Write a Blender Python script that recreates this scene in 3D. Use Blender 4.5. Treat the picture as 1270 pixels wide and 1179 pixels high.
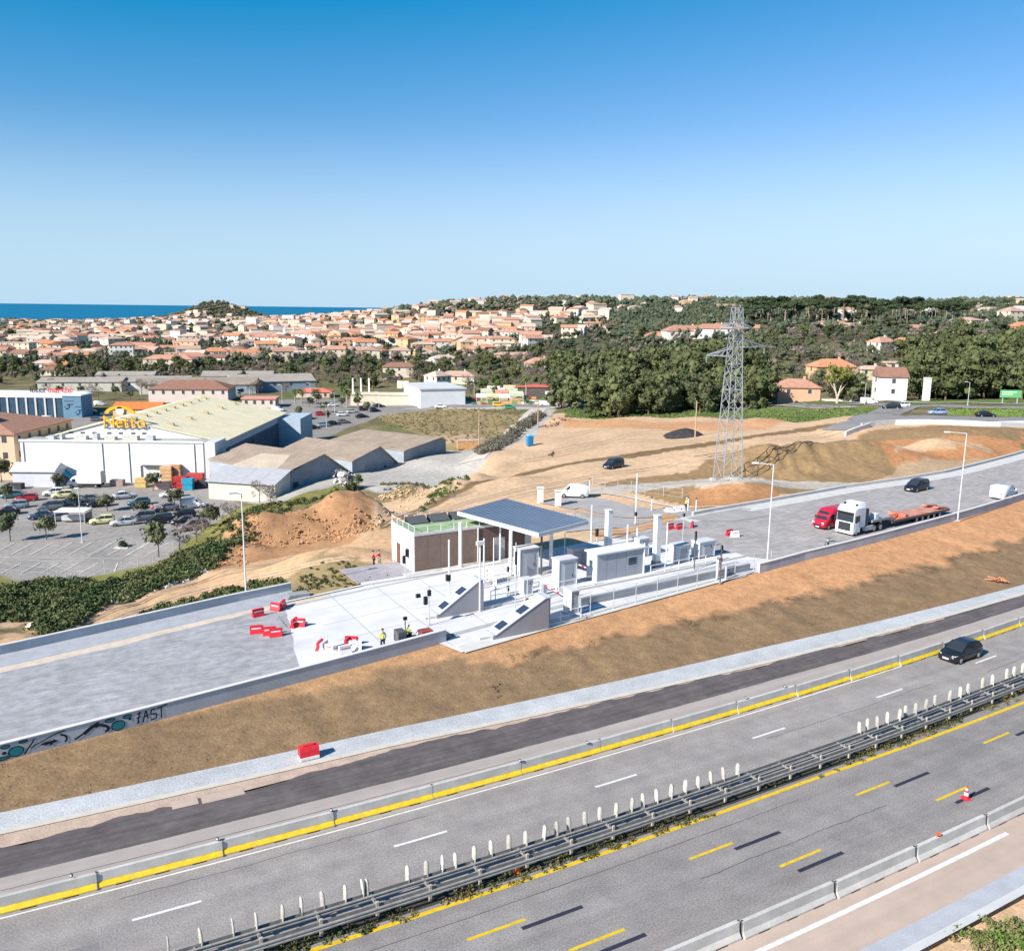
import bpy, math, random
import numpy as np
from mathutils import Matrix, Vector
rad = math.radians
for o in list(bpy.data.objects): bpy.data.objects.remove(o)
S = bpy.context.scene
COL = S.collection
random.seed(7); RNG = np.random.default_rng(7)

# ---------------------------------------------------------------- camera
IW, IH, F = 1270.0, 1179.0, 1100.0          # photograph size and focal length in its pixels
HC = 375.5 + 0.0115*IW/2                     # horizon row at the middle column
ROLL = math.atan(0.0115)
PIT = math.atan((IH/2-HC)*math.cos(ROLL)/F)
CZ = 28.3                                    # camera height above the motorway
def make_camera():
    cd = bpy.data.cameras.new('camera'); cam = bpy.data.objects.new('camera', cd); COL.objects.link(cam)
    cd.sensor_fit = 'HORIZONTAL'; cd.sensor_width = 36; cd.lens = 36*F/IW
    cd.clip_start = 0.5; cd.clip_end = 90000
    right = Vector((1,0,0)); dn = Vector((0,-math.sin(PIT),-math.cos(PIT))); fw = Vector((0,math.cos(PIT),-math.sin(PIT)))
    cx = math.cos(ROLL)*right - math.sin(ROLL)*dn
    cy = -(math.sin(ROLL)*right + math.cos(ROLL)*dn)
    m = Matrix.Identity(4)
    for i in range(3):
        m[i][0] = cx[i]; m[i][1] = cy[i]; m[i][2] = -fw[i]
    m[2][3] = CZ
    cam.matrix_world = m; S.camera = cam
make_camera()

# ---------------------------------------------------------------- sky, sun, exposure
SUN_AZ = 40.0      # shadows fall towards this direction, degrees from +X towards +Y
SUN_EL = 34.0
w = bpy.data.worlds.new('World'); S.world = w; w.use_nodes = True
nt = w.node_tree; nt.nodes.clear()
bg = nt.nodes.new('ShaderNodeBackground'); wo = nt.nodes.new('ShaderNodeOutputWorld')
sky = nt.nodes.new('ShaderNodeTexSky'); sky.sky_type = 'NISHITA'; sky.sun_disc = False
sky.sun_elevation = rad(SUN_EL); sky.altitude = 30
sunv = Vector((-math.cos(rad(SUN_AZ))*math.cos(rad(SUN_EL)), -math.sin(rad(SUN_AZ))*math.cos(rad(SUN_EL)), math.sin(rad(SUN_EL))))
sky.sun_rotation = math.atan2(sunv.x, sunv.y)
sky.air_density = 1.0; sky.dust_density = 0.25; sky.ozone_density = 3.0
sky.air_density = 1.0; sky.dust_density = 0.2; sky.ozone_density = 3.0
sp_ = nt.nodes.new('ShaderNodeSeparateColor'); cb_ = nt.nodes.new('ShaderNodeCombineColor'); nt.links.new(sky.outputs[0], sp_.inputs[0])
for i_, (gam, mul, off) in enumerate(((1.0,1.0,1.42),(1.12,.53,0),(1.0,.77,0))):      # the photograph's grading of the sky: deeper, bluer, less red
    p_ = nt.nodes.new('ShaderNodeMath'); p_.operation = 'POWER'; p_.inputs[1].default_value = gam
    m_ = nt.nodes.new('ShaderNodeMath'); m_.operation = 'MULTIPLY'; m_.inputs[1].default_value = mul
    o_ = nt.nodes.new('ShaderNodeMath'); o_.operation = 'SUBTRACT'; o_.inputs[1].default_value = off; o_.use_clamp = False
    mx_ = nt.nodes.new('ShaderNodeMath'); mx_.operation = 'MAXIMUM'; mx_.inputs[1].default_value = .05
    nt.links.new(sp_.outputs[i_], o_.inputs[0]); nt.links.new(o_.outputs[0], mx_.inputs[0]); nt.links.new(mx_.outputs[0], p_.inputs[0]); nt.links.new(p_.outputs[0], m_.inputs[0]); nt.links.new(m_.outputs[0], cb_.inputs[i_])
# pale blue sea haze low on the horizon, all the way round
tc_ = nt.nodes.new('ShaderNodeTexCoord'); sx_ = nt.nodes.new('ShaderNodeSeparateXYZ'); nt.links.new(tc_.outputs['Generated'], sx_.inputs[0])
mr_ = nt.nodes.new('ShaderNodeMapRange'); mr_.inputs[1].default_value = 0; mr_.inputs[2].default_value = .20; mr_.inputs[3].default_value = .88; mr_.inputs[4].default_value = 0
mr_.interpolation_type = 'SMOOTHSTEP'; nt.links.new(sx_.outputs[2], mr_.inputs[0])
hz_ = nt.nodes.new('ShaderNodeMix'); hz_.data_type = 'RGBA'; hz_.inputs[7].default_value = (2.45,3.85,4.95,1)
nt.links.new(mr_.outputs[0], hz_.inputs[0]); nt.links.new(cb_.outputs[0], hz_.inputs[6])
bg.inputs[1].default_value = 0.10
nt.links.new(hz_.outputs[2], bg.inputs[0]); nt.links.new(bg.outputs[0], wo.inputs[0])
sd_ = bpy.data.lights.new('sun', 'SUN'); sd_.energy = 4.6; sd_.angle = rad(0.5); sd_.color = (1.0, 0.95, 0.87)
so = bpy.data.objects.new('sun', sd_); COL.objects.link(so); so.location = (-300,-300,300)
so.rotation_euler = sunv.to_track_quat('Z', 'Y').to_euler()
S.view_settings.view_transform = 'Standard'; S.view_settings.look = 'None'
S.view_settings.exposure = 0.93; S.view_settings.gamma = 1.0; S.view_settings.use_curve_mapping = False

# ---------------------------------------------------------------- surveying helpers
def un(px, py, z=0.0):
    x = px-IW/2; y = py-IH/2
    xr = x*math.cos(ROLL)+y*math.sin(ROLL); yr = -x*math.sin(ROLL)+y*math.cos(ROLL)
    fw = F*math.cos(PIT)-yr*math.sin(PIT); dn = F*math.sin(PIT)+yr*math.cos(PIT)
    k = (CZ-z)/dn
    return xr*k, fw*k
def proj(X, Y, Z):
    dz = Z-CZ
    f = Y*math.cos(PIT)-dz*math.sin(PIT); d = -Y*math.sin(PIT)-dz*math.cos(PIT)
    xr = X/f*F; yr = d/f*F
    return xr*math.cos(ROLL)-yr*math.sin(ROLL)+IW/2, xr*math.sin(ROLL)+yr*math.cos(ROLL)+IH/2
def atY(px, Y): return (px-IW/2)/F*Y*math.cos(PIT)       # world X seen in column px at distance Y near the horizon
# reference circle of the motorway: s metres along, d metres across (positive towards the viewer)
CC = (-315.046, 617.609); CR = 652.473; A0 = math.atan2(32.9-CC[1]+0.0, -14.6-CC[0])
_g = un(208, 1130); A0 = math.atan2(_g[1]-CC[1], _g[0]-CC[0])
def W2(s, d):
    a = A0+np.asarray(s, float)/CR; r = CR+np.asarray(d, float)
    return CC[0]+r*np.cos(a), CC[1]+r*np.sin(a)
def SDof(X, Y):
    dx = np.asarray(X)-CC[0]; dy = np.asarray(Y)-CC[1]
    a = np.arctan2(dy, dx)-A0
    a = np.where(a < -2.2, a+2*np.pi, a)
    return a*CR, np.hypot(dx, dy)-CR
def tang(s): return A0+s/CR+math.pi/2        # heading of the road at s
def pl(pts):
    xs = [p[0] for p in pts]; ys = [p[1] for p in pts]
    return lambda s: np.interp(s, xs, ys)
gut_t = pl([(-60,-12.8),(15.7,-12.5),(40,-11.5),(51,-11.1),(88,-8.8),(130,-7.4),(200,-6.5)])
gut_b = pl([(-60,-11),(15,-10.9),(49,-9.2),(86,-7.7),(130,-6.6),(200,-6)])
asp_u = pl([(-60,-9.2),(1,-9.4),(15,-9.9),(49,-8.8),(86,-7.3),(130,-6.2),(200,-5.7)])
asp_l = pl([(-60,-6),(13,-6.3),(46,-6.2),(81,-5.4),(130,-4.6),(200,-4.3)])
wal = pl([(-60,-14),(-8,-17.6),(7.5,-20.0),(25,-22.7),(25.01,-19.8),(33,-20.9),(42,-21.8),(57,-23.2),(64,-23.4),(71,-23.9),(82,-24.1),(105,-24.7),(126,-25.3),(220,-26)])
upe = pl([(-60,-27),(-9,-33.4),(11,-37.9),(25,-40.1),(42,-41.8),(63,-42.3),(80,-42.8),(111,-42.2),(127,-40.4),(138,-39.4),(220,-39.4)])
zpl = pl([(-60,0.7),(-8,1.0),(7,1.2),(45,1.6),(100,2.0),(220,2.4)])

# ---------------------------------------------------------------- noise
def _hash(ix, iy, seed):
    h = (ix.astype(np.int64)*374761393 + iy.astype(np.int64)*668265263 + seed*1442695041) & 0xffffffff
    h = ((h ^ (h >> 13))*1274126177) & 0xffffffff
    return ((h ^ (h >> 16)) & 0xffff)/65535.0
def vnoise(x, y, seed=0):
    x = np.asarray(x, float); y = np.asarray(y, float)
    ix = np.floor(x); iy = np.floor(y); fx = x-ix; fy = y-iy
    fx = fx*fx*(3-2*fx); fy = fy*fy*(3-2*fy)
    a = _hash(ix,iy,seed); b = _hash(ix+1,iy,seed); c = _hash(ix,iy+1,seed); d = _hash(ix+1,iy+1,seed)
    return (a*(1-fx)+b*fx)*(1-fy)+(c*(1-fx)+d*fx)*fy
def fbm(x, y, sc, oc=4, seed=0):
    t = 0; a = 0.5; tot = 0
    for i in range(oc):
        t = t+a*vnoise(np.asarray(x)/sc, np.asarray(y)/sc, seed+i*17); tot += a; a *= .55; sc /= 2.1
    return t/tot-0.5            # about -0.5..0.5
def sstep(x): x = np.clip(x, 0, 1); return x*x*(3-2*x)

# ---------------------------------------------------------------- terrain height
_ctl = []
for (px,py,z) in [(0,790,0.2),(50,780,-.8),(130,755,-1.3),(200,730,-1.3),(300,708,-1),(380,700,-.6),(440,692,-.2),(480,660,-.6),(520,640,-.8),(560,620,-.8),(620,600,-.6),(760,580,-.3),(700,620,0),(780,620,0.2),(850,600,.6),
 (900,565,.6),(1000,543,2),(1080,524,3.8),(700,550,-2),(620,560,-2.4),(640,530,-4),(800,540,-1.5),(900,530,0),(720,518,-4),(800,520,-2.2),(900,518,-.6),(960,520,1),
 (1130,560,2.2),(1180,575,2.2),(1250,560,3.3),(1230,580,2.6),(1120,590,2.1),(1040,600,1.6),(960,605,1.2),(880,610,.5),(1000,575,2.0),(1080,566,2.2),
 (560,502,-6.5),(650,503,-6),(730,504,-4.5),(800,504,-3),(900,503,-1),(1000,502,1.5),(1100,500,3.6),(1200,503,4.6),(1270,505,5),(1100,516,4.4),(1160,517,4.6),(1220,520,4.6),(1270,523,4.7),(1090,528,3.9),(1200,529,4.5),(1270,533,4.5),
 (0,640,-9),(60,650,-9),(140,640,-9),(250,640,-9),(200,610,-9),(100,605,-9),(0,610,-9),(150,690,-9),(60,700,-9),(0,700,-9),(225,665,-8.9),(265,650,-8.6),
 (0,712,-8.8),(60,714,-8.8),(130,710,-8.6),(190,692,-8.2),(240,668,-8),(0,750,-3.5),(40,760,-1.6),(130,742,-2.2),(200,715,-2.6),(260,690,-3),(300,640,-6.5),(340,628,-6),(400,612,-5.8),
 (330,690,-1.6),(290,700,-1.8),(400,660,-2),(430,640,-2.5),(470,615,-3.2),(500,603,-4.2),(360,650,-3.6),
 (540,590,-6),(500,600,-6),(560,570,-5),(530,560,-6.5),(600,540,-5),(580,530,-6.5),(300,620,-8.5),(480,585,-6.6),(360,540,-9.2),(420,520,-9),(460,505,-8.8),(520,510,-8),(28,598,-9),(255,600,-9),(370,545,-9.4),(0,560,-9.4),(100,540,-9.6),(200,520,-9.8)]:
    x, y = un(px, py, z); _ctl.append((x, y, z))
for Y, row in [(20,[(-400,0),(300,-1.5),(600,0),(900,0),(1500,0)]),(50,[(-900,-4),(-300,-3),(1700,2),(2400,3)]),(100,[(-900,-8),(-400,-7),(1600,2),(2200,3)]),
  (300,[(-600,-9.5),(0,-10),(200,-10),(400,-9),(1500,6),(2200,7)]),
  (435,[(-600,-12),(0,-12),(200,-12),(400,-10.5),(600,-8.5),(700,-5),(850,1),(1000,6),(1150,9),(1270,10),(1700,12)]),
  (550,[(-600,-13),(0,-13),(300,-12),(500,-9.5),(600,-6),(700,1),(800,8),(880,12),(1000,14.5),(1200,16),(1270,15),(1700,15)]),
  (700,[(-600,-14),(0,-14),(200,-13.5),(400,-12),(520,-8),(620,-2),(720,6),(820,13),(930,22),(1000,23),(1100,22.5),(1190,20),(1270,17),(1700,18)]),
  (1000,[(-600,-16),(0,-17),(300,-15.5),(450,-9),(520,0),(600,10),(700,19),(850,24),(1000,22),(1270,24),(1800,24)]),
  (1300,[(-600,-18),(0,-19),(300,-17),(420,-11),(460,6),(500,22),(560,32),(650,36),(700,38),(850,38),(1000,38),(1270,42),(1800,42)]),
  (1700,[(-600,-20),(0,-21),(300,-17),(420,-9),(465,12),(500,26),(560,34),(650,38),(800,36),(1270,40),(1800,40)]),
  (2400,[(-900,-23),(0,-23),(180,-21),(420,-21),(470,-10),(560,18),(700,22),(1270,28),(1800,28)]),
  (2700,[(-900,-40),(0,-40),(200,-40),(430,-40),(480,-15),(560,15),(1270,25),(1800,25)]),
  (3600,[(-900,-60),(0,-60),(440,-60),(520,-10),(700,10),(1270,15),(1800,15)])]:
    for px, z in row: _ctl.append((atY(px, Y), Y, z))
_ctl = np.array(_ctl)
def _uv(X, Y):
    Yc = np.maximum(Y, 12.0)
    return np.clip(X/Yc, -3, 3), np.log(Yc)
_cu, _cv = _uv(_ctl[:,0], _ctl[:,1])
def base_z(X, Y):
    u, v = _uv(X, Y); num = np.zeros_like(u); den = np.zeros_like(u)
    for a, b, z in zip(_cu, _cv, _ctl[:,2]):
        q = (u-a)**2+(v-b)**2; ww = 1.0/(q+0.0006)**1.7
        num += ww*z; den += ww
    return num/den
BUMPS = []   # x,y,h,rx,ry,rot
def bump(px, py, z, h, rx, ry, rot=0, p=2):
    x, y = un(px, py, z); BUMPS.append((x, y, h, rx, ry, rad(rot), p))
bump(960,578,1.5,3.3,13,7,10); bump(1075,572,2,3.0,10,6,10); bump(868,612,.5,1.6,9,5,10)
bump(1148,562,2.2,2.0,4,3,0); bump(1196,563,2.4,2.4,6,3,0); bump(935,612,1.2,1.6,7,4,20)
bump(440,652,-2.4,3.3,4.2,3.6,30,4); bump(365,660,-3,2.8,9.5,4.6,40,4); bump(280,692,-3,1.4,4,3,20,4); bump(310,672,-3,1.6,3,3,20,4)
bump(505,616,-3,2.2,4.0,2.4,30); bump(590,585,-2,2.0,4,2.4,60); bump(615,572,-2,1.6,5,3,60); bump(560,603,-1.5,1.6,3,2,40)
bump(412,710,-.4,2.9,8.5,4.4,12); bump(705,634,.5,.7,3.2,1.8,-25); bump(690,524,-4,1.2,4,2,20); bump(640,600,-1,1.0,9,1.6,40)
_hx = atY(265, 2300); BUMPS.append((_hx, 2300, 50, 68, 150, 0, 2)); BUMPS.append((_hx-110, 2300, 12, 60, 120, 0, 2)); BUMPS.append((_hx+95, 2300, 14, 60, 120, 0, 2))
def T(X, Y):
    X = np.atleast_1d(np.asarray(X, float)); Y = np.atleast_1d(np.asarray(Y, float))
    z = base_z(X, Y)
    for (x, y, h, rx, ry, r, p) in BUMPS:
        dx = X-x; dy = Y-y; a = (dx*math.cos(r)+dy*math.sin(r))/rx; b = (-dx*math.sin(r)+dy*math.cos(r))/ry
        q = a*a+b*b
        z = z+h*(np.exp(-q*0.9) if p == 2 else np.exp(-q**2*0.6))
    s, d = SDof(X, Y); zp = zpl(s)-0.06
    ue = upe(s); wl = wal(s); gt = gut_t(s)
    zz = z*(1-sstep((d-(ue-13))/11.5))+zp*sstep((d-(ue-13))/11.5)
    t = np.clip((d-wl)/np.maximum(gt-wl, .1), 0, 1)
    emb = zp*(1-t**0.9)+0.14*t**0.9
    zz = np.where(d > wl, emb, zz)
    zz = np.where(d > gt, -0.12, zz)
    zz = np.where(d > 18.7, -0.12+0.6*sstep((d-18.7)/6), zz)
    f = sstep((s+150)/60)*(1-sstep((s-230)/80))
    return z*(1-f)+zz*f
def T1(x, y): return float(T(x, y)[0])
def place(px, py, it=14):
    z = -2.0
    for i in range(it):
        x, y = un(px, py, z); z = .5*z+.5*T1(x, y)
    x, y = un(px, py, z)
    return x, y, z
# ---------------------------------------------------------------- materials
MATS = {}
def mat(name, col, rough=.85, var=.12, sc=2.0, sc2=None, var2=.0, bump=.0, bsc=None, metal=0.0, streak=None, objc=False, spec=.3, hue=0.0, col2=None, c2sc=.3, c2amt=.5, wave=None, coord='Object'):
    if name in MATS: return MATS[name]
    m = bpy.data.materials.new(name); m.use_nodes = True; n = m.node_tree.nodes; l = m.node_tree.links
    b = n['Principled BSDF']; b.inputs['Roughness'].default_value = rough; b.inputs['Metallic'].default_value = metal
    b.inputs['Specular IOR Level'].default_value = spec
    tc = n.new('ShaderNodeTexCoord'); out = tc.outputs['UV' if coord == 'UV' else coord]
    if objc:
        oi = n.new('ShaderNodeObjectInfo'); cur = oi.outputs['Color']
    elif col == 'attr':
        at = n.new('ShaderNodeAttribute'); at.attribute_name = 'Col'; cur = at.outputs['Color']
    else:
        rgb = n.new('ShaderNodeRGB'); rgb.outputs[0].default_value = (*col, 1); cur = rgb.outputs[0]
    if col2 is not None:
        nz = n.new('ShaderNodeTexNoise'); nz.inputs['Scale'].default_value = c2sc; nz.inputs['Detail'].default_value = 5
        mp = n.new('ShaderNodeMapRange'); mp.inputs[1].default_value = .5-.12; mp.inputs[2].default_value = .5+.12
        mx = n.new('ShaderNodeMix'); mx.data_type = 'RGBA'; mx.inputs[7].default_value = (*col2, 1)
        mm = n.new('ShaderNodeMath'); mm.operation = 'MULTIPLY'; mm.inputs[1].default_value = c2amt
        l.new(out, nz.inputs['Vector']); l.new(nz.outputs['Fac'], mp.inputs[0]); l.new(mp.outputs[0], mm.inputs[0]); l.new(mm.outputs[0], mx.inputs[0]); l.new(cur, mx.inputs[6]); cur = mx.outputs[2]
    def vary(cur, scale, amt, vec, detail=4):
        nz = n.new('ShaderNodeTexNoise'); nz.inputs['Scale'].default_value = scale; nz.inputs['Detail'].default_value = detail
        l.new(vec, nz.inputs['Vector'])
        mp = n.new('ShaderNodeMapRange'); mp.inputs[1].default_value = .3; mp.inputs[2].default_value = .7
        mp.inputs[3].default_value = 1-amt; mp.inputs[4].default_value = 1+amt
        mx = n.new('ShaderNodeMix'); mx.data_type = 'RGBA'; mx.blend_type = 'MULTIPLY'; mx.inputs[0].default_value = 1
        l.new(nz.outputs['Fac'], mp.inputs[0]); l.new(cur, mx.inputs[6]); l.new(mp.outputs[0], mx.inputs[7])
        return mx.outputs[2], nz
    nz = None
    if var: cur, nz = vary(cur, sc, var, out)
    if sc2: cur, nz2 = vary(cur, sc2, var2, out, 2)
    if streak:
        mpn = n.new('ShaderNodeMapping'); mpn.inputs['Scale'].default_value = streak[0]; l.new(out, mpn.inputs['Vector'])
        cur, _ = vary(cur, 1.0, streak[1], mpn.outputs[0], 6)
    if hue:
        oi = n.new('ShaderNodeObjectInfo'); mp = n.new('ShaderNodeMapRange'); mp.inputs[3].default_value = 1-hue; mp.inputs[4].default_value = 1+hue
        mx = n.new('ShaderNodeMix'); mx.data_type = 'RGBA'; mx.blend_type = 'MULTIPLY'; mx.inputs[0].default_value = 1
        l.new(oi.outputs['Random'], mp.inputs[0]); l.new(cur, mx.inputs[6]); l.new(mp.outputs[0], mx.inputs[7]); cur = mx.outputs[2]
    l.new(cur, b.inputs['Base Color'])
    if bump or wave:
        bp = n.new('ShaderNodeBump'); bp.inputs['Strength'].default_value = 1.0
        bp.inputs['Distance'].default_value = bump or wave[1]
        if wave:
            wv = n.new('ShaderNodeTexWave'); wv.bands_direction = wave[2]; wv.inputs['Scale'].default_value = wave[0]; l.new(out, wv.inputs['Vector']); l.new(wv.outputs['Fac'], bp.inputs['Height'])
        else:
            nb = n.new('ShaderNodeTexNoise'); nb.inputs['Scale'].default_value = bsc or sc; nb.inputs['Detail'].default_value = 5
            l.new(out, nb.inputs['Vector']); l.new(nb.outputs['Fac'], bp.inputs['Height'])
        l.new(bp.outputs[0], b.inputs['Normal'])
    MATS[name] = m; return m

# ---------------------------------------------------------------- mesh builder
class MB:
    def __init__(s): s.v = []; s.f = []; s.m = []; s.mi = 0
    def add(s, vs, fs):
        o = len(s.v); s.v += [tuple(p) for p in vs]; s.f += [tuple(i+o for i in f) for f in fs]; s.m += [s.mi]*len(fs); return s
    def box(s, x0, x1, y0, y1, z0, z1, rot=0, c=None):
        P = [(x0,y0,z0),(x1,y0,z0),(x1,y1,z0),(x0,y1,z0),(x0,y0,z1),(x1,y0,z1),(x1,y1,z1),(x0,y1,z1)]
        if rot:
            cx, cy = c if c else ((x0+x1)/2, (y0+y1)/2); ca, sa = math.cos(rot), math.sin(rot)
            P = [(cx+(x-cx)*ca-(y-cy)*sa, cy+(x-cx)*sa+(y-cy)*ca, z) for x,y,z in P]
        return s.add(P, [(0,3,2,1),(4,5,6,7),(0,1,5,4),(1,2,6,5),(2,3,7,6),(3,0,4,7)])
    def prism(s, poly, a, b, ax='z'):
        n = len(poly)
        if ax == 'z': P = [(x,y,a) for x,y in poly]+[(x,y,b) for x,y in poly]
        elif ax == 'y': P = [(x,a,z) for x,z in poly]+[(x,b,z) for x,z in poly]
        else: P = [(a,y,z) for y,z in poly]+[(b,y,z) for y,z in poly]
        return s.add(P, [tuple(range(n-1,-1,-1)), tuple(range(n,2*n))]+[(i,(i+1)%n,n+(i+1)%n,n+i) for i in range(n)])
    def bar(s, p, q, r, n=6, r2=None, cap=True):
        p = Vector(p); q = Vector(q); r2 = r if r2 is None else r2
        z = (q-p).normalized(); x = z.orthogonal().normalized(); y = z.cross(x)
        P = [p+(x*math.cos(2*math.pi*i/n)+y*math.sin(2*math.pi*i/n))*r for i in range(n)]+[q+(x*math.cos(2*math.pi*i/n)+y*math.sin(2*math.pi*i/n))*r2 for i in range(n)]
        fs = [(i,(i+1)%n,n+(i+1)%n,n+i) for i in range(n)]
        if cap: fs += [tuple(range(n-1,-1,-1)), tuple(range(n,2*n))]
        return s.add(P, fs)
    def loft(s, secs, cap=True, closed=True):
        n = len(secs[0]); P = [p for c in secs for p in c]; fs = []
        for k in range(len(secs)-1):
            for i in range(n if closed else n-1):
                j = (i+1) % n; fs.append((k*n+i, k*n+j, (k+1)*n+j, (k+1)*n+i))
        if cap: fs += [tuple(range(n-1,-1,-1)), tuple(range((len(secs)-1)*n, len(secs)*n))]
        return s.add(P, fs)
    def mesh(s, name, mats, smooth=False):
        me = bpy.data.meshes.new(name); me.from_pydata(s.v, [], s.f)
        if not isinstance(mats, (list, tuple)): mats = [mats]
        for m in mats: me.materials.append(m)
        if len(mats) > 1: me.polygons.foreach_set('material_index', s.m)
        if smooth: me.polygons.foreach_set('use_smooth', [True]*len(s.f))
        me.update(); return me
    def obj(s, name, mats, parent=None, loc=(0,0,0), rz=0, smooth=False, mesh=None):
        o = bpy.data.objects.new(name, s.mesh(name, mats, smooth)); COL.objects.link(o)
        o.location = loc; o.rotation_euler = (0,0,rz)
        if parent: o.parent = parent
        return o
def child(name, me, parent, loc=(0,0,0), rz=0, label=None, rot=None):
    o = bpy.data.objects.new(name, me); COL.objects.link(o); o.parent = parent; o.location = loc
    o.rotation_euler = rot if rot else (0,0,rz)
    if label: o['label'] = label
    return o
def thing(name, label, cat, loc=(0,0,0), rz=0, group=None):
    o = bpy.data.objects.new(name, None); COL.objects.link(o); o.location = loc; o.rotation_euler = (0,0,rz); o.empty_display_size = .3
    o['label'] = label; o['category'] = cat
    if group: o['group'] = group
    return o
def tag(o, label, cat, group=None):
    o['label'] = label; o['category'] = cat
    if group: o['group'] = group
    return o
def struct(o): o['kind'] = 'structure'; return o
KIDS = {}
def freeze(root):                    # remember a thing's tree so that it can be copied fast
    KIDS[root.name] = None; return root
def copy_tree(o, loc=None, rz=None, label=None, group=None, col=None, scale=None, par=None, kids=None):
    c = o.copy(); COL.objects.link(c)
    if par: c.parent = par
    if loc is not None: c.location = loc
    if rz is not None: c.rotation_euler = (0,0,rz)
    if scale is not None: c.scale = scale if hasattr(scale, '__len__') else (scale,)*3
    if label: c['label'] = label
    if group: c['group'] = group
    if col is not None: c.color = (*col, 1)
    for ch in (o.children if o.name not in CH else CH[o.name]): copy_tree(ch, par=c, col=col if ch.get('tint') else None)
    return c
CH = {}
def snap(o):
    CH[o.name] = list(o.children)
    for c in o.children: snap(c)
    return o
_o1 = ['','first','second','third','fourth','fifth','sixth','seventh','eighth','ninth','tenth','eleventh','twelfth','thirteenth','fourteenth','fifteenth','sixteenth','seventeenth','eighteenth','nineteenth']
_t = {2:'twent',3:'thirt',4:'fort',5:'fift',6:'sixt',7:'sevent',8:'eight',9:'ninet'}
def nth(i):
    if i < 20: return _o1[i]
    if i >= 100: return 'hundred and '+nth(i-100) if i > 100 else 'hundredth'
    return _t[i//10]+('ieth' if i % 10 == 0 else 'y-'+_o1[i%10])
def pinpoly(X, Y, poly):
    ins = np.zeros(X.shape, bool); n = len(poly)
    for i in range(n):
        x0, y0 = poly[i]; x1, y1 = poly[(i+1)%n]
        if y0 == y1: continue
        c = ((y0 > Y) != (y1 > Y)) & (X < (x1-x0)*(Y-y0)/(y1-y0)+x0); ins ^= c
    return ins

# ---------------------------------------------------------------- palette
CONC = mat('concrete', (.50,.49,.47), .8, .10, .8, 14, .06, bump=.01, bsc=20)
CONCG = mat('grey_concrete', (.27,.28,.30), .85, .14, .6, 12, .10, bump=.01, bsc=20)
CONCW = mat('white_concrete', (.58,.565,.54), .75, .06, .7, 10, .05)
JERSEY = mat('barrier_concrete', (.46,.44,.41), .85, .12, 1.1, 16, .10, bump=.01, bsc=20, hue=.08)
YEL = mat('yellow_paint', (.72,.50,.01), .6, .14, 3, 20, .1, col2=(.45,.36,.12), c2sc=2.5, c2amt=.35)
YELR = mat('yellow_road_paint', (.60,.40,.015), .7, .18, 3, 25, .15, coord='UV')
WHR = mat('white_road_paint', (.62,.61,.58), .7, .14, 3, 25, .12, coord='UV')
BLKR = mat('black_road_tape', (.028,.028,.045), .7, .2, 3, 25, .15, coord='UV')
STEEL = mat('galvanised_steel', (.50,.51,.52), .5, .08, 3, metal=.25)
RAILM = mat('weathered_rail_steel', (.30,.29,.275), .6, .2, 3, metal=.25)
WHITE = mat('white_paint', (.70,.70,.69), .6, .05, 1.2, 8, .04)
BLACK = mat('black_plastic', (.02,.02,.022), .5, .1, 4)
DGREY = mat('dark_grey_metal', (.09,.095,.10), .5, .1, 4)
GLASS = mat('dark_glass', (.025,.032,.04), .08, .05, 4, spec=.6)
GLASSB = mat('window_glass', (.06,.08,.10), .12, .2, .6, spec=.6)
TYRE = mat('tyre_rubber', (.018,.018,.018), .9, .1, 5)
RIM = mat('wheel_rim_metal', (.40,.41,.42), .35, .05, 5, metal=.6)
CARP = mat('car_paint', None, .28, .03, 2, objc=True, spec=.6)
LAMPG = mat('lamp_glass', (.7,.7,.68), .15, .05, 5, spec=.7)
REDP = mat('red_plastic', (.62,.03,.045), .5, .10, 3)
WHP = mat('white_plastic', (.78,.76,.75), .5, .06, 3)
ORP = mat('orange_plastic', (.75,.12,.02), .5, .08, 3)
HIVIS = mat('hi_vis_fabric', (.55,.80,.05), .8, .08, 8)
CLOTH = mat('dark_cloth', (.03,.035,.05), .9, .15, 8)
REDC = mat('red_cloth', (.55,.03,.04), .9, .12, 8)
SKIN = mat('skin', (.45,.27,.19), .6, .06, 8)

TMP = bpy.data.scenes.new('workbench')
def bake(o):
    TMP.collection.objects.link(o); vl = TMP.view_layers[0]; vl.update(); dg = vl.depsgraph; dg.update()
    me = bpy.data.meshes.new_from_object(o.evaluated_get(dg)); bpy.data.objects.remove(o); return me
# ---------------------------------------------------------------- the ground: one sheet
def axis_x():
    a = list(np.arange(-66, 120, .6)); st = .6; x = 120
    while x < 2600: st *= 1.022; x += st; a.append(x)
    st = .6; x = -66
    while x > -2600: st *= 1.022; x -= st; a.insert(0, x)
    return np.array(a)
def axis_y():
    a = [-120,-90,-60,-40,-25,-12,-2,6,12,18]; y = 24
    while y < 4300:
        a.append(y); y += max(.45, .0075*y)
    return np.array(a)
gx, gy = axis_x(), axis_y()
GX, GY = np.meshgrid(gx, gy); gX = GX.ravel(); gY = GY.ravel()
gZ = T(gX, gY)
gS, gD = SDof(gX, gY)
C = np.empty((gX.size, 3))
n1 = fbm(gX, gY, 30, 4, 1); n2 = fbm(gX, gY, 6, 4, 2); n3 = fbm(gX, gY, 1.6, 3, 3)
OLIVE = np.array((.13,.115,.06)); SAND = np.array((.50,.345,.215)); ORANGE = np.array((.42,.205,.095)); BROWN = np.array((.22,.145,.075)); GREEN = np.array((.085,.125,.035)); DRY = np.array((.25,.19,.10)); ASPH = np.array((.27,.25,.23))
LIGHTG = np.array((.40,.37,.33)); OLB = np.array((.185,.125,.068))
C[:] = OLIVE*(1+n1[:,None]*.5)
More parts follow.
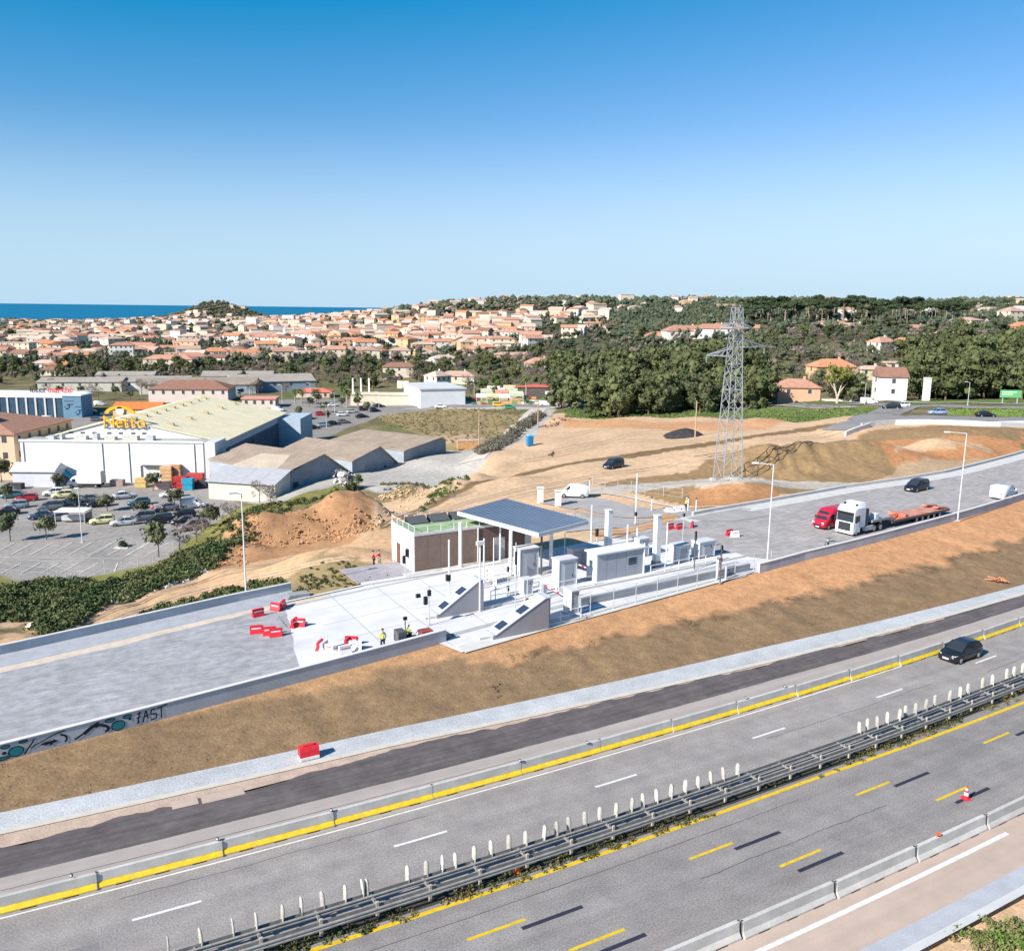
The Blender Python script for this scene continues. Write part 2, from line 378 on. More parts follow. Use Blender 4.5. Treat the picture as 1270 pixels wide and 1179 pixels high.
k = sstep((n2+.05)*6)[:,None]; C[:] = C*(1-k*.5)+DRY*k*.5
kw = (sstep((gY-430)/120)*sstep((gX/np.maximum(gY,1)+.02)*9+.5))[:,None]; C[:] = C*(1-kw*.75)+np.array((.075,.078,.045))*kw*.75
k = sstep((n1-.05)*7)[:,None]; C[:] = C*(1-k*.5)+GREEN*k*.5
def area(pts, col, warp=1.0, sc=4, seed=5, mix=1.0, world=None):
    P = world if world else [place(px, py)[:2] for px, py in pts]
    xs = [p[0] for p in P]; ys = [p[1] for p in P]
    b = np.where((gX > min(xs)-6) & (gX < max(xs)+6) & (gY > min(ys)-8) & (gY < max(ys)+8))[0]
    x = gX[b]+fbm(gX[b], gY[b], sc, 3, seed)*4*warp; y = gY[b]+fbm(gX[b], gY[b], sc, 3, seed+9)*4*warp
    m = b[pinpoly(x, y, P)]
    c = np.array(col)*(1+n2[m,None]*.28+n3[m,None]*.18)
    C[m] = C[m]*(1-mix)+c*mix
    return m
# broad ground beyond the plaza: bare sandy works site
area([(0,800),(0,770),(60,772),(180,722),(300,690),(440,640),(470,600),(560,606),(600,560),(640,545),(690,512),(860,517),(1080,516),(1270,524),(1270,570),(1150,606),(960,640),(700,690),(520,720),(300,745)], SAND, .6)
area([(690,517),(860,523),(980,520),(960,530),(880,536),(700,530)], ORANGE*1.15, 1.2, mix=.7)
area([(700,505),(1090,505),(1076,516),(990,524),(905,517),(820,517),(700,517)], GREEN*1.3, .6)
area([(1160,508),(1270,508),(1270,516),(1180,515)], GREEN*1.9, .3)
# excavation and spoil right of the track
area([(860,590),(905,560),(1000,552),(1075,548),(1110,565),(1135,600),(1010,612),(940,614)], BROWN*1.15, .7)
area([(1030,555),(1075,535),(1150,527),(1270,530),(1270,568),(1190,590),(1150,600),(1100,570)], ORANGE*.95, .6)
area([(1090,556),(1150,546),(1220,552),(1235,562),(1150,560),(1110,562)], SAND*.9, .5)
area([(1040,553),(1080,533),(1150,529),(1270,531),(1262,546),(1170,541),(1100,546)], BROWN*1.15, .6)
area([(1120,575),(1150,570),(1230,568),(1235,580),(1180,595),(1120,600),(1080,600)], SAND*.8, .8)
area([(740,601),(790,592),(900,578),(905,590),(860,600),(880,606),(950,612),(990,625),(870,628),(800,616)], BROWN*1.1, .5)
area([(860,604),(905,600),(960,606),(985,618),(965,628),(885,633),(850,618)], ORANGE*.9, .6, mix=.8)
# pale worn track crossing the spoil, and the long track
area([(480,655),(560,618),(640,598),(760,576),(880,560),(1000,540),(1060,522),(1085,516),(1100,522),(1070,531),(1000,552),(880,572),(770,592),(690,604),(600,636),(520,670)], SAND*1.05, .2)
area([(720,605),(820,598),(905,590),(960,596),(1020,598),(1110,600),(1100,610),(1000,606),(905,600),(820,606),(730,612)], LIGHTG*1.1, .2, mix=.8)
m = area([(470,660),(560,618),(640,592),(740,572),(860,556),(990,536),(1040,527),(1040,524),(985,532),(860,551),(740,568),(640,588),(560,612),(470,652)], BROWN*.85, .4)
# left: pits and the scrub bank
area([(0,780),(100,745),(200,705),(270,668),(330,632),(440,612),(470,600),(540,592),(520,612),(440,630),(330,655),(260,690),(180,735),(60,785),(0,795)], DRY*.8, .8)
area([(255,700),(275,668),(320,646),(380,636),(450,622),(462,650),(438,672),(390,694),(320,708),(262,712)], np.array((.37,.205,.105)), .8)
area([(40,775),(300,700),(440,672),(520,640),(560,622),(580,632),(520,680),(440,700),(340,722),(180,757),(0,812),(0,795)], SAND*np.array((1.0,.93,.86)), .3)
area([(345,722),(372,700),(410,690),(470,700),(490,715),(440,732),(360,740)], DRY*1.1, .6)
area([(480,700),(505,718),(470,722)], ORANGE*.9, .4)
area([(0,700),(130,708),(220,680),(262,650),(300,628),(345,618),(420,600),(430,612),(330,640),(230,695),(130,722),(0,722)], np.array((.20,.19,.06)), .8)
# car park and yards
area([(-60,715),(0,712),(130,712),(180,700),(225,672),(262,650),(300,626),(262,604),(262,597),(28,598),(-60,598)], ASPH, .05)
area([(262,604),(344,626),(356,620),(440,595),(470,612),(540,604),(600,575),(665,540),(690,508),(670,506),(560,556),(524,566),(400,560)], LIGHTG*.95, .2)
area([(520,555),(600,556),(640,540),(655,515),(560,505),(470,515),(520,540)], DRY*1.05, .6)
area([(500,545),(590,538),(600,546),(530,552)], SAND*.8, .6)
area([(590,555),(620,542),(665,512),(672,518),(640,545),(600,562)], OLIVE*.8, .8)
area([(350,560),(370,545),(376,505),(500,498),(560,503),(470,516),(400,545),(385,560)], ASPH*.85, .1)
area([(0,545),(60,520),(150,512),(230,505),(360,495),(520,492),(500,500),(370,512),(360,560),(0,600)], ASPH*.9, .2)
area([(560,497),(800,500),(800,506),(560,507),(480,503)], LIGHTG, .1)
area([(640,497),(760,490),(760,500),(600,500)], LIGHTG*.9, .2)
area([(800,500),(1050,496),(1270,497),(1270,500),(800,503)], GREEN*1.3, .5)
# dark strip between road and forest, embankment below the plaza
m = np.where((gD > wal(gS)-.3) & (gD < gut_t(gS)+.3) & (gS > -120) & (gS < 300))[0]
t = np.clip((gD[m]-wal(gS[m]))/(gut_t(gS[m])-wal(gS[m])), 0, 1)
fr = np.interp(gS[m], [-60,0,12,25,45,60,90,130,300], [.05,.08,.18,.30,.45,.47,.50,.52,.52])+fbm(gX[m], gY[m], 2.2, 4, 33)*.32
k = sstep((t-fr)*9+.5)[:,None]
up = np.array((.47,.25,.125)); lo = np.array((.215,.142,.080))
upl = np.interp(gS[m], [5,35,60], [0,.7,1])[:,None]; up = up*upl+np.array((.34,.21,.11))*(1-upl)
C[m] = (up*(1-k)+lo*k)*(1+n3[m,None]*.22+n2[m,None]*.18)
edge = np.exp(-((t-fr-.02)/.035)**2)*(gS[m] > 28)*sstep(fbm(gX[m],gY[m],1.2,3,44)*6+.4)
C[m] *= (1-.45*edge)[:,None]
m = np.where((gD > 18.2) & (gD < 60) & (gS > -50) & (gS < 200))[0]
C[m] = SAND*1.05*(1+n2[m,None]*.3)
gq = sstep((fbm(gX[m],gY[m],5,3,9)+np.clip((gD[m]-20.5)*.15,-.3,.5))*6)[:,None]; C[m] = C[m]*(1-gq*.6)+OLB*gq*.6
# fine relief: rough on banks and spoil, calm on tracks and yards
br = C.mean(1); rough = np.clip((.36-br)/.2, 0.05, 1)
flat = ((gD > upe(gS)-2) & (gD < wal(gS)+.4)) | (gD > gut_t(gS)-.3) & (gD < 18.9)
rough[flat & (gS > -130) & (gS < 260)] = 0
rough[(gX < -48) & (gY > 120) & (gY < 340)] *= .05
asel = np.abs(C[:,0]/np.maximum(C[:,2],1e-3)-1) < .45; rough[asel & (gY < 420)] *= .1
amp = np.where(gY < 120, .16, .30)
gZ = gZ+rough*amp*(fbm(gX, gY, 1.4, 3, 70)*1.3+fbm(gX, gY, 5, 3, 71)*1.6)
# bulldozed heaps get lumpy
m_ = (gD > wal(gS)+.3) & (gD < gut_t(gS)-.3) & (gS > -120) & (gS < 300)
tt = np.clip((gD-wal(gS))/(gut_t(gS)-wal(gS)), 0, 1)
gul = fbm(gS, gD*.22, 1.5, 4, 91)*.34+fbm(gS, gD*.5, 6, 3, 92)*.5
gZ = gZ+np.where(m_, gul*np.sin(tt*math.pi)**.7, 0)
lump = np.zeros_like(gX)
for (x, y, h, rx, ry, r, p) in BUMPS:
    if p == 4 or h > 3 and rx < 20: lump = np.maximum(lump, np.exp(-((gX-x)**2+(gY-y)**2)/(rx*rx*1.2)))
gZ = gZ+lump*fbm(gX, gY, 2.2, 4, 90)*2.4
NX, NY = gx.size, gy.size
me = bpy.data.meshes.new('ground')
me.vertices.add(NX*NY); me.vertices.foreach_set('co', np.stack([gX,gY,gZ],1).astype(np.float32).ravel())
ii = (np.arange(NY-1)[:,None]*NX+np.arange(NX-1)[None,:]).ravel()
q = np.stack([ii, ii+1, ii+1+NX, ii+NX], 1).ravel().astype(np.int32)
me.loops.add(q.size); me.loops.foreach_set('vertex_index', q)
me.polygons.add(ii.size); me.polygons.foreach_set('loop_start', np.arange(0, q.size, 4, dtype=np.int32))
me.polygons.foreach_set('use_smooth', np.ones(ii.size, bool))
me.update(calc_edges=True)
ca = me.color_attributes.new('Col', 'FLOAT_COLOR', 'POINT')
ca.data.foreach_set('color', np.concatenate([np.clip(C,.01,.9), np.ones((C.shape[0],1))], 1).astype(np.float32).ravel())
GM = mat('ground_soil', 'attr', .95, .16, 1.3, 9, .20, bump=.05, bsc=4.5, spec=.1)
me.materials.append(GM)
o = bpy.data.objects.new('ground', me); COL.objects.link(o); struct(o)

# ---------------------------------------------------------------- sea
mb = MB(); mb.box(-60000, 60000, 2000, 80000, -60, -24)
SEA = mat('sea_water', (.0,.13,.24), .5, .10, .004, .02, .05, bump=.25, bsc=.08, spec=.12)
struct(mb.obj('sea', SEA))

# ---------------------------------------------------------------- road sheets (strips along the motorway)
def strip(name, da, db, z, m, s0=-60, s1=210, ds=.75, za=None, parent=None, jag=0, jagb=0, kind=True, across=1):
    ss = np.linspace(s0, s1, max(2, int(round((s1-s0)/ds))+1)); fa = da if callable(da) else (lambda s: np.full_like(s, da)); fb = db if callable(db) else (lambda s: np.full_like(s, db))
    a = fa(ss); b = fb(ss)
    if jag: a = a+jag*(fbm(ss, ss*0, 3.2, 4, 5)+.5*fbm(ss, ss*0+7, 11, 2, 8))
    if jagb: b = b+jagb*fbm(ss, ss*0, 2.6, 4, 6)
    zs = z(ss) if callable(z) else np.full_like(ss, z); zb = zs if za is None else (za(ss) if callable(za) else np.full_like(ss, za))
    V = []; UV = []
    for j in range(across+1):
        t = j/across; d = a*(1-t)+b*t; x, y = W2(ss, d); zz = zs*(1-t)+zb*t
        V.append(np.stack([x,y,zz],1)); UV.append(np.stack([ss,d],1))
    n = len(ss); V = np.concatenate(V); UV = np.concatenate(UV)
    fs = []
    for j in range(across):
        for i in range(n-1): fs.append((j*n+i, (j+1)*n+i, (j+1)*n+i+1, j*n+i+1))
    me = bpy.data.meshes.new(name); me.from_pydata(V.tolist(), [], fs); me.materials.append(m)
    uv = me.uv_layers.new(name='UVMap'); idx = np.array([i for f in fs for i in f]); uv.data.foreach_set('uv', UV[idx].ravel())
    o = bpy.data.objects.new(name, me); COL.objects.link(o)
    if parent: o.parent = parent
    elif kind: o['kind'] = 'structure'
    return o
A_MAIN = mat('motorway_asphalt', (.275,.252,.236), .9, .10, .8, 11, .26, streak=((.03,.8,1), .13), coord='UV', bump=.004, bsc=60, col2=(.225,.205,.20), c2sc=.35, c2amt=.6)
A_FAR = mat('motorway_asphalt_far_side', (.238,.220,.208), .9, .10, .8, 11, .26, streak=((.03,.9,1), .15), coord='UV', bump=.004, bsc=60, col2=(.195,.18,.172), c2sc=.3, c2amt=.6)
A_NEW = mat('fresh_dark_asphalt', (.095,.080,.082), .9, .18, .5, 18, .22, streak=((.12,2.6,1), .22), coord='UV', col2=(.13,.112,.108), c2sc=1.6, c2amt=.5)
A_PALE = mat('pale_milled_surface', (.34,.295,.27), .9, .06, .7, 22, .12, streak=((.05,1.5,1), .08), coord='UV')
A_CONC = mat('speckled_gutter_concrete', (.40,.41,.42), .85, .10, .8, 9, .24, streak=((.08,.5,1), .12), coord='UV', bump=.01, bsc=30)
A_BEIGE = mat('beige_kerb_concrete', (.50,.46,.40), .85, .08, 1.5, 12, .10, coord='UV')
A_SAND = mat('sandy_verge', (.43,.32,.25), .95, .15, 1, 10, .2, coord='UV')
A_PINK = mat('pinkish_hard_shoulder', (.43,.335,.275), .9, .06, .8, 22, .10, streak=((.04,1,1), .07), coord='UV')
A_PLAZA = mat('plaza_pavement', (.26,.258,.27), .9, .08, .25, 9, .10, streak=((.4,3.6,1), .15), coord='UV', col2=(.38,.375,.385), c2sc=1.1, c2amt=.6, bump=.005, bsc=20)
A_PLZR = mat('plaza_pavement_warm', (.28,.26,.255), .9, .10, .25, 9, .10, streak=((.35,3.6,1), .20), coord='UV', col2=(.38,.35,.33), c2sc=.9, c2amt=.6)
A_SLAB = mat('new_concrete_slab', (.60,.59,.60), .8, .06, .35, 8, .06, streak=((.2,.8,1), .07), coord='UV', col2=(.50,.50,.52), c2sc=.3, c2amt=.5)
L = lambda f, k=0.0: (lambda s: f(s)+k)
strip('gutter', gut_t, gut_b, .16, A_CONC, za=.0, ds=1)
strip('gutter_kerb', gut_b, L(gut_b,.5), .03, A_BEIGE, ds=1)
strip('verge', L(gut_b,.5), L(asp_u,.3), -.004, A_SAND, ds=.5)
strip('lane_under_repair', asp_u, asp_l, 0, A_NEW, ds=.3, jag=1.5, jagb=.12)
strip('milled_lane', L(asp_l,-.1), -3.0, -.004, A_PALE)
strip('motorway', -3.0, 4.15, 0, A_MAIN)
strip('median_strip', 4.15, 5.35, -.01, mat('median_soil', (.045,.042,.032), .95, .3, 2, 12, .35, coord='UV'))
strip('motorway', 5.35, 13.95, 0, A_FAR)
strip('hard_shoulder', 13.95, 17.25, 0, A_PINK)
strip('kerb', 17.25, 18.15, .10, mat('grey_kerb_concrete', (.36,.37,.40), .8, .08, 1, 14, .12, coord='UV'), za=.02)
strip('ledge', 18.15, 18.75, .06, mat('ledge_concrete', (.58,.57,.55), .8, .06, 1, 14, .1, coord='UV'), za=.3)
# plaza: pavement left and right, pale new slab in the middle
strip('plaza_road', upe, wal, zpl, A_PLAZA, s0=-60, s1=14, ds=.75, across=4)
def slabx(s): return 0
# new slab boundary runs obliquely: build both from a common jagged line
def cross_sheet(name, sa, sb, m, lift):
    # sa(t), sb(t): start and end s at fraction t across the plaza
    V = []; UV = []; fs = []; N = 70; K = 24
    for j in range(K+1):
        t = j/K; a = sa(t); b = sb(t)
        for i in range(N+1):
            s = a+(b-a)*i/N; d = upe(s)*(1-t)+wal(s)*t; x, y = W2(s, d)
            V.append((float(x), float(y), float(zpl(s))+lift)); UV.append((s, float(d)))
    for j in range(K):
        for i in range(N): p = j*(N+1)+i; fs.append((p, p+N+1, p+N+2, p+1))
    me = bpy.data.meshes.new(name); me.from_pydata(V, [], fs); me.materials.append(m)
    uv = me.uv_layers.new(name='UVMap'); idx = np.array([i for f in fs for i in f]); uv.data.foreach_set('uv', np.array(UV)[idx].ravel())
    o = bpy.data.objects.new(name, me); COL.objects.link(o); return struct(o)
jl = lambda t: 15.5-3.5*t+1.2*float(fbm(t*9, 3, 2, 3, 3))
jr = lambda t: 58+11*t+1.5*float(fbm(t*9, 5, 2, 3, 4))
cross_sheet('plaza_slab', jl, jr, A_SLAB, .004)
cross_sheet('plaza_slab_edge', lambda t: 13.9, jl, A_PLAZA, 0)
cross_sheet('plaza_slab_edge', jr, lambda t: 76, A_PLZR, 0)
strip('plaza_road', upe, wal, zpl, A_PLZR, s0=76, s1=215, ds=1, across=4)
# sand dust line along the far edge, left ramp
strip('plaza_dust', L(upe,.0), L(upe,1.3), L(zpl,.006), mat('sand_dust', (.52,.44,.36), .95, .12, 1, 10, .15, coord='UV'), s0=-50, s1=20, jagb=1.2, ds=.5)
# footway and gutter beyond the plaza edge
strip('footway', L(upe,-2.9), L(upe,-.05), L(zpl,.02), mat('footway_grey', (.33,.34,.37), .85, .1, 1, 10, .1, coord='UV'), s0=-60, s1=17, za=zpl)
strip('footway', L(upe,-2.6), L(upe,-.05), L(zpl,.02), mat('footway_pale', (.50,.49,.47), .85, .1, 1, 10, .1, coord='UV'), s0=62, s1=205, za=zpl)

# painted lines
def line(name, d, s0, s1, wd, m, z=.004, ds=.6):
    return strip(name, d-wd/2, d+wd/2, z, m, s0=s0, s1=s1, ds=min(ds, (s1-s0)/2))
for i in range(-3, 14): line('lane_dash', 0, 12.93*i-1.55, 12.93*i+1.55, .17, WHR)
line('edge_line', -2.80, -60, 200, .11, WHR)
strip('edge_line', lambda s: 5.7+np.clip((s-36)*.02,0,1.4)-.13, lambda s: 5.7+np.clip((s-36)*.02,0,1.4)+.13, .004, YELR)
for i in range(-4, 13):
    k = max(0, (i*12.95-40)*.02)
    line('temporary_lane_dash', 8.25+min(k,.8), 13.3+12.8*i-1.5, 13.3+12.8*i+1.5, .18, YELR)
    line('temporary_lane_dash', 11.0+min(k*.5,.5), 17.0+12.75*i-1.5, 17.0+12.75*i+1.5, .18, YELR)
    line('masked_lane_dash', 8.75+min(k*.8,.6), 16.0+12.95*i-1.65, 16.0+12.95*i+1.65, .24, BLKR)
    line('masked_lane_dash', 11.75+min(k*.5,.5), 16.6+12.95*i-1.65+.9, 16.6+12.95*i+1.65+.9, .24, BLKR)
line('shoulder_line', 15.05, -20, 41.4, .26, WHR)
# ---------------------------------------------------------------- concrete barrier units
def P3(s, d, z=0.0):
    x, y = W2(s, d); return (float(x), float(y), z)
def jersey_unit(yellow):
    r = thing('concrete_barrier', 'x', 'barrier')
    pr = [(-.30,0),(-.30,.10),(-.14,.30),(-.10,.78),(.10,.78),(.14,.30),(.30,.10),(.30,0)]
    m = MB(); m.prism(pr, -2.99, 2.99, 'x'); body = m.obj('body', JERSEY, r)
    for k in (-1.8, .0, 1.8):
        q = MB(); q.box(k-.35, k+.35, .297, .308, .0, .055); q.obj('drain_slot', BLACK, r)
    for k in (-2.998, 2.998):
        q = MB(); q.box(k-.008, k+.008, -.09, .09, .05, .76); q.box(k-.04, k+.04, -.03, .03, .785, .83); q.obj('coupling', DGREY, r)
    if yellow:
        q = MB(); q.add([(-2.96,.306,.06),(2.96,.306,.06),(2.96,.306,.105),(-2.96,.306,.105),(2.96,.147,.305),(-2.96,.147,.305),(2.96,.143,.33),(-2.96,.143,.33)], [(0,1,2,3),(3,2,4,5),(5,4,6,7)])
        q.obj('yellow_band', YEL, r)
    return r
jy = snap(jersey_unit(True)); jp = snap(jersey_unit(False))
first = True; cnt = 0
for i in range(-2, 17):
    s = -2.9+6*i+3.0
    d = float(np.interp(s, [-10,10,30,45,60,75,140], [-3.0,-3.25,-3.3,-3.1,-2.75,-2.5,-2.5]))-.3
    x, y, z = P3(s, d); rz = tang(s)+0
    vis = True; cnt += 1
    lab = ('grey concrete barrier unit with yellow painted foot, %s from the left edge' % nth(cnt)) if vis else 'grey concrete barrier unit with yellow painted foot beyond the frame'
    # unit's yellow side faces the viewer (positive d): local +y must point to -radial... flip by pi
    if first: jy.location = (x,y,z); jy.rotation_euler = (0,0,rz+math.pi); jy['label'] = lab; jy['group'] = 'concrete barrier units left of the motorway'; first = False
    else: copy_tree(jy, (x,y,z), rz+math.pi, lab, 'concrete barrier units left of the motorway')
first = True; cnt = 0
for i in range(-2, 5):
    s = 28.8+6*i+3
    d = float(np.interp(s, [0,28,45,100], [13.5,13.95,14.1,14.3]))
    x, y, z = P3(s, d); rz = tang(s)
    vis = True; cnt += 1
    lab = ('plain grey concrete barrier unit beside the pink shoulder, %s from the bottom edge' % nth(cnt)) if vis else 'plain grey concrete barrier unit beyond the frame'
    if first: jp.location = (x,y,z); jp.rotation_euler = (0,0,rz+math.pi); jp['label'] = lab; jp['group'] = 'plain barrier units right of the motorway'; first = False
    else: copy_tree(jp, (x,y,z), rz+math.pi, lab, 'plain barrier units right of the motorway')

# ---------------------------------------------------------------- median guardrails with anti-glare paddles
def wbeam(mb, d, z, s0, s1, side):
    ss = np.arange(s0, s1+.01, 2.0); secs = []
    prof = [(0,-.15),(.05,-.11),(.05,-.06),(0,-.02),(0,.02),(.05,.06),(.05,.11),(0,.15),(-.012,.15),(-.012,-.15)]
    for s in ss: secs.append([P3(s, d+side*p[0], z+p[1]) for p in prof])
    mb.loft(secs)
g1 = thing('median_guardrail', 'double steel guardrail with upright pale paddles along the motorway median', 'guardrail', P3(30, 4.6))
inv = g1.location.copy()
def gobj(mb, name, m, parent=g1):
    mb.v = [(x-inv.x, y-inv.y, z-inv.z) for x,y,z in mb.v]; return mb.obj(name, m, parent)
for d, side, z in ((4.02,-1,.62),(5.25,1,.62),(4.28,1,.62),(4.98,-1,.62)):
    mb = MB(); wbeam(mb, d, z, -40, 130, side); gobj(mb, 'beam', RAILM)
pm = MB(); pm.box(-.06,.06,-.03,.03,0,.80); pm.box(-.05,.05,-.62,.62,.56,.66); pmesh = pm.mesh('post', RAILM)
pm = MB(); pm.box(-.07,.07,-.05,.05,0,.88); pm2 = pm.mesh('post', mat('pale_post', (.40,.35,.29), .8, .15, 4))
s = -18.0
while s < 110:
    x, y, z = P3(s, 4.63); child('post', pmesh, g1, (x-inv.x, y-inv.y, 0), tang(s))
    x, y, z = P3(s, 5.0); child('post', pm2, g1, (x-inv.x, y-inv.y, 0), tang(s)); s += 2.67
pd = MB()
secs = []
for k in range(9):
    t = k/8; zz = .55+.95*t; wd = .13 if t < .8 else .13*math.sqrt(max(0.05, 1-((t-.8)/.21)**2))
    secs.append([(-.03+.02*math.sin(t*3), -wd, zz), (.03+.02*math.sin(t*3), -wd, zz), (.05+.02*math.sin(t*3), wd, zz), (-.01+.02*math.sin(t*3), wd, zz)])
pd.loft(secs); PADM = mat('pale_paddle_plastic', (.40,.385,.34), .75, .25, 3, hue=.25)
pdm = pd.mesh('paddle', PADM, True)
def s_of(px, py):
    x, y = un(px, py, .9); return float(SDof(x, y)[0])
xs = [208,250,290,318,348.6,373,401,427,451,455,505,528,547,564,586.5,608.5,630.5,651.5,672.5,690,706.5,725.8,743.5,762.8,781,797.7,814.8,831.4]
xs += [830+k/2.461 for k in (3,45,88,128,167,209)]+[960+k/4.097 for k in (435,478,522,573,630,672,714,768,820,888,942,985,1060,1108,1184,1217,1260,1300,1345,1390)]
for i, px in enumerate(xs):
    lo, hi = -20.0, 120.0
    for _ in range(30):
        mid = (lo+hi)/2; X, Y, Z = P3(mid, 3.95, .75); q = proj(X, Y, Z)[0]
        if q < px: lo = mid
        else: hi = mid
    s = (lo+hi)/2; x, y, z = P3(s, 3.97)
    child('paddle', pdm, g1, (x-inv.x, y-inv.y, 0), tang(s)+random.uniform(-.35,.35), rot=(random.uniform(-.07,.07), random.uniform(-.06,.06), tang(s)+.5+random.uniform(-.4,.3)))

# scrubby weeds in the median and on the near verge (nobody could count them)
def leafmass(name, pts, n, r, size, m, label, cat, flat=.6, kind='stuff', blade=False):
    """pts (N,3): tuft centres; n leaf quads per tuft in a radius r"""
    pts = np.asarray(pts, float); N = len(pts); R = RNG
    c = np.repeat(pts, n, 0); k = len(c)
    rr = np.repeat(np.broadcast_to(np.asarray(r, float), (N,)), n)
    dirs = R.normal(size=(k,3)); dirs /= np.linalg.norm(dirs, axis=1)[:,None]; dirs[:,2] = np.abs(dirs[:,2])*flat
    c = c+dirs*(rr*R.uniform(.35,1,k))[:,None]
    nrm = R.normal(size=(k,3))+dirs*1.2; nrm /= np.linalg.norm(nrm, axis=1)[:,None]
    t = np.cross(nrm, R.normal(size=(k,3))); t /= np.linalg.norm(t, axis=1)[:,None]; b = np.cross(nrm, t)
    sz = (size*R.uniform(.6,1.4,k))[:,None]
    V = np.stack([c-t*sz-b*sz*.6, c+t*sz-b*sz*.6, c+t*sz*.7+b*sz*.7, c-t*sz*.7+b*sz*.7], 1).reshape(-1,3)
    q = np.arange(k*4, dtype=np.int32)
    me = bpy.data.meshes.new(name); me.vertices.add(k*4); me.vertices.foreach_set('co', V.astype(np.float32).ravel())
    me.loops.add(k*4); me.loops.foreach_set('vertex_index', q); me.polygons.add(k); me.polygons.foreach_set('loop_start', np.arange(0, k*4, 4, dtype=np.int32)); me.update(calc_edges=True)
    me.materials.append(m); o = bpy.data.objects.new(name, me); COL.objects.link(o)
    if kind: o['kind'] = kind
    if label: o['label'] = label; o['category'] = cat
    return o
WEED = mat('weed_leaves', (.060,.075,.026), .9, .35, .8, col2=(.20,.16,.07), c2sc=.35, c2amt=.8, spec=.1)
BUSH = mat('scrub_leaves', (.055,.085,.035), .85, .35, .9, 4, .3, col2=(.13,.14,.06), c2sc=.3, c2amt=.85, spec=.1)
GRASS = mat('grass_blades', (.13,.16,.045), .9, .3, .4, col2=(.26,.22,.08), c2sc=.15, c2amt=.7, spec=.1)
pts = []
for _ in range(1500):
    s = RNG.uniform(-20, 105); d = RNG.uniform(4.9, 5.75) if RNG.random() < .75 else RNG.uniform(4.2, 5)
    if fbm(s, d*3, 6, 3, 12) < -.08: continue
    x, y, z = P3(s, d); pts.append((x, y, 0))
leafmass('weeds', pts, 16, .20, .045, WEED, 'green and dry weeds growing between the median guardrails', 'weeds', .9)
pts = []
for px, py, n_, sp in ((1248,1168,26,.9),(1262,1160,22,.7),(1225,1172,14,.6),(1275,1175,20,.9)):
    x, y, z = place(px, py)
    for _ in range(n_): pts.append((x+RNG.normal()*sp, y+RNG.normal()*sp*.6, z+RNG.uniform(0,.25)))
leafmass('verge_bush', pts, 60, .38, .055, mat('verge_bush_leaves', (.10,.17,.03), .8, .3, 2, col2=(.20,.15,.08), c2sc=1.2, c2amt=.8), 'low green bushes on sandy verge at the bottom right corner', 'bushes', .9)

# ---------------------------------------------------------------- retaining walls of the plaza
def wall(name, label, f, s0, s1, h, th, z0=-.25, side=1, m=CONCG, cap=True, hz=None):
    ss = np.arange(s0, s1+.001, 1.0); o0 = P3((s0+s1)/2, float(f((s0+s1)/2)), 0)
    r = thing(name, label, 'wall', o0)
    mb = MB(); secs = []
    for s in ss:
        z = float(zpl(s)); d = float(f(s)); hh = h if hz is None else float(hz(s))
        secs.append([(lambda p: (p[0]-o0[0], p[1]-o0[1], p[2]))(P3(s, d+q[0], z+q[1])) for q in ((-th/2,z0),(th/2,z0),(th/2*.8,hh),(-th/2*.8,hh))])
    mb.loft(secs); mb.obj('wall_body', m, r)
    mb = MB(); secs = []
    for s in ss:
        z = float(zpl(s)); d = float(f(s)); hh = h if hz is None else float(hz(s))
        secs.append([(lambda p: (p[0]-o0[0], p[1]-o0[1], p[2]))(P3(s, d+q[0], z+q[1])) for q in ((-th/2-.02,hh+.003),(th/2+.0,hh+.003),(th/2+.0,hh+.06),(-th/2-.02,hh+.06))])
    mb.loft(secs); mb.obj('coping', CONCW, r)
    return r
WG = mat('wall_face_concrete', (.44,.45,.47), .85, .12, .5, 10, .10, bump=.008, bsc=14)
w1 = wall('concrete_wall', 'long low grey concrete wall with graffiti along the near edge of the plaza', wal, -50, 25.0, .95, .35, m=WG)
w2 = wall('concrete_wall', 'long low grey concrete wall running past the white truck', wal, 63.0, 205, .85, .35, m=WG)
w3 = wall('concrete_wall', 'low grey concrete wall between the dirt track and the plaza footway', L(upe,-3.0), -55, 17, .72, .3, m=WG)
w4 = wall('concrete_wall', 'low kerb-like concrete wall behind the dark estate car', L(upe,-2.75), 76, 205, .4, .3, m=CONC)
# dark footing line and ledge in front of the toll lanes
strip('concrete_ledge', L(wal,-1.2), L(wal,.22), L(zpl,.03), mat('ledge_white', (.52,.505,.48), .8, .08, 1, 10, .08, coord='UV'), s0=25.3, s1=61, za=L(zpl,.0))
# graffiti: flat paint on the outer face of the wall
def on_wall(s, t, out=.012):     # t: 0 foot .. 1 top of the outer face
    d = float(wal(s)); z = float(zpl(s)); hh = .95
    dd = (.35/2)+(.35/2*.8-.35/2)*((t*hh*.94+.25*0)/hh)
    return P3(s, d+.175*(1-.2*t)+out, z-.05+t*(hh))
PAINTB = mat('black_spray_paint', (.012,.012,.02), .6, .1, 5); PAINTT = mat('teal_spray_paint', (.02,.20,.22), .6, .1, 5)
def wpoly(mb, pts, out=.012):
    o = w1.location; mb.add([tuple(a-b for a, b in zip(on_wall(s, t, out), (o.x,o.y,0))) for s, t in pts], [tuple(range(len(pts)))])
def wstroke(mb, pts, wd, out=.014):
    for (s0,t0),(s1,t1) in zip(pts[:-1], pts[1:]):
        dx, dy = s1-s0, (t1-t0)*.95; l = math.hypot(dx, dy) or 1; nx, ny = -dy/l*wd/2, dx/l*wd/2/.95
        wpoly(mb, [(s0+nx,t0+ny),(s1+nx,t1+ny),(s1-nx,t1-ny),(s0-nx,t0-ny)], out)
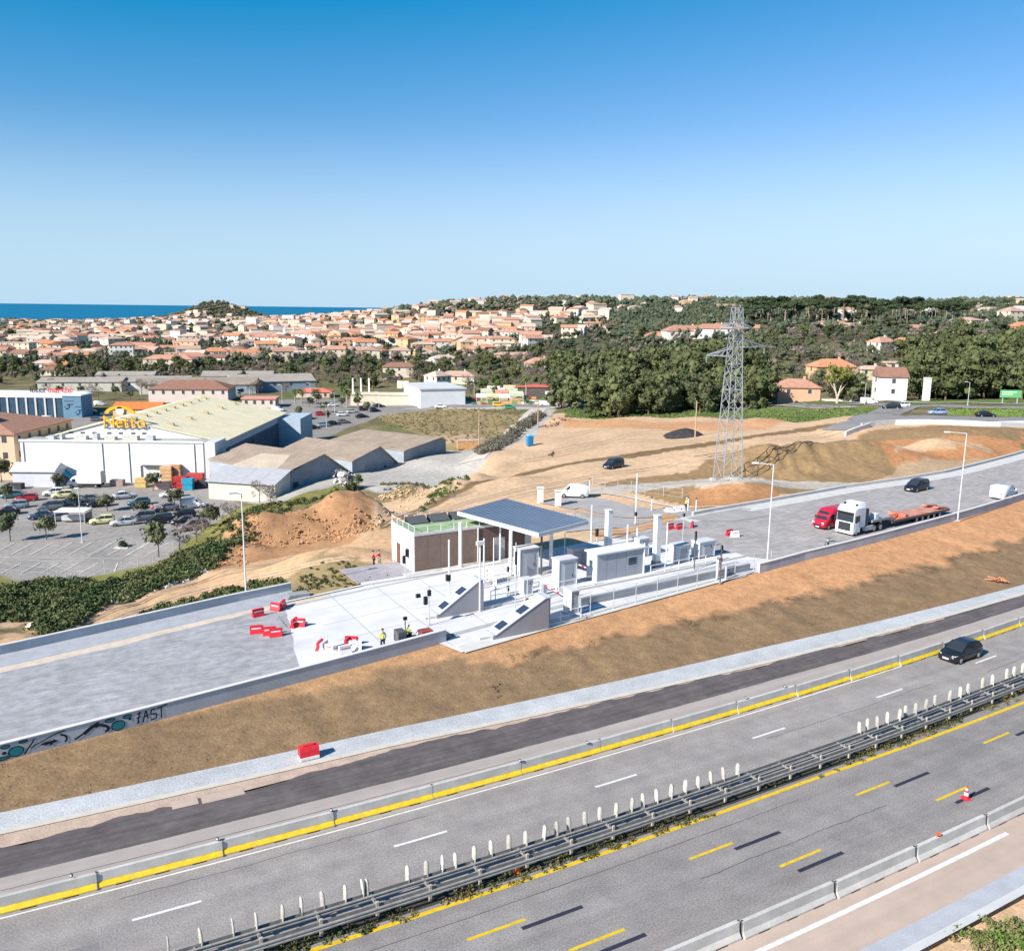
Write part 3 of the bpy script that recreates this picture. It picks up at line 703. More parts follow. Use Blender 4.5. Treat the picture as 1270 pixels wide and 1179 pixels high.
def s_wall(px):
    lo, hi = -30., 25.
    for _ in range(30):
        m_ = (lo+hi)/2; X, Y, Z = on_wall(m_, .5)
        if proj(X, Y, Z)[0] < px: lo = m_
        else: hi = m_
    return (lo+hi)/2
def ell(cx, cy, rx, ry, n=14, a0=0, a1=2*math.pi): return [(cx+rx*math.cos(a0+(a1-a0)*i/n), cy+ry*math.sin(a0+(a1-a0)*i/n)) for i in range(n+(0 if a1-a0 > 6 else 1))]
gt_ = MB(); gb_ = MB()
k = lambda z5: s_wall(z5/4.233)
for px, cy, rx, ry in ((83,.38,.42,.33),(620,.36,.42,.34),(30,.85,.25,.1),(125,.92,.25,.08),(580,.86,.32,.12),(670,.82,.28,.12),(10,.12,.4,.1)):
    wpoly(gt_, ell(k(px), cy, rx, ry), .010); 
    c = ell(k(px), cy, rx, ry)+[ell(k(px), cy, rx, ry)[0]]; wstroke(gb_, c, .06)
wpoly(gb_, ell(k(22), .45, .13, .11), .015); wpoly(gb_, ell(k(683), .60, .10, .09), .015); wpoly(gb_, ell(k(258), .40, .5, .10), .015)
wstroke(gb_, [(k(125),.05),(k(150),.4),(k(175),.75),(k(182),.9)], .09); wstroke(gb_, [(k(160),.35),(k(200),.52),(k(300),.9),(k(345),.95)], .07)
wstroke(gb_, [(k(235),.30),(k(290),.5),(k(262),.2)], .09); wstroke(gb_, [(k(318),.75),(k(345),.6),(k(352),.35),(k(340),.15)], .12)
wstroke(gb_, [(k(390),.15),(k(430),.35),(k(480),.75),(k(520),.92),(k(505),.6)], .12)
wstroke(gb_, [(k(440),.35),(k(490),.72),(k(530),.72),(k(562),.5),(k(572),.25),(k(550),.15)], .17)
gt_.obj('graffiti_shapes', PAINTT, w1); gb_.obj('graffiti_outline', PAINTB, w1)
# the tag on the wall reads roughly EAST
tg = MB(); x0 = k(718); x1 = k(880); W_ = (x1-x0)
def X_(u): return x0+W_*u
E_ = [[(.02,.80),(.16,.86)],[(.0,.50),(.14,.58)],[(.0,.15),(.10,.25)],[(.10,.92),(.03,.12)]]
A_ = [[(.19,.12),(.30,.92)],[(.30,.92),(.36,.30)],[(.20,.45),(.38,.56)]]
S_ = [[(.62,.86),(.48,.88)],[(.48,.88),(.45,.55)],[(.45,.55),(.64,.50)],[(.64,.50),(.62,.16)],[(.62,.16),(.44,.14)]]
T_ = [[(.66,.86),(1.0,.97)],[(.80,.90),(.79,.10)]]
for st in E_+A_+S_+T_: wstroke(tg, [(X_(u), t) for u, t in st], .085)
tg.obj('graffiti_letters', PAINTB, w1)

SEAM = mat('tar_seam', (.05,.048,.05), .8, .2, 2, coord='UV')
for d, a, c, jg in ((-1.9,-2,14,.3),(.55,38,56,.3),(3.3,58,80,.2),(6.9,6,34,.10),(9.8,24,38,.3),(-5.1,-14,22,.12),(1.5,62,84,.1)):
    f_ = (lambda s, d=d, jg=jg: d+jg*fbm(s, s*0+d, 1.2, 4, 3)); strip('tar_seam', f_, (lambda s, f_=f_: f_(s)+.035+.02*fbm(s, s*0, .6, 2, 5)), .003, SEAM, s0=a, s1=c, ds=.3)
PATCH = mat('repair_patch', (.19,.175,.175), .9, .1, 1, 14, .2, coord='UV')
for d, a, c, w_ in ((.9,-8,-3,1.3),(2.0,70,79,1.0)): strip('repair_patch', d, d+w_, .0025, PATCH, s0=a, s1=c, ds=.5, jag=.06)
# ---------------------------------------------------------------- toll plaza, in (s,d) frames
def frame(s, d, z=None):
    x, y = W2(s, d); return (float(x), float(y), float(zpl(s)) if z is None else z), tang(s)
def pxs(px, py, z): x, y = un(px, py, z); s, d = SDof(x, y); return float(s), float(d)
# local x runs along the road (away to the right), local y points away from the viewer
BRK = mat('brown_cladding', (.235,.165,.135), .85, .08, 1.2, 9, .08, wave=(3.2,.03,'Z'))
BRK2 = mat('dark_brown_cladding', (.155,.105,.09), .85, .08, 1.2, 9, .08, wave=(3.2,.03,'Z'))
SEDUM = mat('sedum_roof', (.24,.33,.18), .95, .18, .8, 6, .2)
ZINC = mat('blue_grey_zinc_roof', (.24,.30,.38), .6, .05, .6, metal=.3)
SOFF = mat('white_fascia', (.62,.62,.62), .6, .04, 1)
BOOTHG = mat('booth_panel_grey', (.34,.355,.39), .6, .05, 1.2)
BOOTHL = mat('booth_panel_pale', (.52,.525,.54), .6, .04, 1.2)
# toll building
loc, rz = frame(30.6, -41.3)
b = thing('toll_building', 'flat-roofed toll building with brown side wall, white end wall and green roof', 'building', loc, rz)
L_, D_, H_ = 14.0, 6.0, 3.95
def panel(name, m, bx, parent=b, label=None):
    q = MB(); q.box(*bx); o = q.obj(name, m, parent)
    if label: o['label'] = label
    return o
panel('wall', mat('core_wall', (.55,.54,.52), .8, .05, 1), (.02,L_,.02,D_,-.4,H_-.05))
xs_ = [0,1.55,3.1,4.65,6.2,7.3,8.5,9.7]
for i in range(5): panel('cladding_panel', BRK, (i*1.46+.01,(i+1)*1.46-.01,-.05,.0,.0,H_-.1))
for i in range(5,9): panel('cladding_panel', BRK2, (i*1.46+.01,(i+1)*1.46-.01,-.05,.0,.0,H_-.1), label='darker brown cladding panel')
panel('door', mat('grey_door', (.36,.37,.39), .5, .05, 1), (9.4,10.6,-.10,-.053,.02,2.6)); panel('downpipe', WHITE, (7.25,7.35,-.15,-.053,0,H_))
for i in range(4): panel('end_wall_panel', WHITE, (-.06,.0,i*1.5+.01,(i+1)*1.5-.01,0,H_-.1))
panel('door', mat('brown_door', (.16,.07,.04), .6, .1, 2), (-.12,-.063,3.6,4.5,.0,2.2)); panel('window', GLASSB, (-.11,-.063,1.2,2.0,1.2,2.2))
panel('roof', SEDUM, (.3,L_-.3,.3,D_-.3,H_-.05,H_+.02))
for bx in ((-.08,L_,-.08,.12,H_-.1,H_+.16),(-.08,L_,D_-.1,D_+.1,H_-.1,H_+.16),(-.08,.14,.12,D_-.1,H_-.1,H_+.16)): panel('parapet', CONCW, bx)
pm = MB(); pm.box(-.03,.03,-.03,.03,0,.75); pme = pm.mesh('railing_post', WHITE)
for i in range(10):
    for yy in (0, D_): child('railing_post', pme, b, (i*1.5, yy, H_+.16))
for i in range(1,4): child('railing_post', pme, b, (0, i*1.5, H_+.16))
for yy in (0, D_):
    q = MB(); q.box(0,13.5,yy-.02,yy+.02,H_+.85,H_+.89); q.obj('railing', WHITE, b)
q = MB(); q.box(-.02,.02,0,D_,H_+.85,H_+.89); q.obj('railing', WHITE, b)
for i in range(4):
    q = MB(); q.add([(1.2+i*2.6,4.1,H_+.12),(3.5+i*2.6,4.1,H_+.12),(3.5+i*2.6,5.3,H_+.7),(1.2+i*2.6,5.3,H_+.7)], [(0,1,2,3),(3,2,1,0)][:1]); q.box(1.2+i*2.6,3.5+i*2.6,5.31,5.36,H_+.05,H_+.7); q.obj('solar_panel', DGREY, b)
# paved apron and steps left of the building
q = MB(); q.box(-6.5,-.1,-1.0,4.5,-.02,.06); o = q.obj('building_apron', mat('apron_paving', (.30,.28,.30), .9, .12, 1, 9, .1), None, loc, rz); struct(o)
q = MB(); q.box(-1.4,14,-1.7,-.1,-.02,.12); o = q.obj('building_apron', CONC, None, loc, rz); struct(o)
# canopy
zr = 6.9
cr = [un(567,634,zr), un(668,661,zr), un(730,645,zr), un(626,618,zr)]
cx = sum(p[0] for p in cr)/4; cy = sum(p[1] for p in cr)/4
ca = thing('toll_canopy', 'large blue-grey standing-seam canopy roof on white columns over the toll lanes', 'canopy', (cx,cy,1.4), 0)
P = [(x-cx, y-cy) for x, y in cr]; zt = zr-1.4
q = MB(); q.prism(P, zt-.42, zt-.02); q.obj('fascia', SOFF, ca)
q = MB(); q.prism([(x*.985,y*.985) for x,y in P], zt-.019, zt+.02); q.obj('roof', ZINC, ca)
sm = MB()
for i in range(27):                        # standing seams from the near-left edge across the depth
    t = (i+.5)/27
    a = Vector(((P[0][0]*(1-t)+P[1][0]*t)*.985, (P[0][1]*(1-t)+P[1][1]*t)*.985, 0)); c = Vector(((P[3][0]*(1-t)+P[2][0]*t)*.985, (P[3][1]*(1-t)+P[2][1]*t)*.985, 0))
    dv = (P[1][0]-P[0][0], P[1][1]-P[0][1]); l = math.hypot(*dv); ux, uy = dv[0]/l*.035, dv[1]/l*.035
    s_ = MB(); s_.add([(a.x-ux,a.y-uy,zt+.02),(a.x+ux,a.y+uy,zt+.02),(c.x+ux,c.y+uy,zt+.02),(c.x-ux,c.y-uy,zt+.02),(a.x,a.y,zt+.10),(c.x,c.y,zt+.10)], [(0,1,4),(1,2,5,4),(2,3,5),(3,0,4,5)])
    s_.obj('roof_seam', ZINC, ca)
for px, py in ((571,706),(633,718),(683,708),(640,690)):
    x, y = un(px, py, 1.4); q = MB(); q.bar((0,0,-.2),(0,0,zt-.42),.19,12); q.obj('column', WHITE, ca, (x-cx,y-cy,0))
    q = MB(); q.bar((0,0,-.2),(0,0,.45),.30,12); q.obj('column_base', CONC, ca, (x-cx,y-cy,0))
# raised islands and road kerbs along the lanes
def island(s0, s1, d0, d1, h=.22, m=CONCW, name='toll_island'):
    ss = np.linspace(s0, s1, max(3, int((s1-s0)/1.0))); mb = MB(); secs = []
    for s in ss: secs.append([P3(s,d0,zpl(s)-.05),P3(s,d1,zpl(s)-.05),P3(s,d1,zpl(s)+h),P3(s,d0,zpl(s)+h)])
    mb.loft(secs); return struct(mb.obj(name, m))
island(25.5, 66, -29.3, -27.9); island(27.5, 38.5, -22.3, -21.3); island(33, 64, -35.8, -34.3); island(24, 60, -40.3, -39.6, .18); island(40,62.6,-24.45,-24.15,.75,CONCG,'lane_parapet')
strip('drain_channel', L(upe,1.2), L(upe,1.55), L(zpl,.012), mat('grey_channel', (.34,.34,.35), .85, .1, 2, coord='UV'), s0=15, s1=62, ds=1)
strip('drain_channel', L(wal,-4.0), L(wal,-3.3), L(zpl,.012), MATS['grey_channel'], s0=26, s1=64, ds=1)
strip('kerb_line', L(upe,.0), L(upe,.35), L(zpl,.10), CONCW, s0=15, s1=40, ds=1, za=L(zpl,.10))
# wedge-shaped island noses
NOSE = mat('nose_side_render', (.30,.29,.31), .9, .06, 1, 9, .06)
def nose(s, d, ln, h, wd, label, gable=True):
    loc, rz = frame(s, d)
    t = thing('island_nose', label, 'concrete block', loc, rz, 'sloping island noses')
    q = MB(); q.prism([(0,-.3),(ln,-.3),(ln,h),(ln-.35,h),(.25,.32),(0,.32)], 0, wd, 'y'); q.obj('body', NOSE, t)
    q = MB()
    for (x0,z0),(x1,z1) in (((0,.32),(.25,.32)),((.25,.32),(ln-.35,h)),((ln-.35,h),(ln+.05,h))):
        q.add([(x0,-.04,z0+.02),(x1,-.04,z1+.02),(x1,wd+.04,z1+.02),(x0,wd+.04,z0+.02),(x0,-.04,z0+.09),(x1,-.04,z1+.09),(x1,wd+.04,z1+.09),(x0,wd+.04,z0+.09)], [(0,3,2,1),(4,5,6,7),(0,1,5,4),(1,2,6,5),(2,3,7,6),(3,0,4,7)])
    q.obj('coping', mat('pale_blue_coping', (.42,.46,.52), .6, .05, 1), t)
    for a, c in ((.10,.27),(.52,.70)):
        z_ = lambda u: .32+(h-.32)*u; x_ = lambda u: .25+(ln-.6)*u
        q = MB(); q.add([(x_(a),.25,z_(a)+.12),(x_(c),.25,z_(c)+.12),(x_(c),wd-.25,z_(c)+.12),(x_(a),wd-.25,z_(a)+.12)], [(0,1,2,3)])
        q.add([(x_(a),.25,z_(a)+.09),(x_(c),.25,z_(c)+.09),(x_(c),wd-.25,z_(c)+.09),(x_(a),wd-.25,z_(a)+.09)], [(0,1,2,3)]); q.obj('arrow_panel', mat('dark_blue_panel', (.03,.045,.08), .25, .1, 3), t)
    q = MB(); q.box(ln+.002,ln+.10,.1,wd-.1,.1,h-.3); q.obj('end_plate', STEEL, t)
nose(26.6, -27.75, 4.6, 2.85, 1.45, 'sloping concrete island nose nearer the brown building, grey sided')
nose(28.6, -20.9, 5.4, 2.75, 1.45, 'sloping concrete island nose at the embankment edge, grey sided')
# small toll kiosks and cabinets
def kiosk(s, d, ln, wd, h, label, door=True, roofm=None, name='toll_kiosk', grp=None, mm=None):
    loc, rz = frame(s, d); t = thing(name, label, 'kiosk', loc, rz, grp)
    q = MB(); q.box(0,ln,0,wd,.15,h); q.obj('body', mm or BOOTHG, t)
    q = MB(); q.box(-.06,0,-.04,wd+.04,.15,h); q.box(ln,ln+.06,-.04,wd+.04,.15,h); q.obj('corner_trim', BOOTHL, t)
    q = MB(); q.box(-.12,ln+.12,-.12,wd+.12,h,h+.12); q.obj('roof', roofm or BOOTHL, t)
    if door:
        q = MB(); q.box(ln*.3,ln*.8,-.025,-.004,.25,h-.35); q.obj('door', BOOTHG, t)
        q = MB(); q.box(ln*.74,ln*.77,-.06,-.03,1.1,1.4); q.obj('handle', BLACK, t)
    return t
kiosk(39.6, -34.3, 2.1, 1.2, 2.9, 'narrow grey kiosk behind the far island nose, under the canopy')
kiosk(41.0, -29.2, 2.0, 1.2, 2.85, 'pale grey kiosk with hipped top between the nose and the long booth', mm=BOOTHL)
kiosk(36.7, -29.0, .9, .8, 1.6, 'small white equipment cabinet just left of the pale grey kiosk', name='equipment_cabinet', mm=BOOTHL)
kiosk(34.6, -22.2, .5, 1.2, 2.2, 'tall thin grey cabinet directly behind the near island nose', door=False, name='equipment_cabinet')
kiosk(37.6, -22.3, .7, 1.2, 2.3, 'second thin grey cabinet right of the near island nose', door=False, name='equipment_cabinet')
kiosk(57.5, -30.0, 1.8, 1.2, 1.9, 'white equipment box right of the long booth beside the gantry column', name='equipment_cabinet', mm=BOOTHL)
kiosk(61.0, -30.0, 2.2, 1.2, 1.8, 'white equipment box at the right end of the island', name='equipment_cabinet', mm=BOOTHL)
kiosk(55.5, -33.9, 1.3, 1.0, 2.0, 'white cabinet behind the tall right gantry column', name='equipment_cabinet', mm=BOOTHL)
kiosk(46.5, -34.4, 1.6, 1.0, 1.9, 'grey cabinet under the canopy shadow behind the long booth', name='equipment_cabinet')
# long staff booth
loc, rz = frame(45.4, -28.8)
t = thing('staff_booth', 'long grey staffed toll booth with small window and flat white roof', 'booth', loc, rz)
q = MB(); q.box(0,6.0,0,1.7,.15,2.95); q.obj('body', BOOTHG, t)
for i in range(5):
    q = MB(); q.box(i*1.2+.02,(i+1)*1.2-.02,-.04,.0,.2,2.9); q.obj('side_panel', BOOTHG, t)
for i in (0,1):
    q = MB(); q.box(-.04,.0,i*.85+.02,(i+1)*.85-.02,.2,2.9); q.obj('end_panel', BOOTHL, t)  # ends paler than the long side: its shade is put into the panel colours
q = MB(); q.box(-.2,6.2,-.2,1.9,2.95,3.10); q.obj('roof', mat('booth_roof', (.66,.66,.66), .6, .04, 1), t)
q = MB(); q.box(3.9,4.9,-.07,-.045,1.35,2.15); w_ = q.obj('window', GLASSB, t); q = MB(); q.box(3.8,5.0,-.062,-.043,1.25,1.33); q.box(3.8,5.0,-.062,-.043,2.17,2.25); q.obj('frame', BOOTHL, w_)
q = MB(); q.box(-.07,-.045,.7,1.2,1.5,2.2); q.obj('window', GLASSB, t)
q = MB(); q.box(5.8,6.05,.3,1.4,.2,2.6); q.obj('door', BOOTHL, t)
# gantry columns
for s, d, h, lab in ((51.5,-34.6,5.6,'tall white square gantry column with dark inner strip, left one'),(54.2,-29.7,5.7,'tall white square gantry column with dark inner strip, right of the long booth')):
    loc, rz = frame(s, d); t = thing('gantry_column', lab, 'column', loc, rz, 'gantry columns')
    q = MB(); q.box(-.3,.3,-.3,.3,0,h); q.obj('shaft', WHITE, t); q = MB(); q.box(.302,.33,-.22,.22,.9,h-.2); q.obj('light_strip', BLACK, t)
    q = MB(); q.box(-.36,.36,-.36,.36,h,h+.12); q.obj('cap', CONCW, t); q = MB(); q.box(-.38,.38,-.38,.38,0,.9); q.obj('base', CONCG, t)
# traffic-signal and camera posts
def post(px, py, h, label, heads=(), r=.07, cap=None, m=None, name='signal_post', z=None, cat='post'):
    if z is None: z = 1.5
    x, y = un(px, py, z); s, d = SDof(x, y); z = float(zpl(s))+.1; x, y = un(px, py, z); rz = tang(float(SDof(x,y)[0]))
    t = thing(name, label, cat, (x,y,z-.1), rz)
    r *= .8; q = MB(); q.bar((0,0,0),(0,0,h),r,8); q.obj('pole', m or STEEL, t)
    q = MB(); q.box(-.18,.18,-.18,.18,0,.06); q.obj('base_plate', STEEL, t)
    for (hx, hy, hz, sx, sy, sz) in heads:
        sx *= .72; sy *= .72; q = MB(); q.box(hx-sx,hx+sx,hy-sy,hy+sy,hz,hz+sz); q.box(hx-sx*.5,hx+sx*.5,hy-.02,hy+.02,hz+sz*.3,hz+sz*.6); hd = q.obj('signal_head', BLACK, t)
        for k_ in range(2):
            q = MB(); q.bar((hx-sx-.03, hy, hz+sz*(.28+.42*k_)),(hx-sx-.001, hy, hz+sz*(.28+.42*k_)),.10,8); q.obj('lens', DGREY, hd)
    if cap:
        q = MB(); q.box(-.35,.35,-.12,.12,h,h+.35); q.obj('camera_box', WHITE, t)
    return t
post(532,774,3.6,'grey signal post with three black heads in front of the far nose',((-.25,.1,1.9,.22,.15,.7),(.0,-.1,2.7,.2,.15,.5),(-.9,.2,2.6,.25,.2,.3)))
post(503,716,3.0,'signal post with black heads by the white end of the building',((-.15,0,1.6,.2,.15,.8),(.15,0,2.3,.2,.15,.7)))
post(557,736,5.4,'white pole left of the far island nose with one black signal head',((-.1,0,1.4,.3,.2,.6),), .11, m=WHITE)
post(595,757,6.2,'white mast with camera box behind the far island nose',(), .10, cap=1, m=WHITE)
post(600,728,5.0,'short white pole behind the far nose near the brown wall',(), .10, m=WHITE)
post(612,730,5.2,'thin white pole just right of the short white pole',(), .07, m=WHITE)
post(620,697,4.0,'white pole against the brown building wall',(), .12, m=WHITE)
post(639,760,6.6,'slim black and white mast between the two noses',((0,0,4.6,.10,.10,1.2),), .06)
post(630,735,3.0,'low post with black head beside the canopy column',((0,0,.3,.14,.14,.5),(0,0,2.2,.12,.12,.5)), .05)
post(654,748,2.6,'low post with black head right of the canopy column',((0,0,.2,.14,.14,.4),), .05)
post(671,712,5.0,'dark post under the canopy between kiosks',(), .14, m=DGREY)
post(700,695,3.2,'thin white post standing in the canopy shadow',(), .06, m=WHITE)
post(733,671,4.4,'white pole beyond the canopy right corner',(), .12, m=WHITE)
post(740,671,1.8,'small black signal post beyond the canopy',((0,0,.7,.2,.2,.9),), .07)
post(798,712,3.4,'white pole touching the right end of the long booth',(), .10, m=WHITE)
post(778,672,2.2,'white bollard post left of the right gantry column',(), .12, m=WHITE)
post(790,674,2.0,'white bollard post close behind the right gantry column',(), .12, m=WHITE)
post(826,695,4.3,'white pole right of the gantry column',(), .09, m=WHITE)
post(846,686,4.6,'slender grey post with black lamp head',((0,0,4.3,.15,.15,.35),), .06)
post(861,705,4.2,'black signal post at the end of the island',((0,0,3.2,.12,.12,.9),), .07, m=DGREY)
post(893,721,3.9,'black signal post at the end of the white kerb',((0,0,3.4,.14,.14,.4),), .08, m=DGREY)
post(889,717,2.0,'white square bollard left of the black signal post',(), .18, m=WHITE)
post(900,717,1.4,'small grey bollard right of the black signal post',(), .14)
post(788,648,6.4,'tall white pole with black box on the service road',((0,0,1.0,.2,.2,.5),), .10, m=WHITE, z=1.2)
post(752,668,2.0,'white post beside the left gantry column',(), .10, m=WHITE)
post(690,733,1.3,'low white bollard by the pale kiosk',(), .12, m=WHITE)
post(664,765,2.2,'white post behind the near nose',(), .09, m=WHITE)
post(650,770,2.6,'thin white sign post beside the near nose',(), .05, m=WHITE)
# wire fence along the outer ledge
fn = thing('wire_fence', 'thin post and wire fence on the ledge above the orange embankment', 'fence', P3(50,-22.6,1.6))
fo = fn.location.copy()
def rel(p, o): return (p[0]-o.x, p[1]-o.y, p[2]-o.z)
pm = MB(); pm.bar((0,0,0),(0,0,1.9),.04,6); pme = pm.mesh('post', STEEL)
for s in np.arange(36.5, 66, 2.9): child('post', pme, fn, rel(P3(s, float(wal(s))-.35, zpl(s)), fo))
for zz in (.6,1.2,1.85):
    mb = MB(); ss = np.arange(36.5, 65.6, 2.9)
    for a, c in zip(ss[:-1], ss[1:]): mb.bar(rel(P3(a, float(wal(a))-.35, zpl(a)+zz), fo), rel(P3(c, float(wal(c))-.35, zpl(c)+zz), fo), .014, 4)
    mb.obj('wire', STEEL, fn)
# safety rails on the islands
def rail(s0, s1, d, h, label, red=True):
    o_ = Vector(P3(s0, d, zpl(s0)+.2)); t = thing('guard_rail', label, 'rail', o_, 0)
    n = max(2, int((s1-s0)/1.8)+1)
    for s in np.linspace(s0, s1, n):
        q = MB(); p = rel(P3(s, d, zpl(s)+.2), o_); q.bar(p, (p[0],p[1],p[2]+h), .04, 6); q.obj('post', WHITE, t)
    for zz in (h, h*.5):
        q = MB(); ss = np.linspace(s0, s1, n)
        for a, c in zip(ss[:-1], ss[1:]): q.bar(rel(P3(a,d,zpl(a)+.2+zz),o_), rel(P3(c,d,zpl(c)+.2+zz),o_), .035, 6)
        q.obj('rail', WHITE, t)
rail(33,38.5,-29.1,1.0,'white tubular rail behind the far island nose'); rail(38,44.5,-28.1,1.0,'white tubular rail in front of the pale kiosk'); rail(52,60,-28.1,.9,'white tubular rail right of the long booth'); rail(34,39,-34.4,1.0,'white tubular rail near the canopy column')
rail(33.5,38,-21.4,.9,'white tubular rail behind the near island nose')
# raised / open manholes and bollard studs on the service area: service road behind
def drape(name, pts, wd, m, lift=.06, kind=True, closed=False, n=None, zoff=None, sub=4):
    """ribbon through pixel points of the photo's ground, wd metres wide, laid on the terrain"""
    P = [place(px, py)[:2] for px, py in pts]; P = [Vector((x,y)) for x,y in P]
    out = []
    for i in range(len(P)-1):
        p0 = P[max(i-1,0)]; p1 = P[i]; p2 = P[i+1]; p3 = P[min(i+2,len(P)-1)]
        k_ = max(2, int((p2-p1).length/1.5))
        for j in range(k_):
            t = j/k_; out.append(.5*((2*p1)+(p2-p0)*t+(2*p0-5*p1+4*p2-p3)*t*t+(3*p1-p0-3*p2+p3)*t**3))
    out.append(P[-1]); n = len(out)
    rows = []
    for i, p in enumerate(out):
        tg_ = (out[min(i+1,n-1)]-out[max(i-1,0)]).normalized(); nn = Vector((-tg_.y, tg_.x))
        w_ = wd if not callable(wd) else wd(i/(n-1))
        rows.append([p+nn*w_*(j/sub-.5) for j in range(sub+1)])
    X = np.array([q.x for r in rows for q in r]); Y = np.array([q.y for r in rows for q in r]); Z = T(X, Y)+lift
    fs = []
    for i in range(n-1):
        for j in range(sub): a = i*(sub+1)+j; fs.append((a, a+sub+1, a+sub+2, a+1))
    me = bpy.data.meshes.new(name); me.from_pydata(np.stack([X,Y,Z],1).tolist(), [], fs); me.materials.append(m)
    o = bpy.data.objects.new(name, me); COL.objects.link(o)
    if kind: struct(o)
    return o
SERV = mat('service_yard_asphalt', (.30,.285,.28), .9, .10, .4, 9, .1)
drape('service_road', [(690,628),(720,622),(760,632),(820,638),(880,640),(930,634)], 6.5, SERV, .10)
drape('service_road', [(700,650),(750,650),(800,650),(850,646)], 7.5, SERV, .105)
drape('service_kerb', [(745,612),(800,622),(860,630),(930,632)], .5, CONC, .16)
mb = MB()
x, y, z = place(705,634); secs = []
BR = mat('ballast_orange', (.42,.24,.12), .95, .2, 1.5, 9, .2, bump=.04, bsc=3)
drape('bare_soil_strip', [(735,664),(790,656),(830,643),(815,640)], 2.5, BR, .13)

# expansion joints in the new slab, and lane furniture
JT = mat('joint_filler', (.30,.30,.31), .9, .1, 2, coord='UV')
for s in (20,25,30,35,40,45,50,55): strip('slab_joint', L(upe,.4), L(wal,-.3), L(zpl,.009), JT, s0=s, s1=s+.07, ds=.07, across=20)
for f_ in (.22,.45,.68): strip('slab_joint', (lambda s, k=f_: upe(s)*(1-k)+wal(s)*k), (lambda s, k=f_: upe(s)*(1-k)+wal(s)*k+.06), L(zpl,.009), JT, s0=17, s1=60, ds=1)
for (s, d, ln, lab) in ((38.5,-28.2,3.0,'white and red lane arm raised level before the pale kiosk'),(45.6,-34.0,3.2,'white and red lane arm beneath the canopy')):
    loc, rz = frame(s, d); t = thing('lane_gate', lab, 'barrier arm', (loc[0],loc[1],loc[2]+.2), rz)
    q = MB(); q.box(-.18,.18,-.18,.18,0,1.0); q.obj('drive_box', BOOTHG, t)
    for k_ in range(6): q = MB(); q.box(-.04,.04,-.2-(k_+1)*ln/6+.003,-.2-k_*ln/6,.86,.96); q.obj('arm_section', WHP if k_ % 2 else REDP, t)
for (s, d, w_, h_, z_, lab) in ((33.8,-29.6,.6,.9,1.2,'small white lane sign on a post behind the far nose'),(35.4,-33.9,.5,1.6,.4,'tall white information panel near the canopy column')):
    loc, rz = frame(s, d); t = thing('lane_sign', lab, 'sign', loc, rz); q = MB(); q.bar((0,0,0),(0,0,z_+h_),.04,6); q.obj('post', STEEL, t)
    q = MB(); q.box(-.06,-.045,-w_/2,w_/2,z_,z_+h_); pn = q.obj('panel', WHP, t)
    for k_ in range(3): q = MB(); q.box(-.065,-.0605,-w_*.3,w_*.3,z_+.12+k_*h_*.28,z_+.12+k_*h_*.28+h_*.12); q.obj('mark', ORP if k_ == 1 else BLACK, pn)
# ---------------------------------------------------------------- vehicles (local +x is the front, wheels on z=0)
def sect(x, w, zb, zt, tum=.88):
    zm = zb+(zt-zb)*.55
    return [(x,-w*.94,zb),(x,-w,zb+.12),(x,-w,zm),(x,-w*.97,zt-.06),(x,-w*tum,zt),(x,w*tum,zt),(x,w*.97,zt-.06),(x,w,zm),(x,w,zb+.12),(x,w*.94,zb)]
def wheel(parent, x, y, r=.31, wd=.20):
    q = MB(); q.bar((0,-wd/2,0),(0,wd/2,0),r,16); wo_ = q.obj('wheel', TYRE, parent, (x,y,r))
    sg = 1 if y > 0 else -1
    q = MB(); q.bar((0,sg*wd/2,0),(0,sg*(wd/2+.012),0),r*.62,12)
    for k_ in range(5):
        a = k_*2*math.pi/5; q.bar((0,sg*(wd/2+.02),0),(math.cos(a)*r*.55,sg*(wd/2+.02),math.sin(a)*r*.55),.03,4)
    q.obj('rim', RIM, wo_)
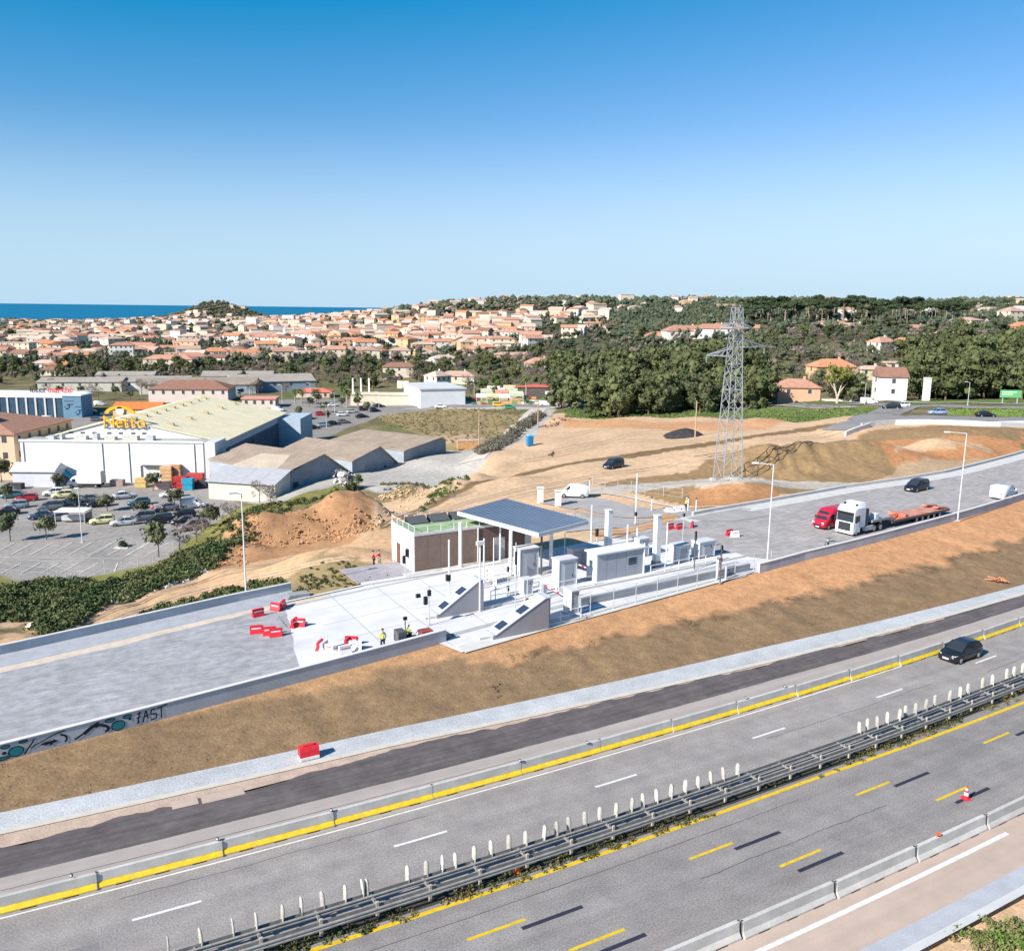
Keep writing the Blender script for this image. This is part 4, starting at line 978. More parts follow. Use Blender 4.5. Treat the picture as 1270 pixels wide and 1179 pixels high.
def make_car(kind='hatch', label='x', col=(.1,.1,.1), name='parked_car', plate=True):
    r = thing(name, label, 'car'); r.color = (*col,1)
    if kind == 'hatch': Ln, w, belt, roof = 4.1, .86, .92, 1.48; st = [(-2.03,.62,.36,.78),(-1.98,.80,.26,.92),(-1.7,.86,.2,.97),(-.9,.88,.2,.96),(.6,.88,.2,.95),(.95,.87,.2,.93),(1.55,.85,.22,.82),(1.9,.76,.25,.70),(2.05,.60,.32,.58)]; cab = [(-1.95,.95),(-1.55,1.40),(.15,1.46),(1.05,.93)]; rf = (-1.52,.12)
    elif kind == 'mpv': st = [(-2.35,.66,.36,.9),(-2.28,.84,.26,1.02),(-2.0,.9,.2,1.06),(-.9,.92,.2,1.05),(.8,.92,.2,1.02),(1.3,.90,.2,.98),(1.9,.86,.22,.86),(2.2,.76,.25,.72),(2.35,.60,.32,.58)]; cab = [(-2.28,1.05),(-2.0,1.62),(.35,1.70),(1.4,.99)]; Ln, w, belt, roof = 4.7, .9, 1.03, 1.72; rf = (-1.98,.32)
    elif kind == 'van': st = [(-2.3,.80,.34,1.70),(-2.26,.88,.26,1.78),(-1.2,.90,.22,1.82),(.35,.90,.22,1.80),(.55,.9,.22,1.2),(1.2,.88,.22,1.08),(1.9,.84,.24,.86),(2.15,.74,.28,.72),(2.25,.6,.34,.58)]; cab = [(.30,1.1),(.34,1.72),(.60,1.72),(1.42,1.02)]; Ln, w, belt, roof = 4.5, .9, 1.1, 1.82; rf = (.30,.62)
    else: st = [(-2.25,.62,.36,.78),(-2.18,.80,.26,.92),(-1.7,.86,.2,.94),(-.9,.88,.2,.94),(.6,.88,.2,.93),(.95,.87,.2,.91),(1.65,.85,.22,.80),(2.1,.76,.25,.68),(2.25,.60,.32,.56)]; cab = [(-1.75,.93),(-1.05,1.36),(.15,1.42),(1.1,.91)]; Ln, w, belt, roof = 4.5, .88, .92, 1.43; rf = (-1.02,.12)
    q = MB(); q.loft([sect(x,ww,zb,zt) for x,ww,zb,zt in st]); o = q.obj('body', CARP, r, smooth=True); o['tint'] = 1; o.color = (*col,1)
    for p in o.data.polygons: pass
    # greenhouse
    (xa,za),(xb,zb),(xc,zc),(xd,zd) = cab; wb = w*.93; wt = w*.74
    q = MB(); q.loft([[(xa,-wb*.94,za-.05),(xb,-wt,zb),(xc,-wt,zc),(xd,-wb*.94,zd-.05)],[(xa,wb*.94,za-.05),(xb,wt,zb),(xc,wt,zc),(xd,wb*.94,zd-.05)]]); q.obj('windows', GLASS, r)
    q = MB(); zr_ = max(zb,zc); q.loft([[(rf[0]-.06,-wt*1.0,zb-.03),(rf[0]-.02,-wt*.86,zb+.045),(rf[0]-.02,wt*.86,zb+.045),(rf[0]-.06,wt*1.0,zb-.03)],[((rf[0]+rf[1])/2,-wt*1.02,zr_),((rf[0]+rf[1])/2,-wt*.86,zr_+.075),((rf[0]+rf[1])/2,wt*.86,zr_+.075),((rf[0]+rf[1])/2,wt*1.02,zr_)],[(rf[1]+.05,-wt*1.0,zc-.03),(rf[1],-wt*.86,zc+.045),(rf[1],wt*.86,zc+.045),(rf[1]+.05,wt*1.0,zc-.03)]]); o = q.obj('roof', CARP, r, smooth=False); o['tint'] = 1; o.color = (*col,1)
    for sg in (-1,1):
        for (p_, q_, r_) in (((xc,sg*wt*1.0,zc),(xd,sg*wb*.955,zd-.02),.035),((xb,sg*wt*1.0,zb),(xa,sg*wb*.955,za-.02),.05),(((xb+xd)/2-.15,sg*wt*1.0,zb+.02),((xb+xd)/2-.15,sg*wb*.965,belt),.035)):
            if kind == 'van' and r_ == .035 and p_[0] != xc: continue
            q = MB(); q.bar(p_, q_, r_, 4); o = q.obj('pillar', CARP, r); o['tint'] = 1; o.color = (*col,1)
    for x in (-Ln*.31, Ln*.31):
        for y in (-w+.06, w-.06): wheel(r, x, y, .32)
    xf = st[-2][0]
    for sg in (-1,1):
        q = MB(); q.loft([[(xf-.22,sg*.52,.62),(xf-.22,sg*.80,.62),(xf-.30,sg*.80,.76),(xf-.28,sg*.52,.77)],[(xf+.10,sg*.46,.60),(xf+.02,sg*.70,.60),(xf-.04,sg*.70,.72),(xf+.03,sg*.46,.70)]]); q.obj('headlight', LAMPG, r)
        xr_ = st[0][0]; q = MB(); q.box(xr_-.0,xr_+.14,sg*.66-.09,sg*.66+.09,.72,.95); q.obj('tail_light', mat('tail_light_red', (.35,.01,.01), .3, .05, 4), r)
        q = MB(); q.box(xc+.35,xc+.50,sg*(w+.06)-.09,sg*(w+.06)+.09,belt-.02,belt+.12); o = q.obj('mirror', CARP, r); o['tint'] = 1; o.color = (*col,1)
    q = MB(); q.box(st[-1][0]-.02,st[-1][0]+.02,-.26,.26,.36,.48); q.obj('number_plate', WHP, r)
    q = MB(); q.box(st[-1][0]-.03,st[-1][0]+.012,-.42,.42,.50,.56); q.obj('grille', BLACK, r)
    q = MB(); q.box(-Ln*.46,Ln*.46,-w*.85,w*.85,.16,.24); q.obj('underbody', BLACK, r)
    return r
def heading(p, q, z=None):
    a = place(*p) if z is None else (*un(*p, z), z); b_ = place(*q) if z is None else (*un(*q, z), z); return math.atan2(b_[1]-a[1], b_[0]-a[0])
# the black hatchback on the motorway
bc = make_car('hatch', 'black hatchback driving towards the viewer on the motorway', (.012,.014,.018), 'car')
x, y = W2(63.0, -1.35); bc.location = (x, y, .002); bc.rotation_euler = (0,0,tang(63)+math.pi)
mp = make_car('mpv', 'black estate car with roof rails driving on the plaza road', (.012,.014,.02), 'car')
x, y = W2(119.0, -37.7); mp.location = (x, y, zpl(119)+.003); mp.rotation_euler = (0,0,tang(119)+math.pi+.0)
q = MB()
for sg in (-1,1): q.bar((-1.8,sg*.6,1.76),(.3,sg*.6,1.80),.025,5)
q.obj('roof_rail', STEEL, mp)
sv = make_car('mpv', 'dark blue people carrier on the sandy track above the plaza', (.015,.022,.045), 'car')
x, y, z = place(760.5, 580); sv.location = (x,y,z+.03); sv.rotation_euler = (0,0,heading((773,579),(748,584)))
wv = make_car('van', 'white van driving away at the right edge of the plaza road', (.78,.78,.77), 'van')
x, y = W2(124.8, -27.4); wv.location = (x,y,zpl(124)+.003); wv.rotation_euler = (0,0,tang(124)); wv['category'] = 'van'; wv.scale = (1.15,1.12,1.1)
v2 = make_car('van', 'white panel van parked facing left behind the toll canopy', (.78,.78,.77), 'van')
x, y, z = place(711, 617); v2.location = (x,y,z+.12); v2.rotation_euler = (0,0,math.pi*.97); v2['category'] = 'van'; v2.scale = (1.0,1.05,1.08)
# red panel van
rv = thing('panel_van', 'red high-roofed panel van parked beside the white truck', 'van', (0,0,0)); rv.color = (.45,.012,.035,1)
q = MB(); q.loft([sect(x_,w_,zb_,zt_,.80) for x_,w_,zb_,zt_ in ((-2.6,.88,.35,2.25),(-2.5,.96,.28,2.42),(-1,.98,.25,2.48),(.8,.98,.25,2.44),(1.25,.96,.25,2.25),(1.7,.95,.25,1.75),(2.05,.94,.25,1.18),(2.5,.88,.28,.98),(2.68,.72,.35,.72))]); o = q.obj('body', CARP, rv, smooth=True); o.color = rv.color
q = MB(); q.add([(2.06,-.80,1.22),(2.06,.80,1.22),(1.40,.72,2.16),(1.40,-.72,2.16)], [(0,1,2,3)]); q.box(1.40,2.0,-.78,.78,1.3,1.35); q.obj('windscreen', GLASS, rv)
for sg in (-1,1):
    q = MB(); q.add([(.75,sg*.985,1.25),(1.75,sg*.965,1.25),(1.38,sg*.965,1.85),(.75,sg*.985,1.9)], [(0,1,2,3)]); q.box(.76,1.4,sg*.96-.02,sg*.96+.02,1.26,1.8); q.obj('side_window', GLASS, rv)
    q = MB(); q.box(2.35,2.62,sg*.66-.14,sg*.66+.14,.74,.96); q.obj('headlight', LAMPG, rv)
    q = MB(); q.box(1.55,1.7,sg*1.08-.12,sg*1.08+.12,1.2,1.5); q.obj('mirror', BLACK, rv)
    for x_ in (-1.65,1.75): wheel(rv, x_, sg*.88, .34, .22)
q = MB(); q.box(2.66,2.70,-.5,.5,.45,.68); q.obj('grille', BLACK, rv); q = MB(); q.box(2.69,2.72,-.26,.26,.32,.43); q.obj('number_plate', WHP, rv)
x, y = W2(86.8, -31.6); rv.location = (x,y,zpl(86)+.003); rv.rotation_euler = (0,0,tang(86)+math.pi)
# white tractor unit with an orange low-loader
x, y = W2(85.9, -28.1); tz = zpl(86)+.004; trz = tang(90)+math.pi
tr = thing('truck', 'white lorry tractor unit with dark windscreen pulling a red low-loader trailer', 'truck', (x,y,tz), trz)
TRW = mat('truck_white_paint', (.72,.74,.76), .35, .04, 2, spec=.6)
def lcab(x_, w_, z0_, z1_): return [(x_,-w_,z0_),(x_,-w_,z1_-.25),(x_,-w_*.86,z1_),(x_,w_*.86,z1_),(x_,w_,z1_-.25),(x_,w_,z0_)]
q = MB(); q.loft([lcab(-.9,1.2,1.0,3.55),(lcab(.1,1.24,.95,3.62)),(lcab(.9,1.24,.9,3.6)),(lcab(1.2,1.22,.9,3.45)),(lcab(1.38,1.18,.9,3.15))]); cb = q.obj('cab', TRW, tr)
q = MB(); q.box(1.2,1.46,-1.22,1.22,.28,1.55); q.box(.1,1.2,-1.235,-1.0,.45,1.0); q.box(.1,1.2,1.0,1.235,.45,1.0); q.obj('bumper', TRW, tr)
q = MB(); q.box(1.385,1.42,-1.12,1.12,1.72,2.78); q.obj('windscreen', GLASS, tr)
q = MB(); q.box(1.30,1.66,-1.15,1.15,2.80,2.92); q.obj('sun_visor', BLACK, tr)
q = MB(); q.box(1.46,1.50,-.82,.82,.62,1.60)
gr_ = q.obj('grille', BLACK, tr)
for k_ in range(5):
    q = MB(); q.box(1.50,1.52,-.78,.78,.72+k_*.17,.76+k_*.17); q.obj('grille_bar', DGREY, gr_)
for sg in (-1,1):
    q = MB(); q.box(1.40,1.50,sg*1.0-.16,sg*1.0+.16,.60,.85); q.obj('headlight', LAMPG, tr)
    q = MB(); q.box(.25,1.0,sg*1.236-.01,sg*1.236+.01,1.75,2.5); q.obj('side_window', GLASS, tr)
    q = MB(); q.box(1.15,1.35,sg*1.42-.10,sg*1.42+.10,1.7,2.5); q.obj('mirror', BLACK, tr)
    q = MB(); q.box(-2.6,-.95,sg*1.05-.2,sg*1.05+.2,.4,.95); q.obj('fuel_tank', STEEL, tr)
    wheel(tr, .75, sg*1.05, .50, .30); wheel(tr, -2.9, sg*.98, .50, .50); wheel(tr, -4.2, sg*.98, .50, .50)
    q = MB(); q.box(-.6,.6,sg*.8-.12,sg*.8+.12,3.62,3.80); q.obj('roof_lamp_box', BLACK, tr)
q = MB(); q.box(-5.2,-.9,-.45,.45,.65,.95); q.obj('chassis', BLACK, tr)
q = MB(); q.box(-1.7,-1.0,-1.1,1.1,.95,3.1); q.obj('exhaust_tower', DGREY, tr)
q = MB(); q.add([(-.9,-1.1,3.55),(.5,-1.0,3.62),(.5,1.0,3.62),(-.9,1.1,3.55),(-.85,-.95,3.95),(-.1,-.9,3.95),(-.1,.9,3.95),(-.85,.95,3.95)], [(0,1,5,4),(1,2,6,5),(2,3,7,6),(3,0,4,7),(4,5,6,7)]); q.obj('wind_deflector', TRW, tr)
LRED = mat('faded_red_deck_paint', (.50,.13,.07), .6, .15, 1.2, 6, .12, col2=(.45,.33,.27), c2sc=.7, c2amt=.6)
tl = thing('low_loader', 'long red and pink low-loader trailer with ramps behind the white tractor', 'trailer', (x,y,tz), trz)
q = MB(); q.box(-6.6,-2.4,-1.2,1.2,1.25,1.55); q.obj('gooseneck', mat('trailer_grey', (.30,.31,.33), .6, .1, 2), tl)
for k_ in range(14):
    q = MB(); q.box(-7.3-k_*.9+.45,-7.3-k_*.9-.43,-1.25,1.25,.88,.98) if False else q.box(-7.2-(k_+1)*.9+.02,-7.2-k_*.9-.02,-1.25,1.25,.9,.99); q.obj('deck_board', LRED, tl)
q = MB(); q.box(-19.9,-6.6,-1.28,-1.05,.65,.9); q.box(-19.9,-6.6,1.05,1.28,.65,.9); q.box(-19.9,-6.7,-.5,.5,.55,.88); q.obj('frame', DGREY, tl)
for sg in (-1,1):
    for k_ in range(5): wheel(tl, -12.2-k_*1.35, sg*1.0, .40, .45)
    q = MB(); q.loft([[(-19.8,sg*.75-.35,.95),(-19.8,sg*.75+.35,.95),(-19.8,sg*.75+.35,1.1),(-19.8,sg*.75-.35,1.1)],[(-17.2,sg*.75-.35,1.25),(-17.2,sg*.75+.35,1.25),(-17.2,sg*.75+.35,1.4),(-17.2,sg*.75-.35,1.4)]]); q.obj('ramp', LRED, tl)
    q = MB(); q.bar((-7.3,sg*1.0,1.05),(-10.5,-sg*.4,1.35),.08,5); q.obj('crane_arm', LRED, tl)
q = MB(); q.box(-3.9,-3.1,.3,1.1,1.56,2.2); q.obj('tool_box', WHITE, tl)
for k_ in range(2):
    q = MB(); q.box(-7.0-k_*3.2,-6.4-k_*3.2,-1.2,1.2,1.0,1.35); q.obj('cross_beam', LRED, tl)

# ---------------------------------------------------------------- parked cars
protos = {}
for kd in ('hatch','mpv','saloon','van'): protos[kd] = snap(make_car(kd, 'x'))
used = {k_: False for k_ in protos}
PARKED = []
def park(px, py, kd, col, label, hd, group='cars in the supermarket car park', name=None, lift=.02, ty=None):
    x, y, z = place(px, py)
    for (ax, ay, ah) in PARKED:
        ca_, sa_ = math.cos(ah), math.sin(ah); u_ = (x-ax)*ca_+(y-ay)*sa_; v_ = -(x-ax)*sa_+(y-ay)*ca_
        if abs(u_) < 4.5 and abs(v_) < 1.95: return None
    PARKED.append((x, y, hd))
    if not used[kd]:
        o = protos[kd]; used[kd] = True; o.location = (x,y,z+lift); o.rotation_euler = (0,0,hd); o['label'] = label; o['group'] = group; o.color = (*col,1)
        for c in o.children:
            if c.get('tint'): c.color = (*col,1)
    else: o = copy_tree(protos[kd], (x,y,z+lift), hd, label, group, col)
    if kd == 'van': o['category'] = 'van'
    if name: o.name = name
    return o
D1 = rad(205); D2 = rad(25)
BK=(.012,.013,.018); SV=(.42,.44,.46); GY=(.12,.13,.15); BL=(.03,.06,.12); SB=(.20,.27,.34); RD=(.45,.02,.03); WT=(.72,.72,.70); CR_=(.62,.58,.30); TL=(.05,.13,.16); LI=(.38,.34,.42); MN=(.20,.15,.16)
P_ = [(5,612,'hatch',LI,'lilac grey car at the left edge in the back row of the car park',D1),(17,617,'saloon',TL,'teal grey saloon in the back row of the car park',D1),(33,621,'hatch',RD,'red hatchback facing the camera in the back row, left part',D1),(44,616,'mpv',BK,'black people carrier behind the red hatchback',D1),
 (57,621,'mpv',SB,'silver blue people carrier in the back row, middle part',D1),(67,614,'hatch',WT,'white hatchback half hidden behind the silver blue people carrier',D1),(78,617,'hatch',CR_,'yellowish green hatchback in the back row',D1),(94,616,'hatch',RD,'red hatchback at the right end of the back row',D1),
 (8,638,'saloon',BK,'black saloon at the left edge of the second row',D1),(26,638,'mpv',BK,'black people carrier nearest the left, second row',D1),(41,634,'hatch',BK,'black hatchback right of the black people carrier',D1),(70,646,'hatch',GY,'dark grey hatchback left of the trolley shelter',D1),
 (127,649,'hatch',CR_,'cream yellow hatchback right of the trolley shelter',D1),(139,650,'saloon',GY,'dark saloon behind the cream hatchback',D1),(154,651,'saloon',SV,'silver saloon in the second row with a dark roof',D1),(177,645,'mpv',GY,'dark grey people carrier in the middle of the second row',D1),(197,649,'mpv',BK,'black people carrier beside the round car park tree',D1),(217,646,'hatch',WT,'white hatchback at the far end of the second row',D1),
 (155,618,'saloon',SV,'silver saloon driving alone behind the second row',D2+.1),(172,626,'hatch',TL,'dark teal hatchback facing lower left',D1+.1),(196,621,'hatch',BK,'black hatchback behind the two pedestrians',D1),(213,616,'saloon',WT,'white saloon near the pallets',D1),
 (240,629,'van',WT,'small white van facing right near the hangar',D2-.15),(241,656,'mpv',MN,'maroon grey people carrier by the bare saplings',D1),(256,652,'hatch',GY,'dark grey hatchback at the right end of the car park',D1),
 (21,630,'hatch',SB,'grey blue hatchback between two black cars',D1),(206,633,'saloon',GY,'grey saloon half hidden by a small tree',D1)]
P_ += [(49,628,'saloon',BK,'black saloon in the middle of the left block of cars',D1),(63,632,'mpv',GY,'grey people carrier right of the black saloon block',D1),(12,624,'hatch',GY,'grey hatchback in the packed left block',D1),(84,627,'hatch',BL,'dark blue hatchback behind the trolley shelter',D1),(110,622,'saloon',GY,'dark grey saloon below the box lorry',D1),(122,628,'hatch',BK,'black hatchback between lorry and cream hatchback',D1),(140,629,'mpv',SV,'silver people carrier left of the teal hatchback',D1),(166,653,'hatch',BL,'dark blue hatchback right of the silver saloon',D1),(187,652,'hatch',SV,'pale silver hatchback left of the round tree',D1),(228,641,'hatch',BK,'black hatchback under the white van',D1),(229,650,'saloon',BK,'black saloon before the maroon people carrier',D1),(103,651,'saloon',BK,'black saloon just below the trolley shelter',D1),(52,643,'saloon',BL,'dark blue saloon left of the dark grey hatchback',D1)]
for a in P_: park(*a)
UP = 'cars in the upper car park'
U = [(388,532,'hatch',BK,'black hatchback nearest the hangar roof in the upper car park',D2),(402,529,'hatch',SB,'blue grey hatchback second along the hangar roof',D2),(413,527,'saloon',BK,'black saloon third along the hangar roof',D2),(425,516,'hatch',WT,'white hatchback in the middle of the upper car park',D2),(426,525,'saloon',GY,'grey saloon behind the hangar ridge',D2),
 (453,509,'mpv',BK,'black people carrier by the round bushes of the upper car park',D2),(464,510,'hatch',GY,'dark grey hatchback right of the black people carrier',D2),(449,518,'saloon',BK,'black saloon near the hangar ridge end',D2),(413,504,'saloon',WT,'long white car by the palms',D2),(499,501,'hatch',WT,'white hatchback in front of the long cream wall',0),(547,506,'saloon',WT,'white saloon in front of the white warehouse',0),
 (437,512,'hatch',SV,'silver hatchback in the upper car park',D2),(470,505,'saloon',BK,'black saloon at the right end of the upper car park',D2),(380,520,'mpv',GY,'grey people carrier beside the blue end wall',D2),(398,515,'hatch',RD,'red hatchback under the pollarded trees',D2)]
for a in U: park(*a, group=UP)
RB = 'cars on the roundabout road'
for a in [(1222,517,'saloon',BK,'black saloon on the roundabout road at far right',0.05),(1162,514,'hatch',(.25,.33,.5),'pale blue hatchback on the roundabout road',math.pi),(1105,507,'mpv',BK,'dark people carrier entering the roundabout',math.pi-.3),(1078,501,'van',WT,'white van parked before the white house',0.),(1118,505,'hatch',WT,'white car just behind the dark people carrier',math.pi),
  (794,498,'mpv',(.62,.6,.55),'cream camper parked in front of the pine wood',0),(677,503,'van',WT,'white van at the junction by the market',0),(722,504,'hatch',(.35,.6,.65),'pale turquoise car in front of the white arcade',0),(618,504,'hatch',(.7,.4,.02),'orange yellow car at the end of the lane',0),(632,507,'hatch',(.05,.3,.12),'green car behind the brown post',.2)]: park(*a, group=RB)
# far left lot: white delivery vans
for a in [(62,522,'van',WT,'white van behind the terracotta roofed block',0.3),(112,512,'van',WT,'white van right of the blue building',.3),(125,503,'van',WT,'white van further back right of the blue building',.3),(133,515,'saloon',WT,'white saloon left of the orange roof',.3),(120,522,'hatch',GY,'grey hatchback near the supermarket roof edge',.3),
   (318,516,'van',WT,'white van left end of the line behind the yellow roof',0),(345,510,'van',WT,'white van second in the line behind the yellow roof',0)]: park(*a, group='vehicles behind the supermarket')
# box truck
x, y, z = place(108, 604)
t = thing('box_truck', 'white box lorry parked in front of the supermarket wall facing left', 'truck', (x,y,z+.02), rad(182))
q = MB(); q.box(-3.4,1.4,-1.15,1.15,.95,3.5); q.obj('box_body', WHITE, t); q = MB(); q.loft([lcab(1.5,1.05,.45,2.35),lcab(2.4,1.05,.45,2.30),lcab(3.3,1.0,.45,1.35),lcab(3.7,.9,.45,1.1)]); q.obj('cab', WHITE, t)
q = MB(); q.add([(2.45,-.9,2.25),(3.3,-.92,1.36),(3.3,.92,1.36),(2.45,.9,2.25)], [(0,1,2,3)]); q.box(2.5,2.52,-.8,.8,2.1,2.25); q.obj('windscreen', GLASS, t)
for sg in (-1,1):
    q = MB(); q.box(1.8,2.5,sg*1.045-.01,sg*1.045+.01,1.3,1.9); q.obj('side_window', GLASS, t)
    for x_ in (-2.2,2.7): wheel(t, x_, sg*.95, .38, .25)
q = MB(); q.box(-3.4,2.2,-.5,.5,.5,.93); q.obj('chassis', BLACK, t); q = MB(); q.box(-3.5,-3.41,-1.1,1.1,1,3.4); q.obj('rear_door', mat('grey_shutter', (.42,.42,.43), .6, .1, 2), t)
# ---------------------------------------------------------------- trees
def leafmat(name, a, b_, hue=.30, sc=.6):
    return mat(name, a, .85, .30, sc, 3.0, .25, col2=b_, c2sc=sc*.7, c2amt=.7, hue=hue, spec=.12)
PINE = leafmat('pine_needles', (.072,.090,.040), (.13,.135,.055))
PINE2 = leafmat('dark_pine_needles', (.035,.055,.030), (.065,.085,.038))
PINE3 = leafmat('olive_pine_needles', (.058,.072,.036), (.10,.11,.05))
OLIVEL = leafmat('olive_leaves', (.09,.10,.055), (.14,.14,.075))
LEAFG = leafmat('green_leaves', (.06,.10,.03), (.11,.14,.04))
LEAFY = leafmat('yellow_green_leaves', (.24,.24,.05), (.16,.19,.05))
TWIG = leafmat('bare_twigs', (.17,.135,.11), (.23,.19,.16), .15)
REED = leafmat('dry_reeds', (.30,.24,.12), (.20,.19,.08), .15)
BLOSS = leafmat('white_blossom', (.62,.58,.55), (.35,.36,.22), .05)
BARK = mat('bark', (.14,.10,.075), .95, .25, 2.0, 9, .2)
BARKP = mat('pale_bark', (.33,.28,.23), .95, .2, 1.0, 9, .2)
def crownmesh(name, blobs, nleaf, size, m, seed, core=.72, flat=1.0, thin=1.0):
    """blobs: (x,y,z,rx,ry,rz). Each gets a lumpy core and a shell of leaf clumps"""
    R = np.random.default_rng(seed); V = []; Fc = []; off = 0
    ico = [(0,0,1)]+[(math.cos(a)*.894,math.sin(a)*.894,.447) for a in [i*2*math.pi/5 for i in range(5)]]+[(math.cos(a)*.894,math.sin(a)*.894,-.447) for a in [(i+.5)*2*math.pi/5 for i in range(5)]]+[(0,0,-1)]
    icf = [(0,i+1,(i+1)%5+1) for i in range(5)]+[(i+1,i+6,(i+1)%5+1) for i in range(5)]+[((i+1)%5+1,i+6,(i+1)%5+6) for i in range(5)]+[(11,(i+1)%5+6,i+6) for i in range(5)]
    for (x,y,z,rx,ry,rz) in blobs:
        if core:
            j = R.uniform(.75,1.15,12)*core
            V += [(x+p[0]*rx*k, y+p[1]*ry*k, z+p[2]*rz*k) for p, k in zip(ico, j)]; Fc += [tuple(i+off for i in f) for f in icf]; off += 12
        vol = (rx*ry*rz)**(1/3); n = max(6, int(nleaf*vol*vol))
        d = R.normal(size=(n,3)); d /= np.linalg.norm(d,axis=1)[:,None]
        # clumping: pull directions towards a few bud directions
        kb = max(5, n//14); bd = R.normal(size=(kb,3)); bd /= np.linalg.norm(bd,axis=1)[:,None]; pick = R.integers(0,kb,n)
        d = d*.45+bd[pick]*.75; d /= np.linalg.norm(d,axis=1)[:,None]
        br = R.uniform(.80,1.12,kb)[pick]*R.uniform(.78,1.05,n)
        c = np.array((x,y,z))+d*np.array((rx,ry,rz))*br[:,None]
        nr = d*.9+R.normal(size=(n,3))*.7; nr /= np.linalg.norm(nr,axis=1)[:,None]
        t = np.cross(nr, R.normal(size=(n,3))); t /= np.linalg.norm(t,axis=1)[:,None]; b2 = np.cross(nr,t)
        sz = (size*R.uniform(.55,1.35,n))[:,None]
        Q = np.stack([c-t*sz*thin-b2*sz*.5, c+t*sz*thin-b2*sz*.55, c+t*sz*.6*thin+b2*sz*.6, c-t*sz*.7*thin+b2*sz*.5],1).reshape(-1,3)
        V += [tuple(p) for p in Q]; Fc += [(off+4*i,off+4*i+1,off+4*i+2,off+4*i+3) for i in range(n)]; off += 4*n
    me = bpy.data.meshes.new(name); me.from_pydata(V, [], Fc); me.materials.append(m); me.update(); return me
def trunkmesh(h, r, lean=0, limbs=3, seed=0, spread=2, m=None, name='trunk'):
    R = random.Random(seed); q = MB(); x = y = 0; p = (0,0,-.4); rr = r
    for k in range(4):
        z = h*(k+1)/4; nx = lean*z*.1+R.uniform(-.1,.1)*h*.06; ny = R.uniform(-.1,.1)*h*.06; q.bar(p, (nx,ny,z), rr, 6, rr*.82); p = (nx,ny,z); rr *= .82
    for i in range(limbs):
        a = R.uniform(0,6.3); z0 = h*R.uniform(.55,.95); q.bar((0,0,z0),(math.cos(a)*spread,math.sin(a)*spread,z0+spread*R.uniform(.5,1.1)), r*.45, 5, r*.12)
    return q.mesh(name, m or BARK)
def blobs_round(R, n, rad_, zc, zr, br, squash=.85):
    out = []
    for i in range(n):
        a = R.uniform(0, 6.283); e = R.uniform(-.6, 1); k = R.uniform(.45,1)
        b = br*R.uniform(.7,1.25); out.append((math.cos(a)*rad_*k*math.cos(e*1.2), math.sin(a)*rad_*k*math.cos(e*1.2), zc+zr*math.sin(e*1.3)*k, b, b, b*squash))
    return out
TP = {}
def proto(kind, n, fn):
    TP[kind] = []
    for i in range(n):
        r = thing(kind, 'x', 'tree', (0,-500-10*i,0)); fn(r, i); TP[kind].append(snap(r))
def f_pine(r, i, m=PINE):
    R = random.Random(i*7+1); h = R.uniform(11,13)
    child('trunk', trunkmesh(h*.72, .24, R.uniform(-.5,.5), 4, i, 2.2), r)
    bl = [(R.uniform(-.6,.6),R.uniform(-.6,.6),h*.72,2.3,2.3,2.2)]+blobs_round(R, 17, 3.2, h*.62, 3.6, 1.35, .8)
    child('crown', crownmesh('crown', bl, 34, .24, m, i), r)
def f_pine_low(r, i, m=None):
    m = PINE if i % 2 else PINE3
    R = random.Random(i*7+31); h = R.uniform(9,12)
    child('trunk', trunkmesh(h*.6, .22, R.uniform(-.5,.5), 2, i, 2), r)
    bl = [(R.uniform(-.6,.6),R.uniform(-.6,.6),h*.45,2.6,2.6,3.4)]+blobs_round(R, 20, 3.3, h*.40, 4.9, 1.45, .9)
    child('crown', crownmesh('crown', bl, 26, .28, m, i+40), r)
def f_umb(r, i):
    R = random.Random(i*7+71); h = R.uniform(13,16)
    child('trunk', trunkmesh(h*.86, .26, R.uniform(-.4,.4), 4, i+5, 2.4, BARKP), r)
    bl = [(math.cos(a)*k, math.sin(a)*k, h*.86+R.uniform(-.5,.8)-k*.1, R.uniform(1.5,2.2), R.uniform(1.5,2.2), R.uniform(.9,1.3)) for a, k in [(R.uniform(0,6.3), R.uniform(0,3.4)) for _ in range(12)]]
    child('crown', crownmesh('crown', bl, 22, .30, PINE2, i+80), r)
def f_round(m, h, rr, nb, size=.2, tr=.1, dens=34):
    def f(r, i):
        R = random.Random(i*13+5)
        child('trunk', trunkmesh(h*.6, tr, R.uniform(-.3,.3), 3, i+9, rr*.5), r)
        child('crown', crownmesh('crown', blobs_round(R, nb, rr*.62, h*.68, h*.24, rr*.45), dens, size, m, i+120), r)
    return f
def f_bare(r, i):
    R = random.Random(i*11+3); h = R.uniform(7,9)
    child('trunk', trunkmesh(h*.5, .2, 0, 7, i+50, 2.4), r)
    child('crown', crownmesh('crown', blobs_round(R, 9, 2.6, h*.6, 2.6, 1.5, .9), 34, .30, TWIG, i+200, core=0, thin=.28), r)
def f_cyp(r, i):
    R = random.Random(i); h = R.uniform(7,9); child('trunk', trunkmesh(h*.3, .15, 0, 0, i), r)
    child('crown', crownmesh('crown', [(0,0,h*(.2+.75*k/6),.75*math.sin(.5+2.3*k/6),.75*math.sin(.5+2.3*k/6),h*.13) for k in range(7)], 60, .16, PINE2, i+300), r)
proto('pine_tree', 5, f_pine); proto('low_pine_tree', 6, f_pine_low); proto('umbrella_pine', 4, f_umb); proto('bare_tree', 4, f_bare)
proto('car_park_tree', 3, f_round(OLIVEL, 4.0, 1.9, 11, .15, .10, 80)); proto('leafy_tree', 3, f_round(LEAFG, 6.5, 2.6, 11, .24, .18)); proto('olive_tree', 3, f_round(OLIVEL, 5.5, 2.4, 10, .24, .18)); proto('cypress_tree', 2, f_cyp)
